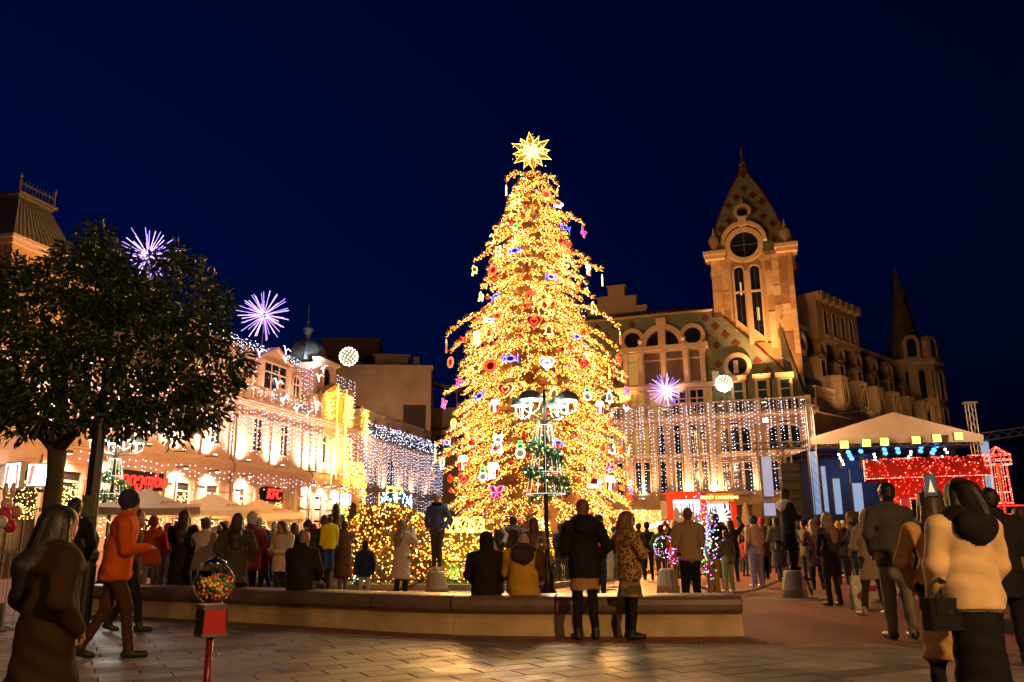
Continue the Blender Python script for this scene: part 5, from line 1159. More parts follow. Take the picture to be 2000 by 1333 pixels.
# ================================================================ STAGE
SD = 44.0
def sp_(x, y, D=SD): return atY(x, y, D)
eL = sp_(1580, 862); eR = sp_(1925, 838, 43); pk = sp_(1757, 815, 44)
sx0 = eL.x; sx1 = eR.x; smid = (sx0+sx1)/2; zeave = eL.z-.05
stage = thing('stage', 'open-air stage with cream tent roof, trusses and lamps at the right', 'stage', (smid, SD, 0), R(-3))
hw = (sx1-sx0)/2
fabric = M('cream_canvas', (.62, .46, .34), .85, var=.08, scale=1.5, bump=.35, bscale=2.5)
steel = M('truss_steel', (.32, .28, .24), .4, .7)
def tent(nu=17, nv=5):
    P = []
    for i in range(nu):
        s = -1+2*i/(nu-1); zt = zeave+ (pk.z-zeave)*(1-abs(s))*1.0
        row = []
        for j in range(nv):
            v = j/(nv-1); sag = .10*math.sin(PI*v)*(1-abs(s)*.5)+.05*math.sin(s*17+v*3)
            row.append((s*hw, -.5+v*.45*0-sag*.6, zeave-.15+(zt+.35-zeave)*v))
        P.append(row)
    return P
b_ = MB().grid(tent()); b_.build('tent_front', fabric, stage, smooth=True)
MB().grid([[(s*hw, y, zeave+.15+(pk.z-zeave)*(1-abs(s))+.03*math.sin(y*2+s*9)) for y in (-.5, 2, 4.5, 7)] for s in np.linspace(-1, 1, 13)]).build('tent_roof', fabric, stage, smooth=True)
MB().box(-hw+.3, hw-.3, .2, 6.5, zeave-.3, zeave-.26).build('tent_lining', M('blue_lining', (.05, .06, .2), .8), stage)
MB().box(-hw, hw, 0, 7, 0, 1.1).build('deck', M('stage_black', (.03, .03, .035), .7), stage)
MB().box(-hw+.3, hw-.3, 6.5, 6.6, 1.1, zeave-.3).build('back_cloth', M('stage_black', (.03, .03, .035)), stage)
def truss(par, a, c, w=.3, name='truss'):
    a = Vector(a); c = Vector(c); d = (c-a).normalized(); s = d.cross(Vector((0, 0, 1)));
    if s.length < .1: s = Vector((1, 0, 0))
    s.normalize(); q = d.cross(s).normalized(); L_ = (c-a).length; b_ = MB(); cr = [(s*i+q*j)*w/2 for i, j in ((1, 1), (1, -1), (-1, -1), (-1, 1))]
    for o in cr: b_.tube([a+o, c+o], .025, 4)
    n = max(2, int(L_/(w*1.4)))
    for i in range(n):
        p0 = a+d*L_*i/n; p1 = a+d*L_*(i+1)/n
        for k in range(4): b_.tube([p0+cr[k], p1+cr[(k+1) % 4]], .014, 3)
    return b_.build(name, steel, par)
for x in (-hw+.1, hw-.35):
    truss(stage, (x, -.3, 0), (x, -.3, zeave+1.9), .34, 'truss_post'); MB().box(x-.32, x+.32, -.5, -.1, zeave+1.9, zeave+2.0).build('post_head', steel, stage)
    truss(stage, (x, 6, 0), (x, 6, zeave+.4), .3, 'truss_post')
truss(stage, (-hw, -.3, zeave-.1), (hw, -.3, zeave-.1), .34, 'truss_beam'); truss(stage, (-hw+.3, 3, zeave-.5), (hw-.3, 3, zeave-.5), .3, 'truss_beam')
truss(stage, (hw, -.3, zeave+.1), (hw+5, -.6, zeave+.75), .4, 'truss_boom'); truss(stage, (-hw-3.0, -.3, zeave-.2), (-hw, -.3, zeave-.15), .34, 'truss_beam'); truss(stage, (-hw-2.6, -.3, 0), (-hw-2.6, -.3, zeave+1.0), .34, 'truss_post')
ylw = EM('stage_yellow', (1, .82, .10), 4.0); blu = EM('stage_blue', (.03, .25, 1), 4); wht = EM('stage_white', (.9, .95, 1), 14)
def lx(x): return (atY(x, 880, SD).x-smid)
def lz(x, y): return atY(x, y, SD).z
for x, y in ((1640, 872), (1682, 869), (1716, 867), (1776, 864), (1815, 861), (1856, 857)):
    o = MB().box(-.34, .34, -.08, .1, -.3, .3).build('lamp_panel', lampm, stage, (lx(x), -.9, lz(x, y))); o.scale = (.7, .7, .7)
    for i in range(4):
        for j in range(4): MB().box(-.3+i*.155, -.3+i*.155+.13, -.1, -.082, -.27+j*.14, -.27+j*.14+.115).build('lamp_cell', ylw, o)
    lamp('panel_light', (0, -.3, 0), 55, (1, .8, .25), o, 'SPOT', .2, aim((0, -1, -.6)), 120, .8)
for x, y in ((1662, 884), (1664, 890), (1667, 896), (1686, 882), (1732, 879), (1733, 886), (1757, 877), (1758, 884), (1833, 872), (1827, 880), (1823, 886), (1803, 874), (1801, 882)):
    o = MB().lathe([(.1, -.12), (.15, .12)], 8).build('moving_lamp', lampm, stage, (lx(x), .4, lz(x, y)), 0); o.rotation_euler = (R(70), 0, 0); MB().lathe([(.13, .13), (.12, .15)], 10).build('lens', blu, o)
    lamp('stage_beam', (0, 0, .3), 30, (.1, .4, 1), o, 'SPOT', .1, (R(180), 0, 0), 60, .6)
for x, y in ((1642, 887), (1644, 894), (1647, 900), (1649, 906), (1710, 887), (1711, 892), (1711, 898), (1781, 882), (1780, 887), (1775, 893), (1773, 898), (1847, 878), (1850, 884), (1840, 893)):
    MB().ball((0, 0, 0), .06, 6).build('spot_bulb', wht, stage, (lx(x), .2, lz(x, y)))
for x in (1660, 1700, 1745, 1795, 1840, 1880): 
    o = MB().box(-.12, .12, -.12, .12, -.55, .1).lathe([(.15, -.9), (.15, -.5)], 8).build('hanging_spot', lampm, stage, (lx(x), 1.4, zeave-.4))
scr = M('led_screen_blue', (.2, .25, .35), .35, em=(.34, .52, .85), es=.62)
for i, (x0, x1, y0, y1, dy) in enumerate([(1577, 1606, 882, 1006, -.2), (1627, 1648, 903, 1003, 2.2), (1611, 1630, 924, 1003, 2.1), (1652, 1676, 928, 1003, 2.3), (1688, 1700, 907, 1000, 2.5), (1690, 1718, 938, 998, 2.2), (1903, 1936, 864, 966, -.1), (1853, 1876, 888, 945, 3.0), (1932, 1950, 916, 968, 1.0), (1770, 1800, 940, 990, 3.5)]):
    a = atY(x0, y0, SD); c = atY(x1, y1, SD); o = MB().box(a.x-smid, c.x-smid, dy-.15, dy+.1, max(1.11, c.z), a.z).build('screen_case', lampm, stage)
    MB().box(a.x-smid+.03, c.x-smid-.03, dy-.17, dy-.152, max(1.12, c.z)+.03, a.z-.03).build('led_screen', scr, o)
for x, y, z, pw in ((-hw-2.6, -1.6, zeave+1.0, 1700), (hw+2.0, -2.4, zeave+.9, 1200)):  # flood lamps added to brighten the tent front
    f = MB().box(-.15, .15, -.15, .15, -.12, .12).build('tent_fill_lamp', lampm, stage, (x, y, z)); MB().box(-.12, .12, -.165, -.152, -.1, .1).build('lens', glow, f)
    lamp('flood', (0, -.3, 0), pw, (1, .68, .42), f, 'SPOT', .1, aim((-x*.9, 1.2, -.3)), 110, .9)
lamp('stage_blue_wash', (0, 4, zeave-.8), 330, (.12, .3, 1), stage, 'SPOT', .3, aim((0, 1, -.3)), 140, .8)
# side tower with screens and speaker array
def side_panel(label, x0, x1, y0, y1, D):
    a = atY(x0, y0, D); c = atY(x1, y1, D); t = thing('standing_screen', label, 'screen', ((a.x+c.x)/2, D, 0), group='free standing screens'); w = (c.x-a.x)/2
    MB().box(-w, w, 0, .2, c.z, a.z).build('case', lampm, t); MB().box(-w+.03, w-.03, -.02, -.002, c.z+.03, a.z-.03).build('face', M('led_screen_grey', (.22, .25, .35), .35, em=(.38, .46, .75), es=.6), t); truss(t, (0, .35, 0), (0, .35, a.z-.1), .25, 'stand')
side_panel('tall pale blue screen left of the speaker stack', 1485, 1513, 891, 971, 42); side_panel('small square pale screen below the tall one', 1490, 1517, 982, 1009, 41)
a = atY(1548, 930, 42); t = thing('speaker_stack', 'tall black line-array speaker stack left of the stage', 'speaker', (a.x, 42, 0), R(-8))
for k in range(6): MB().prism([(-.42, 0), (-.42, .44), (.42, .44), (.42, 0)], 0, .6).build('speaker_box', M('speaker_black', (.015, .015, .017), .6), t, (0, .03*k, 2.2+k*.46)); 
for k in range(6): MB().box(-.38, .38, -.02, -.001, .05, .4).build('grille', M('grille_black', (.03, .03, .03), .8, bump=.8, bscale=90), t, (0, .03*k, 2.2+k*.46))
truss(t, (0, .8, 0), (0, .8, 5.6), .3, 'stand')

# ================================================================ RED LIGHT CARRIAGE AND LANTERN
rled = EM('red_led', (1, .04, .025), 5); rled2 = EM('pink_led', (1, .30, .20), 6)
rnet = M('red_tinsel', (.40, .012, .012), .6, var=.5, scale=26, bump=.9, bscale=40)
pinknet = M('pink_net', (.35, .06, .09), .7, var=.4, scale=22)
CD = 30.0; c0 = atY(1750, 1058, CD).x; c1 = atY(1952, 1058, CD-1.2).x; CL = c1-c0
car = thing('light_carriage', 'red glowing light sculpture of a railway carriage before the stage', 'light figure', (c0, CD, 0), math.atan2(-1.2, CL))
hb = atY(1720, 944, CD).z; ht = atY(1740, 895, CD).z; eave = hb+.15
W2 = 1.5
def panel(x0, x1, z0, z1, y=-.0, t_=.06, m=rnet, name='panel'): return MB().box(x0, x1, y, y+t_, z0, z1).build(name, m, car)
bands_ = [(.15, .75), (2.55, eave)]
pts = []
def dots(x0, x1, z0, z1, n, y=-.04): pts.extend([(random.uniform(x0, x1), y-random.random()*.03, random.uniform(z0, z1)) for _ in range(n)])
for z0, z1 in bands_: panel(0, CL, z0, z1); dots(0, CL, z0, z1, int((z1-z0)*CL*34))
posts = [(0, .3), (1.15, 1.42), (2.1, 2.3), (CL-.42, CL)]
for x0, x1 in posts: panel(x0, x1, .75, 2.55); dots(x0, x1, .75, 2.55, 70)
panel(.3, .62, .75, 2.55, .02, .04, pinknet, 'net'); panel(1.42, 1.75, .75, 2.55, .02, .04, pinknet, 'net')
for y in (W2,): MB().box(0, CL, y, y+.06, .15, .75).build('panel', rnet, car); MB().box(0, CL, y, y+.06, 2.55, eave).build('panel', rnet, car)
for x in (0, CL-.06): 
    MB().box(x, x+.06, .07, W2, .15, .8).build('end_panel', rnet, car); MB().box(x, x+.06, .07, W2, 2.5, eave).build('end_panel', rnet, car)
    for yy in (.07, W2-.3): MB().box(x, x+.06, yy, yy+.25, .8, 2.5).build('end_post', rnet, car)
# barrel roof
na = 10; ov = .35
def rf(x, t): a = PI*t; return (x, W2/2-(W2/2+ov)*math.cos(a), eave+(ht-eave)*math.sin(a))
MB().grid([[rf(x, j/na) for j in range(na+1)] for x in np.linspace(-.75, CL+.25, 5)]).build('barrel_roof', rnet, car, smooth=True)
MB().add([rf(-.74, j/na) for j in range(na+1)], [tuple(range(na+1))]).build('roof_end', pinknet, car)
rp = [rf(random.uniform(-.75, CL+.25), random.uniform(0, .75)) for _ in range(290)]; pts += [(x, y-.03, z+.03) for x, y, z in rp]
edge = []
def line(a, c, st=.055):
    a = Vector(a); c = Vector(c); n = int((c-a).length/st); edge.extend([tuple(a+(c-a)*i/n) for i in range(n)])
line(rf(-.75, 0), rf(CL+.25, 0)); 
for j in range(16): line(rf(-.76, j/16), rf(-.76, (j+1)/16), .05)
for x0, x1 in ((.62, 1.15), (1.75, 2.1), (2.3, CL-.42)): line((x0, -.05, 2.55), (x1, -.05, 2.55)); line((x0, -.05, .75), (x0, -.05, 2.55)); line((x1, -.05, .75), (x1, -.05, 2.55))
line((0, -.05, .15), (0, -.05, eave)); line((CL, -.05, .15), (CL, -.05, eave)); line((.3, -.05, .75), (.3, -.05, 2.55))
pts = np.array(pts); bulbs('bulbs', pts, .022, [rled, rled2], car, mi=rng.choice(2, len(pts), p=[.8, .2])); bulbs('edge_lights', np.array(edge), .02, [rled2, rled], car, mi=rng.choice(2, len(edge), p=[.6, .4]))
for x in (.9, 2.9): MB().tube([(x+.33*math.cos(a), .3, .36+.33*math.sin(a)) for a in np.linspace(0, 2*PI, 18)[:-1]], .05, 6, closed=True).build('wheel', rnet, car)
lamp('carriage_glow', (CL/2, -1.6, 2.0), 80, (1, .05, .04), car, r=.05); lamp('carriage_glow', (CL/2, .8, 1.6), 80, (1, .05, .04), car, r=.05)
LD_ = 27.5; p = atY(1972, 1058, LD_)
lh = thing('light_lantern', 'tall red glowing lantern tower of light strings beside the carriage', 'light figure', (p.x, LD_, 0))
zt, zc, zb_ = atY(1965, 873, LD_).z, atY(1965, 908, LD_).z, atY(1972, 983, LD_).z
e2 = []
def line2(a, c, st=.05):
    a = Vector(a); c = Vector(c); n = max(2, int((c-a).length/st)); e2.extend([tuple(a+(c-a)*i/n) for i in range(n)])
fr = MB()
for i in range(8):
    a = 2*PI*i/8; d = Vector((math.cos(a), math.sin(a), 0)); 
    for q, w in (((d*.02+Vector((0, 0, zt)), d*.4+Vector((0, 0, zc+.32))), 0), ((d*.4+Vector((0, 0, zc+.32)), d*.4+Vector((0, 0, zc))), 0), ((d*.25+Vector((0, 0, zc)), d*.28+Vector((0, 0, zb_))), 0)): line2(*q); fr.tube(list(q), .012, 3)
    for z, r_ in ((zc, .4), (zc+.16, .4), (zc+.32, .4), (zc-.4, .25), (zc-.9, .27), (zb_, .28)):
        a2 = 2*PI*(i+1)/8; line2(Vector((r_*math.cos(a), r_*math.sin(a), z)), Vector((r_*math.cos(a2), r_*math.sin(a2), z)))
fr.build('frame', M('red_frame', (.4, .02, .02), .5), lh); bulbs('bulbs', np.array(e2), .018, [rled, rled2], lh, mi=rng.choice(2, len(e2), p=[.7, .3]))
MB().tube([(0, 0, 0), (0, 0, zc)], .04, 6).build('mast', M('pink_pipe', (.5, .25, .22), .5), lh)
for z in (zb_-.12, zb_-.4): MB().box(-1.3, .9, -.3, -.24, z, z+.06).build('base_bar', M('red_frame', (.4, .02, .02)), lh); bulbs('bar_lights', np.array([(x, -.32, z+.03) for x in np.arange(-1.3, .9, .05)]), .018, rled, lh)
for s in (-1, 1): MB().tube([(s*.15, -.28, zb_-.4), (s*.2, -.28, zb_-.2), (s*.4, -.28, zb_-.14), (s*.6, -.28, zb_-.38)], .02, 5).build('scroll', MATS['pink_pipe'], lh)
MB().box(-.5, .5, -.4, .4, 0, .12).build('foot', MATS['red_frame'], lh)
lamp('lantern_glow', (0, -.8, 1.8), 30, (1, .06, .05), lh, r=.05)

# ================================================================ MARKET STALL, KIOSK, UMBRELLAS
def pX(x, D): return atY(x, 1058, D).x
redp = M('stall_red', (.42, .03, .015), .5, em=(1, .05, .02), es=.1)  # red paint given a faint glow of its own
D = 38; x0, x1, x2 = pX(1312, D), pX(1378, D), pX(1437, D); zt1, zt2 = atY(1345, 976, D).z, atY(1410, 973, D).z
st = thing('market_stall', 'red framed market stall with lit yellow greeting sign', 'stall', (x0, D, 0))
for x in (0, x1-x0, x2-x0): MB().box(x-.12, x+.12, -.12, .12, 0, zt1).build('post', redp, st)
MB().box(-.12, x1-x0-.121, -.16, .16, zt1, zt1+.3).build('beam', redp, st); MB().box(x1-x0+.121, x2-x0+.12, -.16, .16, zt2-.25, zt2-.2).build('beam', redp, st)
MB().box(-.12, x2-x0+.12, 1.6, 1.7, 0, zt1).build('back_wall', M('stall_back', (.25, .2, .16), .8), st); MB().box(-.1, x2-x0, 0, 1.6, zt1+.31, zt1+.36).build('roof', redp, st); MB().box(.2, x2-x0-.2, -.3, .4, .1, 1.0).build('counter', redp, st)
cx_ = (x1+x2)/2-x0; sgn = MB().box(-(x2-x1)/2+.13, (x2-x1)/2-.02, -.1, .05, -.18, .2).build('sign_board', M('sign_ochre', (.3, .16, .02), .6, em=(1, .5, .03), es=.15), st, (cx_, -.2, zt2))
me = text_mesh('MERRY CHRISTMAS', .2, .015, 'sign_letters'); me.materials.clear(); me.materials.append(EM('letters_yellow', (1, .8, .2), 3)); put(me, 'sign_letters', sgn, (0, -.12, 0), rot=(R(90), 0, 0))
iw = EM('icicle_white', (.95, .97, 1), 2)
for i in range(46): x = .2+(x2-x0-.4)*i/45; L_ = random.uniform(.15, .75); MB().tube([(x, .1, zt1), (x, .1, zt1-L_)], .022, 3).build('icicle', iw, st)
b_ = MB()
for k in range(6): a = PI*k/6; b_.tube([(-.45*math.cos(a), 0, -.45*math.sin(a)), (.45*math.cos(a), 0, .45*math.sin(a))], .03, 4)
b_.build('snowflake', iw, st, (cx_+.25, .5, 2.2)); lamp('stall_light', (cx_*.6, .8, 2.6), 9, (1, .9, .8), st, r=.05)
D = 46; kx = pX(1258, D); ks = thing('golden_kiosk', 'glowing golden kiosk window right of the tree foot', 'kiosk', (kx, D, 0))
MB().box(-1.6, 1.6, 0, 2, 0, 3.0).build('body', M('kiosk_brown', (.2, .11, .05), .7), ks); MB().box(-1.4, 1.4, -.03, -.002, 1.0, 2.8).build('window', M('kiosk_window', (.3, .2, .06), .3, em=(1, .55, .12), es=.8), ks)
bulbs('bulbs', rng.uniform((-1.4, -.1, 1.1), (1.4, -.05, 2.8), (260, 3)), .03, [gl[0], gl[1]], ks, mi=rng.integers(0, 2, 260))
mb_ = thing('menu_board', 'tilted bright white menu board in front of the golden kiosk', 'sign', tuple(atY(1287, 1024, 36)), rot=(0, R(-16), 0)); MB().box(-.42, .42, 0, .05, -.1, .1).build('case', lampm, mb_); MB().box(-.4, .4, -.02, -.001, -.08, .08).build('face', EM('menu_white', (1, .98, .9), 3.5), mb_)
MB().tube([(0, .03, -.1), (0, .03, -1.7)], .03, 5).build('stand', lampm, mb_)
umb = M('umbrella_cream', (.60, .44, .34), .85, var=.06, bump=.15, bscale=8)
kfc = text_mesh('KFC', .42, .004, 'umbrella_print', .2); kfc.materials.clear(); kfc.materials.append(M('print_red', (.42, .02, .02), .7))
def umbrella(label, x, D, yt, half, rz, prints=True):
    z = atY(x, yt, D).z; t = thing('cafe_umbrella', label, 'umbrella', (pX(x, D), D, 0), R(rz), 'open cream cafe umbrellas')
    MB().tube([(0, 0, 0), (0, 0, z)], .035, 8).build('pole', M('umbrella_pole', (.35, .3, .25), .4, .5), t); MB().box(-.35, .35, -.35, .35, 0, .1).build('base', lampm, t)
    zl = z-.62; n = 6; b_ = MB(); cor = [(-half, -half), (half, -half), (half, half), (-half, half)]
    for k in range(4):
        a, c = Vector(cor[k]), Vector(cor[(k+1) % 4]); P = []
        for i in range(n+1):
            e = a+(c-a)*i/n; row = []
            for j in range(5):
                s = .06+.94*j/4; sag = -.10*math.sin(PI*s)-.10*math.sin(PI*i/n)*s*s*.5
                row.append((e.x*s, e.y*s, z-(z-zl)*s+sag*.9))
            row.append((e.x*1.0, e.y*1.0, zl-.05*math.sin(PI*i/n)-.2)); P.append(row)
        b_.grid(P)
    b_.build('canopy', umb, t, smooth=False)
    for cx, cy_ in cor: MB().tube([(0, 0, z-.35), (cx*.97, cy_*.97, zl-.04)], .012, 4).build('rib', MATS['umbrella_pole'], t)
    if prints:
        for s in (-1, 1):
            for rz2, q in ((0, (s*half*.42, -half*.72)), (90, (half*.72, s*half*.42))):
                sl = math.atan2(z-zl, half); put(kfc, 'print', t, (q[0], q[1], z-(z-zl)*.72-.03), rot=(sl, 0, R(rz2)), sc=.6)
    MB().lathe([(.05, z-.05), (.03, z+.1), (.01, z+.14)], 6).build('finial', M('umbrella_pole', (.35, .3, .25)), t)
umbrella('nearest open cream umbrella with red print, below the Georgian sign', 278, 25.0, 953, 1.5, 22)
umbrella('middle open cream umbrella of the row by the peach building', 408, 30.0, 963, 1.5, 24)
umbrella('farthest open cream umbrella of the row, right end', 500, 33.5, 974, 1.55, 24)
for lab, x, D, yt in (('folded cream umbrella beside the KFC door', 572, 44, 955), ('folded cream umbrella in front of the lit facade right of the stall', 1460, 46, 982)):
    z = atY(x, yt, D).z; t = thing('folded_umbrella', lab, 'umbrella', (pX(x, D), D, 0)); MB().lathe([(.05, .1), (.05, 1.2), (.3, 1.3), (.26, 2.0), (.13, z-.2), (.03, z)], 9).build('canopy', umb, t)
    MB().box(-.3, .3, -.3, .3, 0, .1).build('base', lampm, t)
# warm light below the umbrellas comes from the bistro strings
for i, (x, D) in enumerate(((278, 25), (408, 30), (500, 33.5))):
    t = thing('bistro_lights', ['string of yellow bistro lights under the nearest umbrella', 'string of yellow bistro lights under the middle umbrella', 'string of yellow bistro lights under the farthest umbrella'][i], 'light string', (pX(x, D), D, 1.2), R(23)); bulbs('bulbs', rng.uniform((-1.6, 1.2, .1), (1.6, 1.5, .85), (120, 3)), .018, ledg, t); lamp('bistro_glow', (0, .8, .8), 60, (1, .6, .2), t, r=.03)
# ---- barriers
def barrier(label, p, rz, w=2.0, h=1.05, m=None):
    t = thing('crowd_barrier', label, 'barrier', p, rz, 'metal crowd barriers'); m = m or M('barrier_steel', (.45, .42, .38), .4, .6)
    MB().tube([(0, 0, .1), (0, 0, h-.08), (.08, 0, h), (w-.08, 0, h), (w, 0, h-.08), (w, 0, .1)], .02, 6).build('frame', m, t); MB().tube([(0, 0, .2), (w, 0, .2)], .015, 5).build('rail', m, t)
    for i in range(1, int(w/.13)): MB().tube([(i*.13, 0, .2), (i*.13, 0, h)], .008, 4).build('bar', m, t)
    for x in (.2, w-.2): MB().box(x-.03, x+.03, -.28, .28, 0, .03).build('foot', m, t)
barrier('steel crowd barrier beside the street lamp', (2.05, 22.3, 0), R(25), 1.0); barrier('steel crowd barrier behind the lamp, seen edge on', (2.2, 21.0, 0), R(75), 1.6)
barrier('pale slatted barrier at the left picture edge', (pX(-60, 10.6), 10.6, 0), R(6), 1.15, 1.12); barrier('dark crowd barrier in front of the golden kiosk', (pX(1265, 33), 33, 0), R(0), 2.0)
# toy balloons at the left edge
for lab, x, y, D, c, kind in (('pale pink bunny balloon at the left edge', 14, 985, 12.5, (.75, .45, .42), 1), ('salmon round balloon beside the bunny balloon', 31, 1000, 12.5, (.6, .22, .16), 0), ('magenta balloon low at the left edge', 10, 1004, 12.3, (.6, .04, .18), 0), ('white balloon with pink stripes at left edge', 3, 1020, 12.2, (.7, .6, .6), 0), ('red heart balloon below the bunny balloon', 20, 1028, 12.3, (.5, .02, .05), 0)):
    p = atY(x, y, D); t = thing('toy_balloon', lab, 'balloon', (p.x, p.y, 0), group='toy balloons at the left edge'); m = M('balloon_'+lab.split()[0], c, .2, var=.05, spec=.7)
    b_ = MB().ball((0, 0, p.z), .085, 9, sc=(1, 1, 1.15))
    if kind: b_.ball((-.05, 0, p.z+.2), .1, 8, sc=(.4, .35, 1.2)).ball((.06, 0, p.z+.2), .1, 8, sc=(.4, .35, 1.2)).ball((0, 0, p.z-.2), .13, 8)
    b_.build('balloon', m, t, smooth=True); MB().tube([(0, 0, p.z-.12), (.02, 0, .4)], .004, 3).build('stick', lampm, t); MB().lathe([(.12, 0), (.12, .06), (.03, .1), (.03, .4)], 8).build('weight', lampm, t)
# ---- bollards with chains
stone = M('bollard_stone', (.40, .31, .22), .75, var=.14, scale=5, bump=.3, bscale=30); chainm = M('chain_iron', (.05, .045, .04), .5, .7)
BOL = [(650, 1157, 'grey stone bollard under the standing man left of the lawn'), (852, 1166, 'grey stone bollard carrying the man in blue jacket'), (1305, 1160, 'grey stone bollard behind the clear balloons'), (1553, 1168, 'grey stone bollard carrying the woman in black coat'), (318, 1140, 'tapered brown stone bollard left behind the gumball machine')]
bpos = {}
for x, y, lab in BOL:
    g = ground(x, y); t = thing('stone_bollard', lab, 'bollard', (g.x, g.y, 0), group='tapered stone bollards'); bpos[x] = g
    MB().lathe([(.265, 0), (.25, .16), (.255, .165), (.25, .18), (.215, .4), (.195, .5), (.18, .535), (.14, .55)], 18).build('body', stone, t, smooth=True)
    for s in (-1, 1): MB().tube([(s*.2, 0, .42), (s*.27, 0, .43), (s*.29, 0, .39), (s*.26, 0, .36)], .014, 5).build('chain_eye', chainm, t)
def chain(label, a, c, sag):
    a = Vector(a); c = Vector(c); t = thing('bollard_chain', label, 'chain', tuple(a), group='chains between bollards'); n = int((c-a).length/.055)+4
    lk = MB().tube([(.045*math.cos(q), 0, .026*math.sin(q)) for q in np.linspace(0, 2*PI, 11)[:-1]], .009, 4, closed=True).mesh('link', chainm); n = min(n, 130)
    for i in range(n):
        f = (i+.5)/n; p = (c-a)*f+Vector((0, 0, -sag*4*f*(1-f))); d = (c-a)/n+Vector((0, 0, -sag*4*(1-2*f)/n)); q = d.to_track_quat('X', 'Z').to_euler()
        o = put(lk, 'link', t, p); o.rotation_euler = (q.x+(PI/2 if i % 2 else 0), q.y, q.z)
e = lambda x, s: (bpos[x].x+s*.27, bpos[x].y, .38)
chain('iron chain sagging between the lawn bollards', e(650, 1), e(852, -1), .3); chain('iron chain sagging left of the black-coated woman', e(1305, 1), e(1553, -1), .32)
g = bpos[1553]; chain('loose iron chain hanging down at the right bollard', (g.x+.27, g.y, .38), (g.x+.36, g.y-.02, .06), .0)
gr_ = M('pale_gravel', (.42, .36, .28), .9); q = rng.uniform(0, 1, (420, 2)); gp_ = np.c_[g.x+(.27+.2*q[:, 0])*np.cos(q[:, 1]*6.28), g.y+(.27+.2*q[:, 0])*np.sin(q[:, 1]*6.28), np.full(420, .012)]
tag(put(bulb_mesh('gravel', gp_, .014, gr_), 'gravel', kind='stuff'), 'ring of pale gravel round the right bollard foot', 'gravel')
struct(MB().lathe([(.75, .001), (.75, .006)], 24, (g.x-.1, g.y)).build('pale_paving_ring', band))
# ---- yucca in a pot
p = ground(1085, 1130); t = thing('yucca_plant', 'small spiky green yucca by the street lamp', 'plant', (p.x, p.y+1.5, 0)); MB().lathe([(.16, 0), (.2, .3), (.2, .32), (.17, .32)], 10).build('pot', M('dark_pot', (.06, .04, .03), .7), t); MB().tube([(0, 0, .3), (0, 0, .55)], .03, 5).build('stem', bark, t)
n = 46; v = rng.normal(size=(n, 3)); v[:, 2] = np.abs(v[:, 2])*.7+.2; lv = leaf_mesh('leaf', np.tile([(0, 0, .55)], (n, 1)), v, .42, .035, M('yucca_leaf', (.10, .16, .04), .5)); put(lv, 'leaves', t, kind='stuff')

# ================================================================ GUMBALL MACHINE
gp0 = atY(424, 1058, 5.3); gmx = thing('gumball_machine', 'red gumball machine on a pole with clear globe of coloured sweets', 'gumball machine', (gp0.x, 5.3, 0), R(38))
chrome = M('chrome', (.6, .58, .55), .12, 1.0, var=.05); gred = M('machine_red', (.42, .008, .012), .28, var=.06, spec=.6)
zc = atY(430, 1138, 5.3).z; rg = .124
MB().lathe([(.2, 0), (.2, .02), (.06, .05)], 16).build('foot', black_iron, gmx); MB().lathe([(.021, .03), (.021, zc-.31)], 12).build('pole', M('pole_maroon', (.16, .01, .012), .3), gmx, smooth=True)
MB().box(-.078, .078, -.078, .078, zc-.315, zc-.297).build('base_plate', chrome, gmx)
hb_ = zc-.297
MB().add([(-.074, -.074, hb_), (.074, -.074, hb_), (.074, .074, hb_), (-.074, .074, hb_), (-.068, -.068, zc-.155), (.068, -.068, zc-.155), (.068, .068, zc-.155), (-.068, .068, zc-.155)], [(3, 2, 1, 0), (0, 1, 5, 4), (1, 2, 6, 5), (2, 3, 7, 6), (3, 0, 4, 7), (4, 5, 6, 7)]).build('body', gred, gmx)
MB().box(-.074, .074, -.074, .074, zc-.155, zc-.128).build('collar', chrome, gmx); 
for x, y in ((-.07, -.07), (.07, -.07), (.07, .07), (-.07, .07)): MB().tube([(x*1.03, y*1.03, hb_), (x*.96, y*.96, zc-.15)], .006, 5).build('corner_trim', chrome, gmx)
gprof = [(.055, zc-.125)] + [(rg*math.cos(a), zc+rg*math.sin(a)) for a in np.linspace(-1.05, 1.12, 14)]
gl_mat = bpy.data.materials.new('clear_globe'); gl_mat.use_nodes = True; bb = gl_mat.node_tree.nodes['Principled BSDF']; bb.inputs['Transmission Weight'].default_value = 1; bb.inputs['Roughness'].default_value = .02; bb.inputs['IOR'].default_value = 1.12; bb.inputs['Base Color'].default_value = (.95, .9, .85, 1)
nzz = gl_mat.node_tree.nodes.new('ShaderNodeTexNoise'); nzz.inputs['Scale'].default_value = 3; cr_ = gl_mat.node_tree.nodes.new('ShaderNodeMapRange'); cr_.inputs[3].default_value = .01; cr_.inputs[4].default_value = .06; gl_mat.node_tree.links.new(nzz.outputs[0], cr_.inputs[0]); gl_mat.node_tree.links.new(cr_.outputs[0], bb.inputs['Roughness'])
MB().lathe(gprof, 28).build('globe', gl_mat, gmx, smooth=True)
MB().lathe([(.066, zc+.105), (.068, zc+.115), (.066, zc+.125), (.05, zc+.135), (.02, zc+.142), (.015, zc+.15), (.002, zc+.155)], 18).build('lid', chrome, gmx, smooth=True); MB().tube([(0, 0, zc-.1), (0, 0, zc+.11)], .003, 5).build('rod', chrome, gmx)
cand = [M('sweet_%d' % i, c, .22, var=.04, spec=.7) for i, c in enumerate([(.6, .03, .02), (.7, .35, .03), (.7, .55, .05), (.05, .25, .04), (.02, .09, .05), (.65, .15, .03), (.6, .5, .35)])]
cm_ = [MB().ball((0, 0, 0), .0125, 6).mesh('sweet', m, True) for m in cand]; r3 = random.Random(5); placed = []
tries = 0
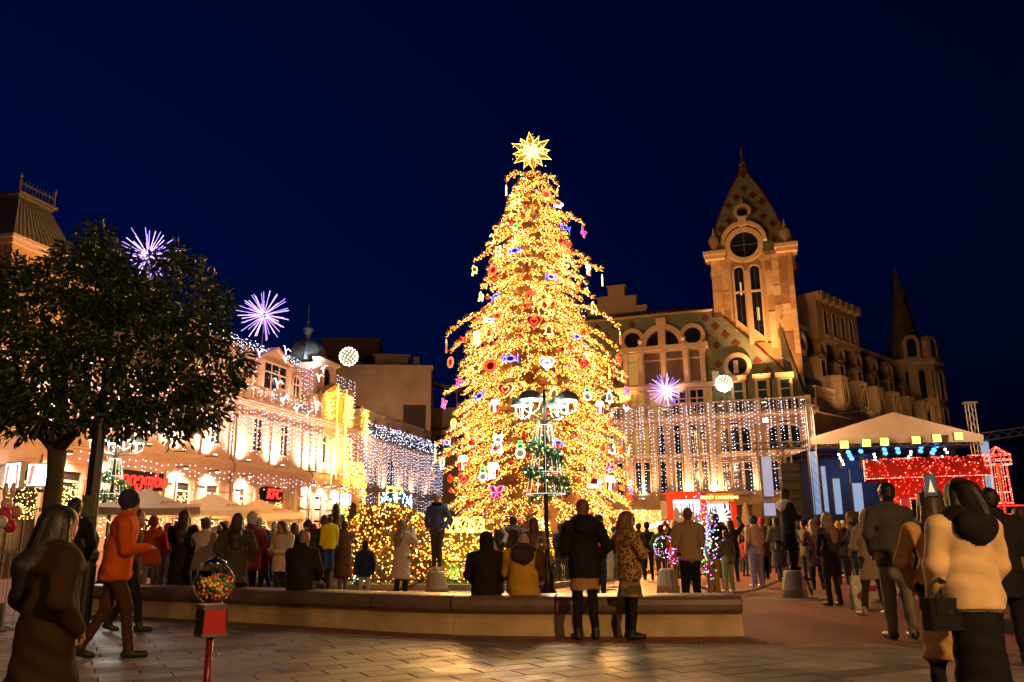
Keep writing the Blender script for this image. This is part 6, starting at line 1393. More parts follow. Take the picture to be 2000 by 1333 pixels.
while len(placed) < 290 and tries < 60000:
    tries += 1; v = Vector((r3.gauss(0, 1), r3.gauss(0, 1), r3.gauss(0, 1))).normalized()*(rg-.017)*(r3.random()**.18 if r3.random() < .75 else r3.random()**.4)
    if v.z > .03+.012*math.sin(v.x*40) or v.z < -.098 or any((v-q).length < .0205 for q in placed): continue
    placed.append(v); put(r3.choice(cm_), 'sweet', gmx, (v.x, v.y, v.z+zc))
# ================================================================ PEOPLE: each body is one continuous surface grown from its skeleton
def surface_net(f, lab, org, h):
    ins = f < 0; nx, ny, nz = f.shape
    c = np.zeros((nx-1, ny-1, nz-1), np.int8)
    for i in (0, 1):
        for j in (0, 1):
            for k in (0, 1): c += ins[i:nx-1+i, j:ny-1+j, k:nz-1+k]
    act = (c > 0) & (c < 8); idx = np.full(act.shape, -1, np.int32); A = np.argwhere(act); idx[act] = np.arange(len(A))
    pos = np.zeros((len(A), 3)); cnt = np.zeros(len(A))
    a0, a1, a2 = A[:, 0], A[:, 1], A[:, 2]
    C = {(i, j, k): f[a0+i, a1+j, a2+k] for i in (0, 1) for j in (0, 1) for k in (0, 1)}
    for p in C:
        for ax in range(3):
            if p[ax] == 0:
                q = list(p); q[ax] = 1; q = tuple(q); m = (C[p] < 0) != (C[q] < 0)
                t = np.where(m, C[p]/(C[p]-C[q]+1e-12), 0)
                for d in range(3): pos[:, d] += np.where(m, p[d]+(t if d == ax else 0), 0)
                cnt += m
    V = (A+pos/cnt[:, None])*h+org
    L_ = lab[a0, a1, a2]; best = C[(0, 0, 0)].copy(); 
    for p in C:
        m = C[p] < best; best = np.where(m, C[p], best); L_ = np.where(m, lab[a0+p[0], a1+p[1], a2+p[2]], L_)
    Fs = []
    for ax in range(3):
        o1, o2 = [(1, 2), (2, 0), (0, 1)][ax]
        sl0 = [slice(1, -1)]*3; sl0[ax] = slice(0, -1); sl1 = list(sl0); sl1[ax] = slice(1, None)
        # interior edges
        i0 = ins[tuple(sl0)]; i1 = ins[tuple(sl1)]; E_ = np.argwhere(i0 != i1)
        if not len(E_): continue
        base = E_.copy(); base[:, o1] += 1; base[:, o2] += 1
        inv = i0[tuple(E_.T)]
        def cell(d1, d2): q = base.copy(); q[:, o1] -= d1; q[:, o2] -= d2; return idx[q[:, 0], q[:, 1], q[:, 2]]
        quad = np.stack([cell(1, 1), cell(0, 1), cell(0, 0), cell(1, 0)], 1); quad[~inv] = quad[~inv][:, ::-1]; Fs.append(quad)
    F_ = np.concatenate(Fs); return V, F_[(F_ >= 0).all(1)], L_
def grow(prims, h):
    lo = np.min([np.minimum(p['a'], p['b'])-p['r']*1.0 for p in prims], 0)-.06; hi = np.max([np.maximum(p['a'], p['b'])+p['r'] for p in prims], 0)+.06
    n = np.ceil((hi-lo)/h).astype(int)+1
    X = lo[0]+np.arange(n[0])*h; Y = lo[1]+np.arange(n[1])*h; Z = lo[2]+np.arange(n[2])*h
    f = np.full(n, .5, np.float32); raw = np.full(n, .5, np.float32); lab = np.zeros(n, np.int8)
    for p in prims:
        a, b_, ra, rb, sc, k = p['a'], p['b'], p['ra'], p['rb'], p['sc'], p['k']
        l_ = np.minimum(a, b_)-p['r']-.06; u_ = np.maximum(a, b_)+p['r']+.06
        i0 = np.clip(((l_-lo)/h).astype(int), 0, n); i1 = np.clip(((u_-lo)/h).astype(int)+2, 0, n)
        s = tuple(slice(i, j) for i, j in zip(i0, i1))
        x = ((X[s[0]]-a[0])/sc[0])[:, None, None]; y = ((Y[s[1]]-a[1])/sc[1])[None, :, None]; z = ((Z[s[2]]-a[2])/sc[2])[None, None, :]
        ba = (b_-a)/sc; bb_ = max(ba@ba, 1e-9); t = np.clip((x*ba[0]+y*ba[1]+z*ba[2])/bb_, 0, 1)
        d = (np.sqrt((x-t*ba[0])**2+(y-t*ba[1])**2+(z-t*ba[2])**2)-(ra+(rb-ra)*t))*min(sc)
        if p.get('zmin') is not None: d = np.maximum(d, (p['zmin']-Z[s[2]])[None, None, :])
        if p.get('wr'):
            xx, yy, zz = X[s[0]][:, None, None], Y[s[1]][None, :, None], Z[s[2]][None, None, :]
            d = d+p['wr']*(np.sin(xx*21+zz*9+1)*np.sin(zz*27+yy*17)+.6*np.sin(zz*46+xx*13+yy*20)+1.4*np.sin(zz*13+xx*8-yy*6)*np.sin(xx*11+yy*9+zz*3))
        if p.get('quilt'): d = d+.008*np.abs(np.sin(Z[s[2]]*PI/.085))[None, None, :]*-1+.004
        o = f[s]; hh = np.clip(.5+.5*(o-d)/k, 0, 1); f[s] = o*(1-hh)+d*hh-k*hh*(1-hh)
        m = d-p.get('pr', 0) < raw[s]; lab[s] = np.where(m, p['m'], lab[s]); raw[s] = np.where(m, d-p.get('pr', 0), raw[s])
    V, F_, L_ = surface_net(f, lab, lo, h)
    C = V[F_].mean(1); best = np.full(len(C), 9.); L2 = np.zeros(len(C), np.int32)
    for p in prims:
        x = (C-p['a'])/p['sc']; ba = (p['b']-p['a'])/p['sc']; t = np.clip(x@ba/max(ba@ba, 1e-9), 0, 1)
        d = (np.linalg.norm(x-t[:, None]*ba, axis=1)-(p['ra']+(p['rb']-p['ra'])*t))*min(p['sc'])-p.get('pr', 0)
        if p.get('zmin') is not None: d = np.maximum(d, p['zmin']-C[:, 2]-.004)
        m = d < best; best[m] = d[m]; L2[m] = p['m']
    return V, F_, L2
ARM = {'down': ((.245, -.03, 1.14), (.25, .05, .88)), 'pocket': ((.30, -.07, 1.16), (.20, .10, .98)), 'phone': ((.25, .2, 1.24), (.07, .36, 1.53)), 'hold': ((.25, .06, 1.13), (.08, .27, 1.14)), 'cross': ((.27, .1, 1.16), (-.05, .22, 1.2)),
       'up': ((.34, .12, 1.6), (.22, .26, 1.82)), 'bag': ((.26, .02, 1.13), (.2, .16, .92)), 'lap': ((.26, .12, 1.16), (.14, .34, 1.02)), 'out': ((.40, .08, 1.2), (.55, .22, 1.05))}
def fabricm(c, kind=''):
    nm = 'cloth_%s_%02x%02x%02x' % (kind or 'plain', *[int(255*x) for x in c])
    if nm in MATS: return MATS[nm]
    if kind == 'leopard':
        m = M(nm, c, .9); n_ = m.node_tree.nodes; l_ = m.node_tree.links; b = n_['Principled BSDF']; tc_ = n_.new('ShaderNodeTexCoord'); v = n_.new('ShaderNodeTexVoronoi'); v.inputs['Scale'].default_value = 32; cr = n_.new('ShaderNodeValToRGB')
        cr.color_ramp.elements[0].position = .36; cr.color_ramp.elements[0].color = (.03, .015, .008, 1); cr.color_ramp.elements[1].position = .5; cr.color_ramp.elements[1].color = (*c, 1); l_.new(tc_.outputs['Object'], v.inputs[0]); l_.new(v.outputs['Distance'], cr.inputs[0]); l_.new(cr.outputs[0], b.inputs['Base Color']); return m
    if kind == 'plaid':
        m = M(nm, c, .9); n_ = m.node_tree.nodes; l_ = m.node_tree.links; b = n_['Principled BSDF']; tc_ = n_.new('ShaderNodeTexCoord'); outs = []
        for ax in ('X', 'Z'):
            w = n_.new('ShaderNodeTexWave'); w.bands_direction = ax; w.inputs['Scale'].default_value = 2.1; l_.new(tc_.outputs['Object'], w.inputs[0]); outs.append(w)
        ad = n_.new('ShaderNodeMath'); ad.operation = 'ADD'; l_.new(outs[0].outputs[1], ad.inputs[0]); l_.new(outs[1].outputs[1], ad.inputs[1]); cr = n_.new('ShaderNodeValToRGB'); cr.color_ramp.elements[0].position = .35; cr.color_ramp.elements[0].color = (*[x*.35 for x in c], 1); cr.color_ramp.elements[1].position = .65; cr.color_ramp.elements[1].color = (*c, 1)
        dv = n_.new('ShaderNodeMath'); dv.operation = 'MULTIPLY'; dv.inputs[1].default_value = .5; l_.new(ad.outputs[0], dv.inputs[0]); l_.new(dv.outputs[0], cr.inputs[0]); l_.new(cr.outputs[0], b.inputs['Base Color']); return m
    return M(nm, c, .85, var=.12, scale=6, bump=.14, bscale=22, spec=.1)
skin_m = M('skin', (.42, .23, .15), .55, var=.06, scale=12); skin_d = M('skin_tan', (.33, .17, .10), .55, var=.06, scale=12)
dark_m = M('feature_dark', (.02, .012, .01), .5); lip_m = M('lip', (.32, .1, .09), .5)
HAIRC = {'black': (.012, .009, .008), 'brown': (.05, .026, .014), 'blond': (.26, .17, .08), 'grey': (.2, .18, .16), 'auburn': (.14, .055, .02)}
def person(label, x, D, H, face, top, hem=.88, legs=(.03, .03, .035), shoes=(.02, .018, .016), hair='short', hc='brown', arms=('down', 'down'), pose='stand', bulk=1., kind='', acc=None, z0=0, h=.024, yaw=0, nod=0, wide=1., quilt=False, hoodup=False, skirt=None, px=None, lean=0, fine=False, skin=None, extra=None, collar=True, strands=0, fold=1.):
    k_ = H/1.75; Pm = []
    def A(a, b_, ra, rb=None, m=2, sc=(1, 1, 1), k=.03, zmin=None, wr=0, pr=0, q=False):
        a = np.array(a, float); b_ = np.array(b_, float); rb = ra if rb is None else rb
        Pm.append(dict(a=a, b=b_, ra=ra, rb=rb, sc=np.array(sc, float), k=k, m=m, zmin=zmin, wr=wr*fold, pr=pr, r=max(ra, rb)*max(sc), quilt=q))
    dz = -.34 if pose == 'sit' else 0; B = bulk
    def T(p): return (p[0], p[1]+lean*max(0, p[2]+dz-.9), p[2]+dz)
    # legs
    for s in (-1, 1):
        hip = (s*.088, 0, .92+dz)
        if pose == 'sit': kn, an = (s*.13, .44, .55), (s*.13, .46, .09)
        elif pose == 'step': kn, an = ((s*.09, .14, .52), (s*.09, .2, .085)) if s > 0 else ((s*.09, -.06, .5), (s*.09, -.27, .13))
        elif pose == 'oneleg': kn, an = ((s*.085, .0, .5), (s*.06, 0, .085)) if s > 0 else ((s*.1, .1, .55), (s*.12, -.22, .6))
        elif pose == 'wide': kn, an = (s*.14, .0, .5), (s*.2, .0, .085)
        elif pose == 'close': kn, an = (s*.07, .01, .5), (s*.065, -.01, .085)
        else: kn, an = (s*.1, .015, .5), (s*.115, -.02, .085)
        A(hip, kn, .098*wide, .066*wide, 3, k=.03, wr=.004); A(kn, an, .066*wide, .048*wide, 3, k=.02, wr=.004)
        if pose == 'oneleg' and s < 0: A(an, (an[0], an[1]-.03, an[2]-.16), .045, .04, 4, k=.02)
        else:
            ft = (an[0]+s*.02, an[1]+.16, .045); A((an[0], an[1]-.03, .05 if an[2] < .1 else an[2]-.04), ft if an[2] < .11 else (ft[0], an[1]+.12, .04), .046, .04, 4, k=.02, sc=(1, 1, .95)); A(an, (an[0], an[1], an[2]+.05), .05, .05, 4, k=.02)
    # trunk and garment
    A(T((0, 0, .95)), T((0, .0, 1.12)), .135*B, .125*B, 2, sc=(1.05, .82, 1), k=.05, wr=.004)
    A(T((0, 0, 1.12)), T((0, .005, 1.34)), .125*B, .15*B, 2, sc=(1.08, .8, 1), k=.06, wr=.004, q=quilt)
    A(T((-.12, 0, 1.39)), T((.12, 0, 1.39)), .085*B, .085*B, 2, k=.06, sc=(1, .95, .85))
    if hem < .95:
        z_b = hem-.02+dz if pose != 'sit' else .5; fl = .155+.085*max(0, .95-hem)
        A(T((0, 0, 1.08)), (0, 0, z_b-.06), .13*B, fl*B*(.95 if pose != 'sit' else 1.05), 2, sc=(1.05, .86, 1), k=.05, zmin=z_b, wr=.005, q=quilt)
    if skirt: A((0, 0, .92), (0, 0, skirt[0]-.05), .14, .2, 8, sc=(1.05, .9, 1), k=.03, zmin=skirt[0], wr=.004)
    # neck and head
    ny = .02+lean*.55; Rh = Matrix.Rotation(R(yaw), 3, 'Z') @ Matrix.Rotation(R(-nod), 3, 'X'); nb = Vector(T((0, .01, 1.50)))
    def Hd(p): v = Rh @ Vector(p); return tuple(nb+v)
    A(T((0, 0, 1.44)), Hd((0, .005, .06)), .058, .055, 0, k=.02)
    A(Hd((0, .015, .135)), Hd((0, .02, .165)), .082, .084, 0, sc=(.9, 1.08, 1.1), k=.02); A(Hd((0, .045, .075)), Hd((0, .05, .085)), .048, .05, 0, k=.04)
    A(Hd((0, .105, .115)), Hd((0, .098, .145)), .014, .009, 0, k=.012)
    for s in (-1, 1): A(Hd((s*.078, .01, .11)), Hd((s*.08, .005, .145)), .013, .016, 0, k=.01)
    if fine:
        for s in (-1, 1): A(Hd((s*.03, .092, .142)), Hd((s*.04, .09, .142)), .009, .008, 6, k=.004, pr=.004); A(Hd((s*.02, .097, .164)), Hd((s*.05, .085, .165)), .007, .005, 6, k=.004, pr=.004)
        A(Hd((-.02, .095, .075)), Hd((.02, .095, .075)), .008, .008, 7, k=.005, pr=.003)
    hm = 1
    if hair in ('short', 'long', 'bun', 'bob'):
        A(Hd((0, -.01, .175)), Hd((0, -.02, .19)), .09, .088, 1, sc=(.98, 1.08, .95), k=.015, pr=.006); A(Hd((0, -.045, .12)), Hd((0, -.04, .16)), .075, .08, 1, sc=(1.02, .9, 1), k=.02, pr=.005)
    if hair == 'long':
        A(Hd((0, -.06, .15)), Hd((0, -.09, -.02)), .085, .09, 1, sc=(1.05, .7, 1), k=.03, pr=.01); yb = -.06-.085*B; A(Hd((0, -.09, -.02)), T((0, yb-.02, 1.36)), .085, .085, 1, sc=(1.15, .7, 1), k=.025); A(T((0, yb-.02, 1.36)), T((0, yb-.03, 1.2)), .085, .05, 1, sc=(1.25, .55, 1), k=.012)
        for s in (-1, 1): A(Hd((s*.075, .0, .15)), Hd((s*.09, -.01, -.06)), .035, .04, 1, k=.02, pr=.006)
    if hair == 'bob':
        for s in (-1, 1): A(Hd((s*.07, -.01, .15)), Hd((s*.085, -.02, .03)), .04, .042, 1, k=.02, pr=.006)
        A(Hd((0, -.06, .15)), Hd((0, -.07, .02)), .085, .085, 1, sc=(1, .7, 1), k=.02, pr=.006)
    if hair == 'bun': A(Hd((0, -.1, .2)), Hd((0, -.11, .21)), .05, .05, 1, k=.015, pr=.006)
    if hair == 'beanie': A(Hd((0, -.01, .165)), Hd((0, -.015, .2)), .1, .09, 5, sc=(.98, 1.08, 1), k=.012, pr=.01, zmin=None); A(Hd((0, -.02, .14)), Hd((0, -.03, .17)), .085, .09, 5, sc=(1, .95, 1), k=.02, pr=.005)
    if hoodup: A(Hd((0, -.045, .12)), Hd((0, -.055, .17)), .108, .106, 5, sc=(1, .95, 1.08), k=.02, pr=.006); A(T((0, -.05, 1.45)), Hd((0, -.03, .08)), .1, .1, 5, k=.03)
    if acc and not hoodup and hair != 'beanie': A(T((-.05, -.02, 1.48)), T((.05, -.02, 1.48)), .095*min(B, 1.25), .095*min(B, 1.25), 5, sc=(1, 1.1, .8), k=.012); A(T((-.075, -.02-.1*B, 1.42)), T((.075, -.02-.1*B, 1.42)), .085, .085, 5, sc=(1, .75, 1), k=.02); A(T((-.02, -.03-.1*B, 1.40)), T((.02, -.03-.1*B, 1.36)), .1, .075, 5, sc=(1.25, .6, 1), k=.03)
    elif collar: A(T((0, 0, 1.45)), T((0, .01, 1.49)), .078*min(B, 1.2), .07*min(B, 1.2), 2, k=.02)
    # arms
    for s, nm in zip((1, -1), arms):
        e, w = ARM[nm] if isinstance(nm, str) else nm
        sh = T((s*.185*(1+(B-1)*.4), 0, 1.405)); e = T((s*e[0], e[1], e[2])); w = T((s*w[0], w[1], w[2]))
        A(sh, e, .066*B, .054*B, 2, k=.035, wr=.004, q=False); A(e, w, .054*B, .043*B, 2, k=.025, wr=.004)
        d = (Vector(w)-Vector(e)).normalized(); pw = Vector(w)+d*.05
        A(tuple(Vector(w)+d*.02), tuple(pw), .03, .034, 0, k=.015, sc=(1, 1, 1))
        up = Vector((0, 0, 1)) if abs(d.z) < .8 else Vector((0, 1, 0)); sd = d.cross(up).normalized(); cu = sd.cross(d)
        for q, (o, L_) in enumerate(((-.028, .055), (-.01, .066), (.01, .062), (.027, .048))):
            b0_ = pw+sd*o+d*.02; b1 = b0_+d*L_*.55-cu*.008; b2_ = b1+d*L_*.3-cu*L_*.5; A(tuple(b0_), tuple(b1), .0095, .009, 0, k=.006); A(tuple(b1), tuple(b2_), .009, .008, 0, k=.004)
        th = pw-sd*.034*s; A(tuple(th-d*.02), tuple(th+d*.03-sd*.02*s-cu*.012), .0105, .009, 0, k=.006)
    if extra: extra(A, T, Hd)
    for p in Pm:
        pass
    V, F_, L_ = grow(Pm, h/k_ if not fine else h)
    V = V*k_; fl_ = L_
    mats = [skin or skin_m, M('hair_'+hc, HAIRC[hc], .5, var=.35, scale=30, bump=.2, bscale=90), fabricm(top, kind), fabricm(legs), M('shoe_%02x%02x%02x' % tuple(int(255*c) for c in shoes), shoes, .45), fabricm(acc or top), dark_m, lip_m, fabricm(legs)]
    if skirt: mats[8] = fabricm(skirt[1], skirt[2] if len(skirt) > 2 else '')
    me = fast_mesh('person', V, F_, mats, True, fl_)
    X = px if px is not None else atY(x, 1055, D).x
    o = put(me, 'person', None, (X, D, z0), R(face)); tag(o, label, 'person')
    if strands and hair in ('long', 'bob', 'bun'):
        rr = np.random.default_rng(int(abs(X)*100)); n_ = strands; u = rr.uniform(-1, 1, n_); el = rr.uniform(.0, 1, n_); Vv = []; Ff = []
        ln = {'long': .46, 'bob': .24, 'bun': .1}[hair]; yb_ = -.06-.085*B
        for i in range(n_):
            phi = u[i]*2.0; st = (.086*math.sin(phi)*math.sqrt(1-el[i]**2*.8), -.012-.1*math.cos(phi)*math.sqrt(1-el[i]**2*.8), .165+.098*el[i])
            if st[1] > .03: continue
            pts_ = [np.array(Hd(st))]; L_ = ln*rr.uniform(.7, 1.05); out_ = np.array([math.sin(phi), -math.cos(phi), 0])
            for q in range(1, 7):
                f = q/6; z_ = st[2]-L_*f; sp = .098+.012*math.sin(f*9+i)+.03*f
                v = np.array([math.sin(phi)*min(sp, .1)*(1-.15*f), -.02-.1*math.cos(phi)-(.05+(B-1)*.13)*f*max(0, math.cos(phi)), z_])
                pts_.append(np.array(Hd(tuple(v))))
            w_ = .0045
            side = np.cross(out_, [0, 0, 1.]); b0_ = len(Vv)
            for q, p_ in enumerate(pts_): ww = w_*(1-.6*q/6); Vv += [p_+side*ww+out_*.004, p_-side*ww+out_*.004]
            Ff += [(b0_+2*q, b0_+2*q+1, b0_+2*q+3, b0_+2*q+2) for q in range(6)]
        put(fast_mesh('hair', np.array(Vv)*k_, Ff, M('strand_'+hc, tuple(c*1.1 for c in HAIRC[hc]), .5, var=.4, scale=40)), 'hair', o, kind='stuff')
    return o
BLK, NAVY, OLV, GRY, CAM, WHT, BEI = (.014, .013, .014), (.02, .03, .07), (.06, .06, .03), (.12, .11, .10), (.42, .24, .10), (.62, .55, .46), (.36, .26, .17)
DEN, LDEN, BRN = (.035, .05, .09), (.16, .21, .32), (.09, .045, .02)
def gnd(x, y): g = ground(x, y); return dict(px=g.x, D=g.y)
# ---- foreground right
person('woman in short cream jacket and long black skirt, back turned, close at right', 1885, 5.6, 1.57, 8, (.70, .48, .26), .86, BLK, hair='bob', hc='black', arms=('bag', 'bag'), bulk=1.34, acc=BLK, h=.0115, fine=True, skirt=(.16, BLK), wide=1.05, yaw=25, collar=False, strands=420, fold=1.1)
person('woman in long camel coat raising a phone, beside the cream jacket', 1828, 6.2, 1.55, -12, (.46, .26, .11), .42, BLK, hair='long', hc='brown', arms=('phone', 'pocket'), bulk=1.08, h=.014, fine=True, nod=8, yaw=-10, strands=420, fold=1.2)
person('tall man in dark grey coat and khaki trousers, back turned', 1742, 10.5, 1.86, 0, (.075, .065, .055), .84, (.22, .18, .13), hair='short', hc='black', arms=('hold', 'pocket'), bulk=1.26, h=.016, pose='stand', wide=1.15, fold=1.2)
person('blond long-haired woman in beige coat carrying a white shopping bag', 1695, 13.6, 1.64, 10, (.30, .23, .16), .62, (.05, .03, .02), (.34, .25, .15), hair='long', hc='blond', arms=('bag', 'hold'), pose='wide', bulk=1.15, h=.02, strands=260, fold=1.5)
# ---- pair in front of the bench
person('man in black hooded jacket over tan shirt tail, standing before the bench', 1140, 10.72, 1.70, 12, BLK, .80, (.016, .014, .014), hair='short', hc='auburn', arms=('pocket', 'hold'), bulk=1.3, h=.017, skirt=(.62, (.36, .2, .09)), acc=BLK, yaw=-20, fold=1.2)
person('woman in leopard print fur jacket and checked skirt beside him', 1226, 10.75, 1.55, -75, (.40, .22, .07), .84, (.02, .016, .016), hair='long', hc='auburn', arms=('cross', 'cross'), bulk=1.32, kind='leopard', h=.017, skirt=(.58, (.32, .24, .12), 'plaid'), fine=True, pose='close', yaw=-20, strands=300)
# ---- seated on the bench, backs turned
person('person in black puffer coat sitting on the bench, left of the yellow jacket', 950, 11.62, 1.62, 5, (.02, .014, .012), .86, BLK, hair='hood', hoodup=True, hc='black', arms=('lap', 'lap'), pose='sit', bulk=1.38, acc=(.02, .014, .012), h=.018, nod=12)
person('person in mustard yellow jacket sitting on the bench', 1022, 11.55, 1.66, -4, (.50, .27, .03), .86, BLK, hair='hood', hoodup=False, hc='black', arms=('lap', 'lap'), pose='sit', bulk=1.42, acc=(.05, .03, .03), h=.018, nod=38)
person('bald man in dark jacket sitting on the left part of the bench', 590, 13.25, 1.72, -18, (.025, .022, .018), .86, (.03, .03, .03), hair='bald', arms=('lap', 'lap'), pose='sit', bulk=1.35, h=.018, skin=skin_d, lean=.12, nod=10)
# ---- on bollards
b0 = bpos[852]; person('man in blue quilted jacket standing on a stone bollard', 0, b0.y, 1.74, 158, (.075, .10, .25), .88, (.07, .062, .05), (.55, .5, .42), hair='short', hc='black', arms=('pocket', 'pocket'), pose='close', bulk=1.14, px=b0.x, z0=.55, h=.017, quilt=True, acc=(.015, .015, .02), fine=True, yaw=25)
b0 = bpos[1553]; person('woman in long black coat balancing on one leg on a bollard', 0, b0.y, 1.66, -80, (.014, .017, .016), .45, (.012, .012, .012), hair='bob', hc='black', arms=('hold', 'hold'), pose='oneleg', bulk=1.12, px=b0.x-.02, z0=.55, h=.018, acc=(.5, .45, .42), fine=True)
b0 = bpos[650]; person('person in olive coat standing on the left bollard, back to the tree', 0, b0.y, 1.62, 20, (.07, .075, .045), .42, (.05, .05, .045), (.5, .45, .4), hair='long', hc='brown', arms=('hold', 'pocket'), px=b0.x, z0=.55, h=.02, pose='close')
# ---- mid ground behind the bench
person('long-haired blond woman in white coat taking a photo by the fence', 785, 18.0, 1.66, -22, (.60, .52, .44), .5, (.02, .02, .03), hair='long', hc='blond', arms=('phone', 'phone'), bulk=1.18, h=.018, strands=220)
person('child in dark coat and pale trousers left of the photographing woman', 714, 17.2, 1.22, 10, NAVY, .8, (.4, .38, .42), hair='beanie', acc=(.04, .04, .06), bulk=1.2, h=.02)
person('long-haired woman in grey checked coat in front of the tree', 1042, 17.0, 1.66, -5, (.34, .26, .19), .4, BLK, hair='long', hc='auburn', arms=('hold', 'hold'), bulk=1.08, kind='plaid', h=.018, strands=220)
person('man in grey hooded jacket left of the checked coat', 1003, 18.6, 1.74, -25, (.13, .12, .11), .85, DEN, hair='short', hc='brown', arms=('phone', 'hold'), bulk=1.2, acc=(.12, .11, .1), h=.02)
person('child in pale pink coat beside the grey hooded man', 972, 18.2, 1.45, 30, (.5, .38, .36), .6, DEN, hair='long', hc='brown', arms=('up', 'phone'), h=.022)
person('man in blue vest and orange sleeves behind the couple', 1170, 17.6, 1.72, -60, (.55, .12, .03), .88, (.03, .05, .1), hair='short', hc='black', arms=('hold', 'hold'), h=.02, skirt=(.86, (.08, .13, .35)))
person('woman in cream puffer with fur hood left behind the bald man', 553, 16.4, 1.62, 150, (.62, .48, .38), .76, (.03, .03, .035), hair='long', hc='brown', arms=('hold', 'hold'), bulk=1.3, quilt=True, acc=(.3, .2, .11), h=.018, fine=True, nod=22)
person('child in bright yellow jacket with blue hem carried high left of the lawn', 643, 17.5, 1.12, 30, (.75, .6, .01), .75, (.03, .07, .3), hair='short', hc='brown', z0=.62, h=.022, bulk=1.3)
person('man in dark green coat holding up the yellow-jacketed child', 632, 17.7, 1.76, 20, (.04, .05, .03), .7, (.03, .03, .03), hair='short', hc='brown', arms=('hold', 'hold'), bulk=1.15, h=.022)
person('woman in cream wool jacket and black trousers left of the gumball globe', 400, 15.2, 1.66, -15, (.58, .46, .36), .82, BLK, hair='bun', hc='brown', arms=('down', 'phone'), bulk=1.22, h=.018)
person('person in olive parka right behind the gumball machine', 462, 13.9, 1.68, 14, (.065, .055, .03), .62, BLK, hair='long', hc='brown', arms=('pocket', 'pocket'), bulk=1.3, h=.02)
person('tall person in black coat with long hair near the nearest umbrella', 357, 15.8, 1.82, 8, (.02, .018, .015), .45, BLK, hair='long', hc='brown', arms=('pocket', 'phone'), bulk=1.15, h=.02)
person('woman in light blue denim jacket and jeans by the stone bollard', 328, 17.2, 1.62, -30, (.26, .32, .48), .88, (.22, .28, .36), (.3, .3, .3), hair='short', hc='blond', arms=('hold', 'down'), h=.02)
person('man in red jacket and grey jeans left of the denim jacket', 297, 16.8, 1.74, 15, (.40, .05, .02), .86, (.13, .12, .13), hair='beanie', acc=(.25, .04, .03), arms=('hold', 'hold'), bulk=1.15, h=.02, pose='step')
person('man in orange red jacket and dark blue beanie walking past the lamp column', 232, 9.4, 1.78, -65, (.55, .09, .015), .84, (.06, .025, .02), hair='beanie', acc=(.03, .03, .07), arms=('hold', 'down'), bulk=1.25, h=.018, pose='step', lean=.1, fold=1.2)
person('dark-haired man in black jacket between leafy tree and lamp column', 138, 11.9, 1.84, 5, (.016, .013, .012), .84, BLK, hair='short', hc='black', arms=('pocket', 'pocket'), bulk=1.18, h=.02, nod=8)
person('short person in loose brown coat walking past at the far left front', 112, 4.55, 1.40, -40, (.032, .017, .007), .3, (.03, .02, .012), hair='long', hc='black', arms=('pocket', 'pocket'), bulk=1.4, pose='step', h=.0145, fine=True, strands=420, fold=1.1)
person('walker in dark trousers half hidden behind the brown-coated person', 262, 12.2, 1.7, -80, (.10, .05, .02), .8, (.02, .017, .015), hair='short', hc='brown', arms=('down', 'down'), pose='step', h=.02)
# ---- right middle ground
person('man with dark backpack straps over pale jacket by the clear balloons', 1345, 15.6, 1.76, 6, (.36, .24, .15), .86, BLK, hair='short', hc='auburn', arms=('hold', 'hold'), bulk=1.35, h=.02, wide=1.25)
person('person in peach hoodie and wide lilac jeans with blue cap', 1474, 21.7, 1.76, 20, (.60, .34, .24), .86, (.26, .25, .40), (.6, .55, .5), hair='beanie', acc=(.03, .05, .13), arms=('hold', 'down'), bulk=1.2, wide=1.45, h=.024)
person('child in mustard trousers and dark top left of the green trousers', 1388, 18.6, 1.36, 5, (.16, .11, .06), .8, (.42, .25, .02), hair='short', hc='black', arms=('hold', 'hold'), wide=1.4, h=.024)
person('child in pale green trousers behind the bench end', 1418, 19.6, 1.4, 25, (.13, .10, .07), .84, (.28, .33, .18), (.5, .48, .42), hair='short', hc='brown', arms=('down', 'hold'), wide=1.2, h=.024)
person('man in black jacket standing right of the mustard trousers', 1400, 20.6, 1.8, -8, (.02, .02, .02), .84, (.05, .04, .03), hair='short', hc='black', arms=('phone', 'hold'), bulk=1.2, h=.024)
person('person in dark coat right behind the cream jacket, bending to a stroller', 1945, 8.2, 1.66, -28, (.02, .016, .016), .7, BLK, hair='short', hc='black', arms=('hold', 'hold'), bulk=1.25, lean=.3, h=.018)
person('person in olive yellow jacket at the right picture edge', 1998, 11.5, 1.58, 12, (.30, .24, .05), .84, DEN, hair='short', hc='brown', arms=('pocket', 'hold'), bulk=1.25, h=.02)
person('young man with brown hair turned left behind the blond woman', 1668, 17.5, 1.74, 75, (.03, .03, .04), .84, DEN, hair='short', hc='auburn', arms=('out', 'hold'), h=.022, fine=False)
person('person with yellow hat low in the crowd before the stage', 1640, 22.5, 1.62, 5, (.12, .09, .08), .84, DEN, hair='beanie', acc=(.65, .38, .03), h=.026)
person('slim woman in dark coat with long fair hair right of the black-coated bollard woman', 1618, 15.6, 1.66, 18, (.05, .045, .05), .6, (.06, .05, .05), hair='long', hc='blond', arms=('hold', 'pocket'), h=.022)
person('blond woman in plum coat left of the stage crowd', 1590, 20.5, 1.64, -10, (.12, .05, .07), .6, BLK, hair='long', hc='blond', arms=('hold', 'hold'), h=.024)
# two dark figures by the tree foot
person('left one of two dark figures at the foot of the tree', 1248, 27.5, 1.74, 15, (.03, .025, .025), .8, (.03, .025, .025), hair='short', hc='black', h=.028)
person('right one of two dark figures at the foot of the tree', 1264, 26.0, 1.72, -10, (.02, .018, .02), .84, (.02, .018, .018), hair='beanie', acc=(.015, .015, .02), h=.028)
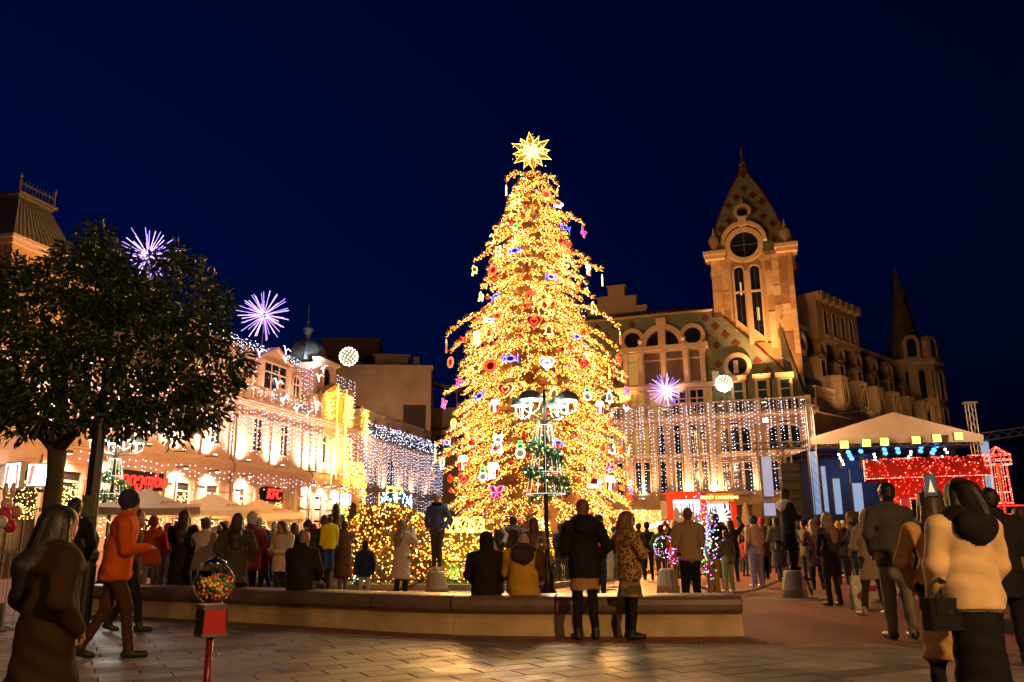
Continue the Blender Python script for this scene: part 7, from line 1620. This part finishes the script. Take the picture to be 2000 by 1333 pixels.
# ---- the crowd further back: every one a figure of its own
cols = {'black': BLK, 'navy': NAVY, 'olive': OLV, 'grey': GRY, 'tan': CAM, 'cream': (.5, .42, .34), 'wine red': (.16, .02, .03), 'brown': BRN, 'teal': (.03, .1, .1), 'rust': (.3, .1, .03), 'dusty pink': (.42, .22, .2), 'slate blue': (.10, .13, .2)}
wear = {'jacket': .86, 'short coat': .72, 'long coat': .42}
head = {'dark short hair': ('short', 'black', None), 'brown short hair': ('short', 'brown', None), 'long brown hair': ('long', 'brown', None), 'long fair hair': ('long', 'blond', None), 'black beanie': ('beanie', 'black', (.02, .02, .02)), 'red beanie': ('beanie', 'black', (.35, .03, .02)), 'white beanie': ('beanie', 'black', (.5, .45, .4))}
rp_ = random.Random(33)
combos = [(c, w, h_) for c in cols for w in wear for h_ in head]; rp_.shuffle(combos)
# well mixed and darker colours are commoner
combos.sort(key=lambda q: (0 if q[0] in ('black', 'navy', 'olive', 'grey', 'brown', 'wine red') else 1)+rp_.random()*1.6)
zones = [('before the umbrellas', [(310, 22), (345, 24), (378, 21), (425, 20), (440, 23.5), (480, 19), (505, 21.5), (520, 18), (535, 24), (575, 21), (600, 23), (610, 18.8), (625, 25), (660, 24), (672, 20.5), (490, 16.2), (450, 27), (290, 26)]),
         ('right of tree foot', [(1095, 24), (1110, 27), (1130, 25.5), (1200, 26), (1290, 24), (1300, 30), (1318, 27), (1335, 33), (1350, 24.5)]),
         ('before the red stall', [(1372, 29), (1392, 33), (1410, 27), (1428, 24.5), (1440, 31), (1452, 28), (1345, 36), (1462, 34)]),
         ('between stall and stage', [(1490, 26), (1505, 30), (1518, 24), (1530, 33), (1545, 28), (1500, 36), (1572, 25), (1580, 31), (1597, 27), (1604, 35), (1560, 36)]),
         ('right before the stage', [(1622, 29), (1632, 33), (1650, 26), (1660, 31), (1678, 28), (1690, 24), (1700, 33), (1715, 27), (1760, 22), (1785, 20), (1630, 38), (1672, 37), (1720, 36), (1745, 30)])]
pool = {}; ci = 0
for zn, spots in zones:
    for (x, D) in spots:
        c, w, hd = combos[ci]; ci += 1
        hs, hcx, ac_ = head[hd]; Hh = rp_.uniform(1.56, 1.86) if rp_.random() > .1 else rp_.uniform(1.15, 1.4)
        person('person in %s %s with %s, %s' % (c, w, hd, zn), x, D, Hh, rp_.gauss(0, 55), cols[c], wear[w], rp_.choice((BLK, DEN, DEN, (.05, .04, .035), (.12, .11, .1))), hair=hs, hc=hcx, acc=ac_, arms=(rp_.choice(('down', 'pocket', 'hold', 'phone', 'phone', 'up', 'bag')), rp_.choice(('down', 'pocket', 'hold', 'phone', 'out'))), pose=rp_.choice(('stand', 'stand', 'step', 'close')), bulk=rp_.uniform(1.05, 1.3), h=.028)
# ================================================================ THINGS PEOPLE CARRY
p = atY(1818, 949, 5.85)
ph = thing('smartphone', 'smartphone held up, its screen showing the lit tree', 'phone', tuple(p), R(-6)); MB().box(-.04, .04, 0, .009, -.08, .08).build('case', M('phone_black', (.01, .01, .01), .3), ph)
MB().box(-.036, .036, -.002, -.0005, -.072, .072).build('screen', M('screen_dim', (.02, .03, .05), .2, em=(.10, .11, .14), es=.5), ph); MB().prism([(-.022, -.045), (0, .045), (.022, -.045)], -.004, -.003).build('picture', EM('screen_tree', (1, .75, .35), .8), ph)
leather = M('black_leather', (.012, .011, .011), .35, spec=.5)
hb2 = thing('handbag', 'black leather handbag hanging at the cream-jacketed woman', 'bag', (atY(1832, 1058, 5.5).x, 5.55, .62), R(15))
MB().vprism([(-.13, -.04), (-.11, -.055), (.11, -.055), (.13, -.04), (.13, .04), (.11, .055), (-.11, .055), (-.13, .04)], 0, .2).build('body', leather, hb2); MB().tube([(-.09, 0, .2), (-.07, 0, .28), (0, 0, .32), (.07, 0, .28), (.09, 0, .2)], .009, 6).build('handle', leather, hb2); MB().box(-.1, .1, -.062, -.056, .1, .2).build('flap', leather, hb2); MB().box(-.015, .015, -.068, -.0625, .1, .125).build('clasp', chrome, hb2)
g = ground(1682, 1190); sb = thing('shopping_bag', 'white plastic shopping bag with red print beside beige boots', 'bag', (g.x, g.y, 0), R(12)); pl = M('white_plastic', (.62, .58, .52), .35, var=.1, scale=9, bump=.8, bscale=12)
MB().grid([[((-.2+.4*i/6)*(1-.12*j/6)+.012*math.sin(j*2.1+i), -.1*math.sin(PI*i/6)*(1-.3*j/6)+.015*math.sin(i*3+j*2), .56*j/6) for j in range(7)] for i in range(7)]).grid([[((-.2+.4*i/6)*(1-.12*j/6)+.012*math.sin(j*2.1+i), .1*math.sin(PI*i/6)*(1-.3*j/6), .56*j/6) for j in range(7)] for i in range(7)]).build('bag_body', pl, sb, smooth=True)
for s in (-.08, .08): MB().tube([(s-.04, 0, .52), (s-.03, 0, .66), (s+.03, 0, .66), (s+.04, 0, .52)], .008, 5).build('handle', pl, sb)
MB().prism([(-.09, .18), (-.11, .25), (-.06, .3), (.05, .3), (.1, .26), (.08, .18)], -.125, -.12).build('red_print', M('print_red', (.4, .02, .02)), sb)
g = ground(1722, 1178); sb2 = thing('shopping_bag', 'second white shopping bag behind the beige boots', 'bag', (g.x, g.y+.35, 0), R(-20)); MB().grid([[((-.17+.34*i/6)*(1-.1*j/6), -.09*math.sin(PI*i/6)+.015*math.sin(i*3+j*2), .5*j/6) for j in range(7)] for i in range(7)]).grid([[((-.17+.34*i/6)*(1-.1*j/6), .09*math.sin(PI*i/6), .5*j/6) for j in range(7)] for i in range(7)]).build('bag_body', pl, sb2, smooth=True)
MB().prism([(-.07, .2), (-.07, .3), (.07, .3), (.07, .2)], -.11, -.106).build('red_print', MATS['print_red'], sb2)
# stroller
g = atY(1965, 1058, 9.0); sr = thing('stroller', 'dark baby stroller with wheels at the right edge', 'stroller', (g.x, 9.1, 0), R(60)); dk = M('stroller_fabric', (.02, .02, .022), .8); al = M('stroller_frame', (.2, .17, .14), .4, .7)
for sx in (-.26, .26):
    MB().tube([(sx, -.45, 1.0), (sx, -.3, .8), (sx, .4, .16)], .014, 6).build('frame_tube', al, sr); MB().tube([(sx, -.4, .16), (sx, .25, .75)], .014, 6).build('frame_tube', al, sr)
    for y, r_ in ((-.4, .13), (.42, .11)):
        w_ = MB().tube([(sx*1.1, y+r_*math.cos(a), r_+.015+r_*math.sin(a)) for a in np.linspace(0, 2*PI, 17)[:-1]], .016, 6, closed=True).build('wheel', M('tyre_black', (.015, .015, .015), .8), sr); 
        b_ = MB()
        for q in range(5): b_.tube([(sx*1.1, y, r_+.015), (sx*1.1, y+r_*math.cos(q*1.257), r_+.015+r_*math.sin(q*1.257))], .006, 4)
        b_.build('spokes', al, w_)
MB().tube([(-.26, -.45, 1.0), (.26, -.45, 1.0)], .018, 6).build('handle', dk, sr); MB().grid([[(-.24+.48*i/4, -.25+.5*j/4, .45+.3*(1-j/4)**2+.03*math.sin(i*.8)) for j in range(5)] for i in range(5)]).build('seat', dk, sr, smooth=True)
MB().grid([[(-.25+.5*i/4, -.1-.32*math.cos(a), .68+.34*math.sin(a)) for a in np.linspace(.2, 2.4, 8)] for i in range(5)]).build('hood', dk, sr, smooth=True); MB().box(-.22, .22, -.2, .25, .22, .34).build('basket', dk, sr)
# clear balloons with coloured lights
clear = bpy.data.materials.new('clear_film'); clear.use_nodes = True; nt = clear.node_tree; nt.nodes.remove(nt.nodes['Principled BSDF']); tr = nt.nodes.new('ShaderNodeBsdfTransparent'); gs = nt.nodes.new('ShaderNodeBsdfGlossy'); gs.inputs['Roughness'].default_value = .04; mxs = nt.nodes.new('ShaderNodeMixShader'); lw = nt.nodes.new('ShaderNodeLayerWeight'); lw.inputs[0].default_value = .3; nz_ = nt.nodes.new('ShaderNodeTexNoise'); mm = nt.nodes.new('ShaderNodeMath'); mm.operation = 'MULTIPLY'
nt.links.new(nz_.outputs[0], mm.inputs[1]); nt.links.new(lw.outputs['Facing'], mm.inputs[0]); nt.links.new(mm.outputs[0], mxs.inputs[0]); nt.links.new(tr.outputs[0], mxs.inputs[1]); nt.links.new(gs.outputs[0], mxs.inputs[2]); nt.links.new(mxs.outputs[0], nt.nodes['Material Output'].inputs[0]); MATS['clear_film'] = clear
for o in col.objects:
    if o.name.startswith('globe') and o.parent == gmx: o.data.materials.clear(); o.data.materials.append(clear)
party = [EM('party_violet', (.55, .1, 1), 10), EM('party_green', (.1, 1, .25), 9), EM('party_blue', (.1, .2, 1), 11), EM('party_magenta', (1, .1, .6), 9), EM('party_warm', (1, .75, .3), 9)]
for lab, x, y, D, r_, n_ in (('clear bubble balloon with small lights, left of the pale jacket', 1298, 1068, 16.5, .22, 60), ('second clear bubble balloon close to the bench', 1322, 1085, 16.2, .17, 30)):
    p = atY(x, y, D); t = thing('light_balloon', lab, 'balloon', tuple(p), group='clear balloons with lights'); MB().ball((0, 0, 0), r_, 14).build('film', clear, t, smooth=True); q = rng.normal(size=(n_, 3)); q /= np.linalg.norm(q, axis=1, keepdims=True); bulbs('bulbs', q*r_*.96, .008, party, t, mi=rng.integers(0, 5, n_)); MB().tube([(0, 0, -r_), (.02, 0, -p.z+.02)], .006, 4).build('stick', M('stick_clear', (.5, .5, .5), .3), t)
p = atY(1378, 1045, 17.0); t = thing('toy_light_bunch', 'bunch of coloured fibre lights on sticks over the crowd', 'light toy', (p.x, p.y, 0)); zt = p.z+.5
for i in range(16):
    a = i*.9; q = [(0, 0, .5), (.05*math.cos(a), .05*math.sin(a), 1.2), (.3*math.cos(a)*random.uniform(.4, 1), .3*math.sin(a), zt+random.uniform(-.3, .35))]; MB().tube(q, .004, 3).build('fibre', MATS['stick_clear'], t)
q = rng.normal(size=(240, 3))*[.12, .12, .36]+[0, 0, p.z-.02]; bulbs('bulbs', q, .011, party, t, mi=rng.integers(0, 5, 240)); MB().lathe([(.1, 0), (.1, .04), (.015, .08), (.015, 1.0)], 8).build('stand', lampm, t)
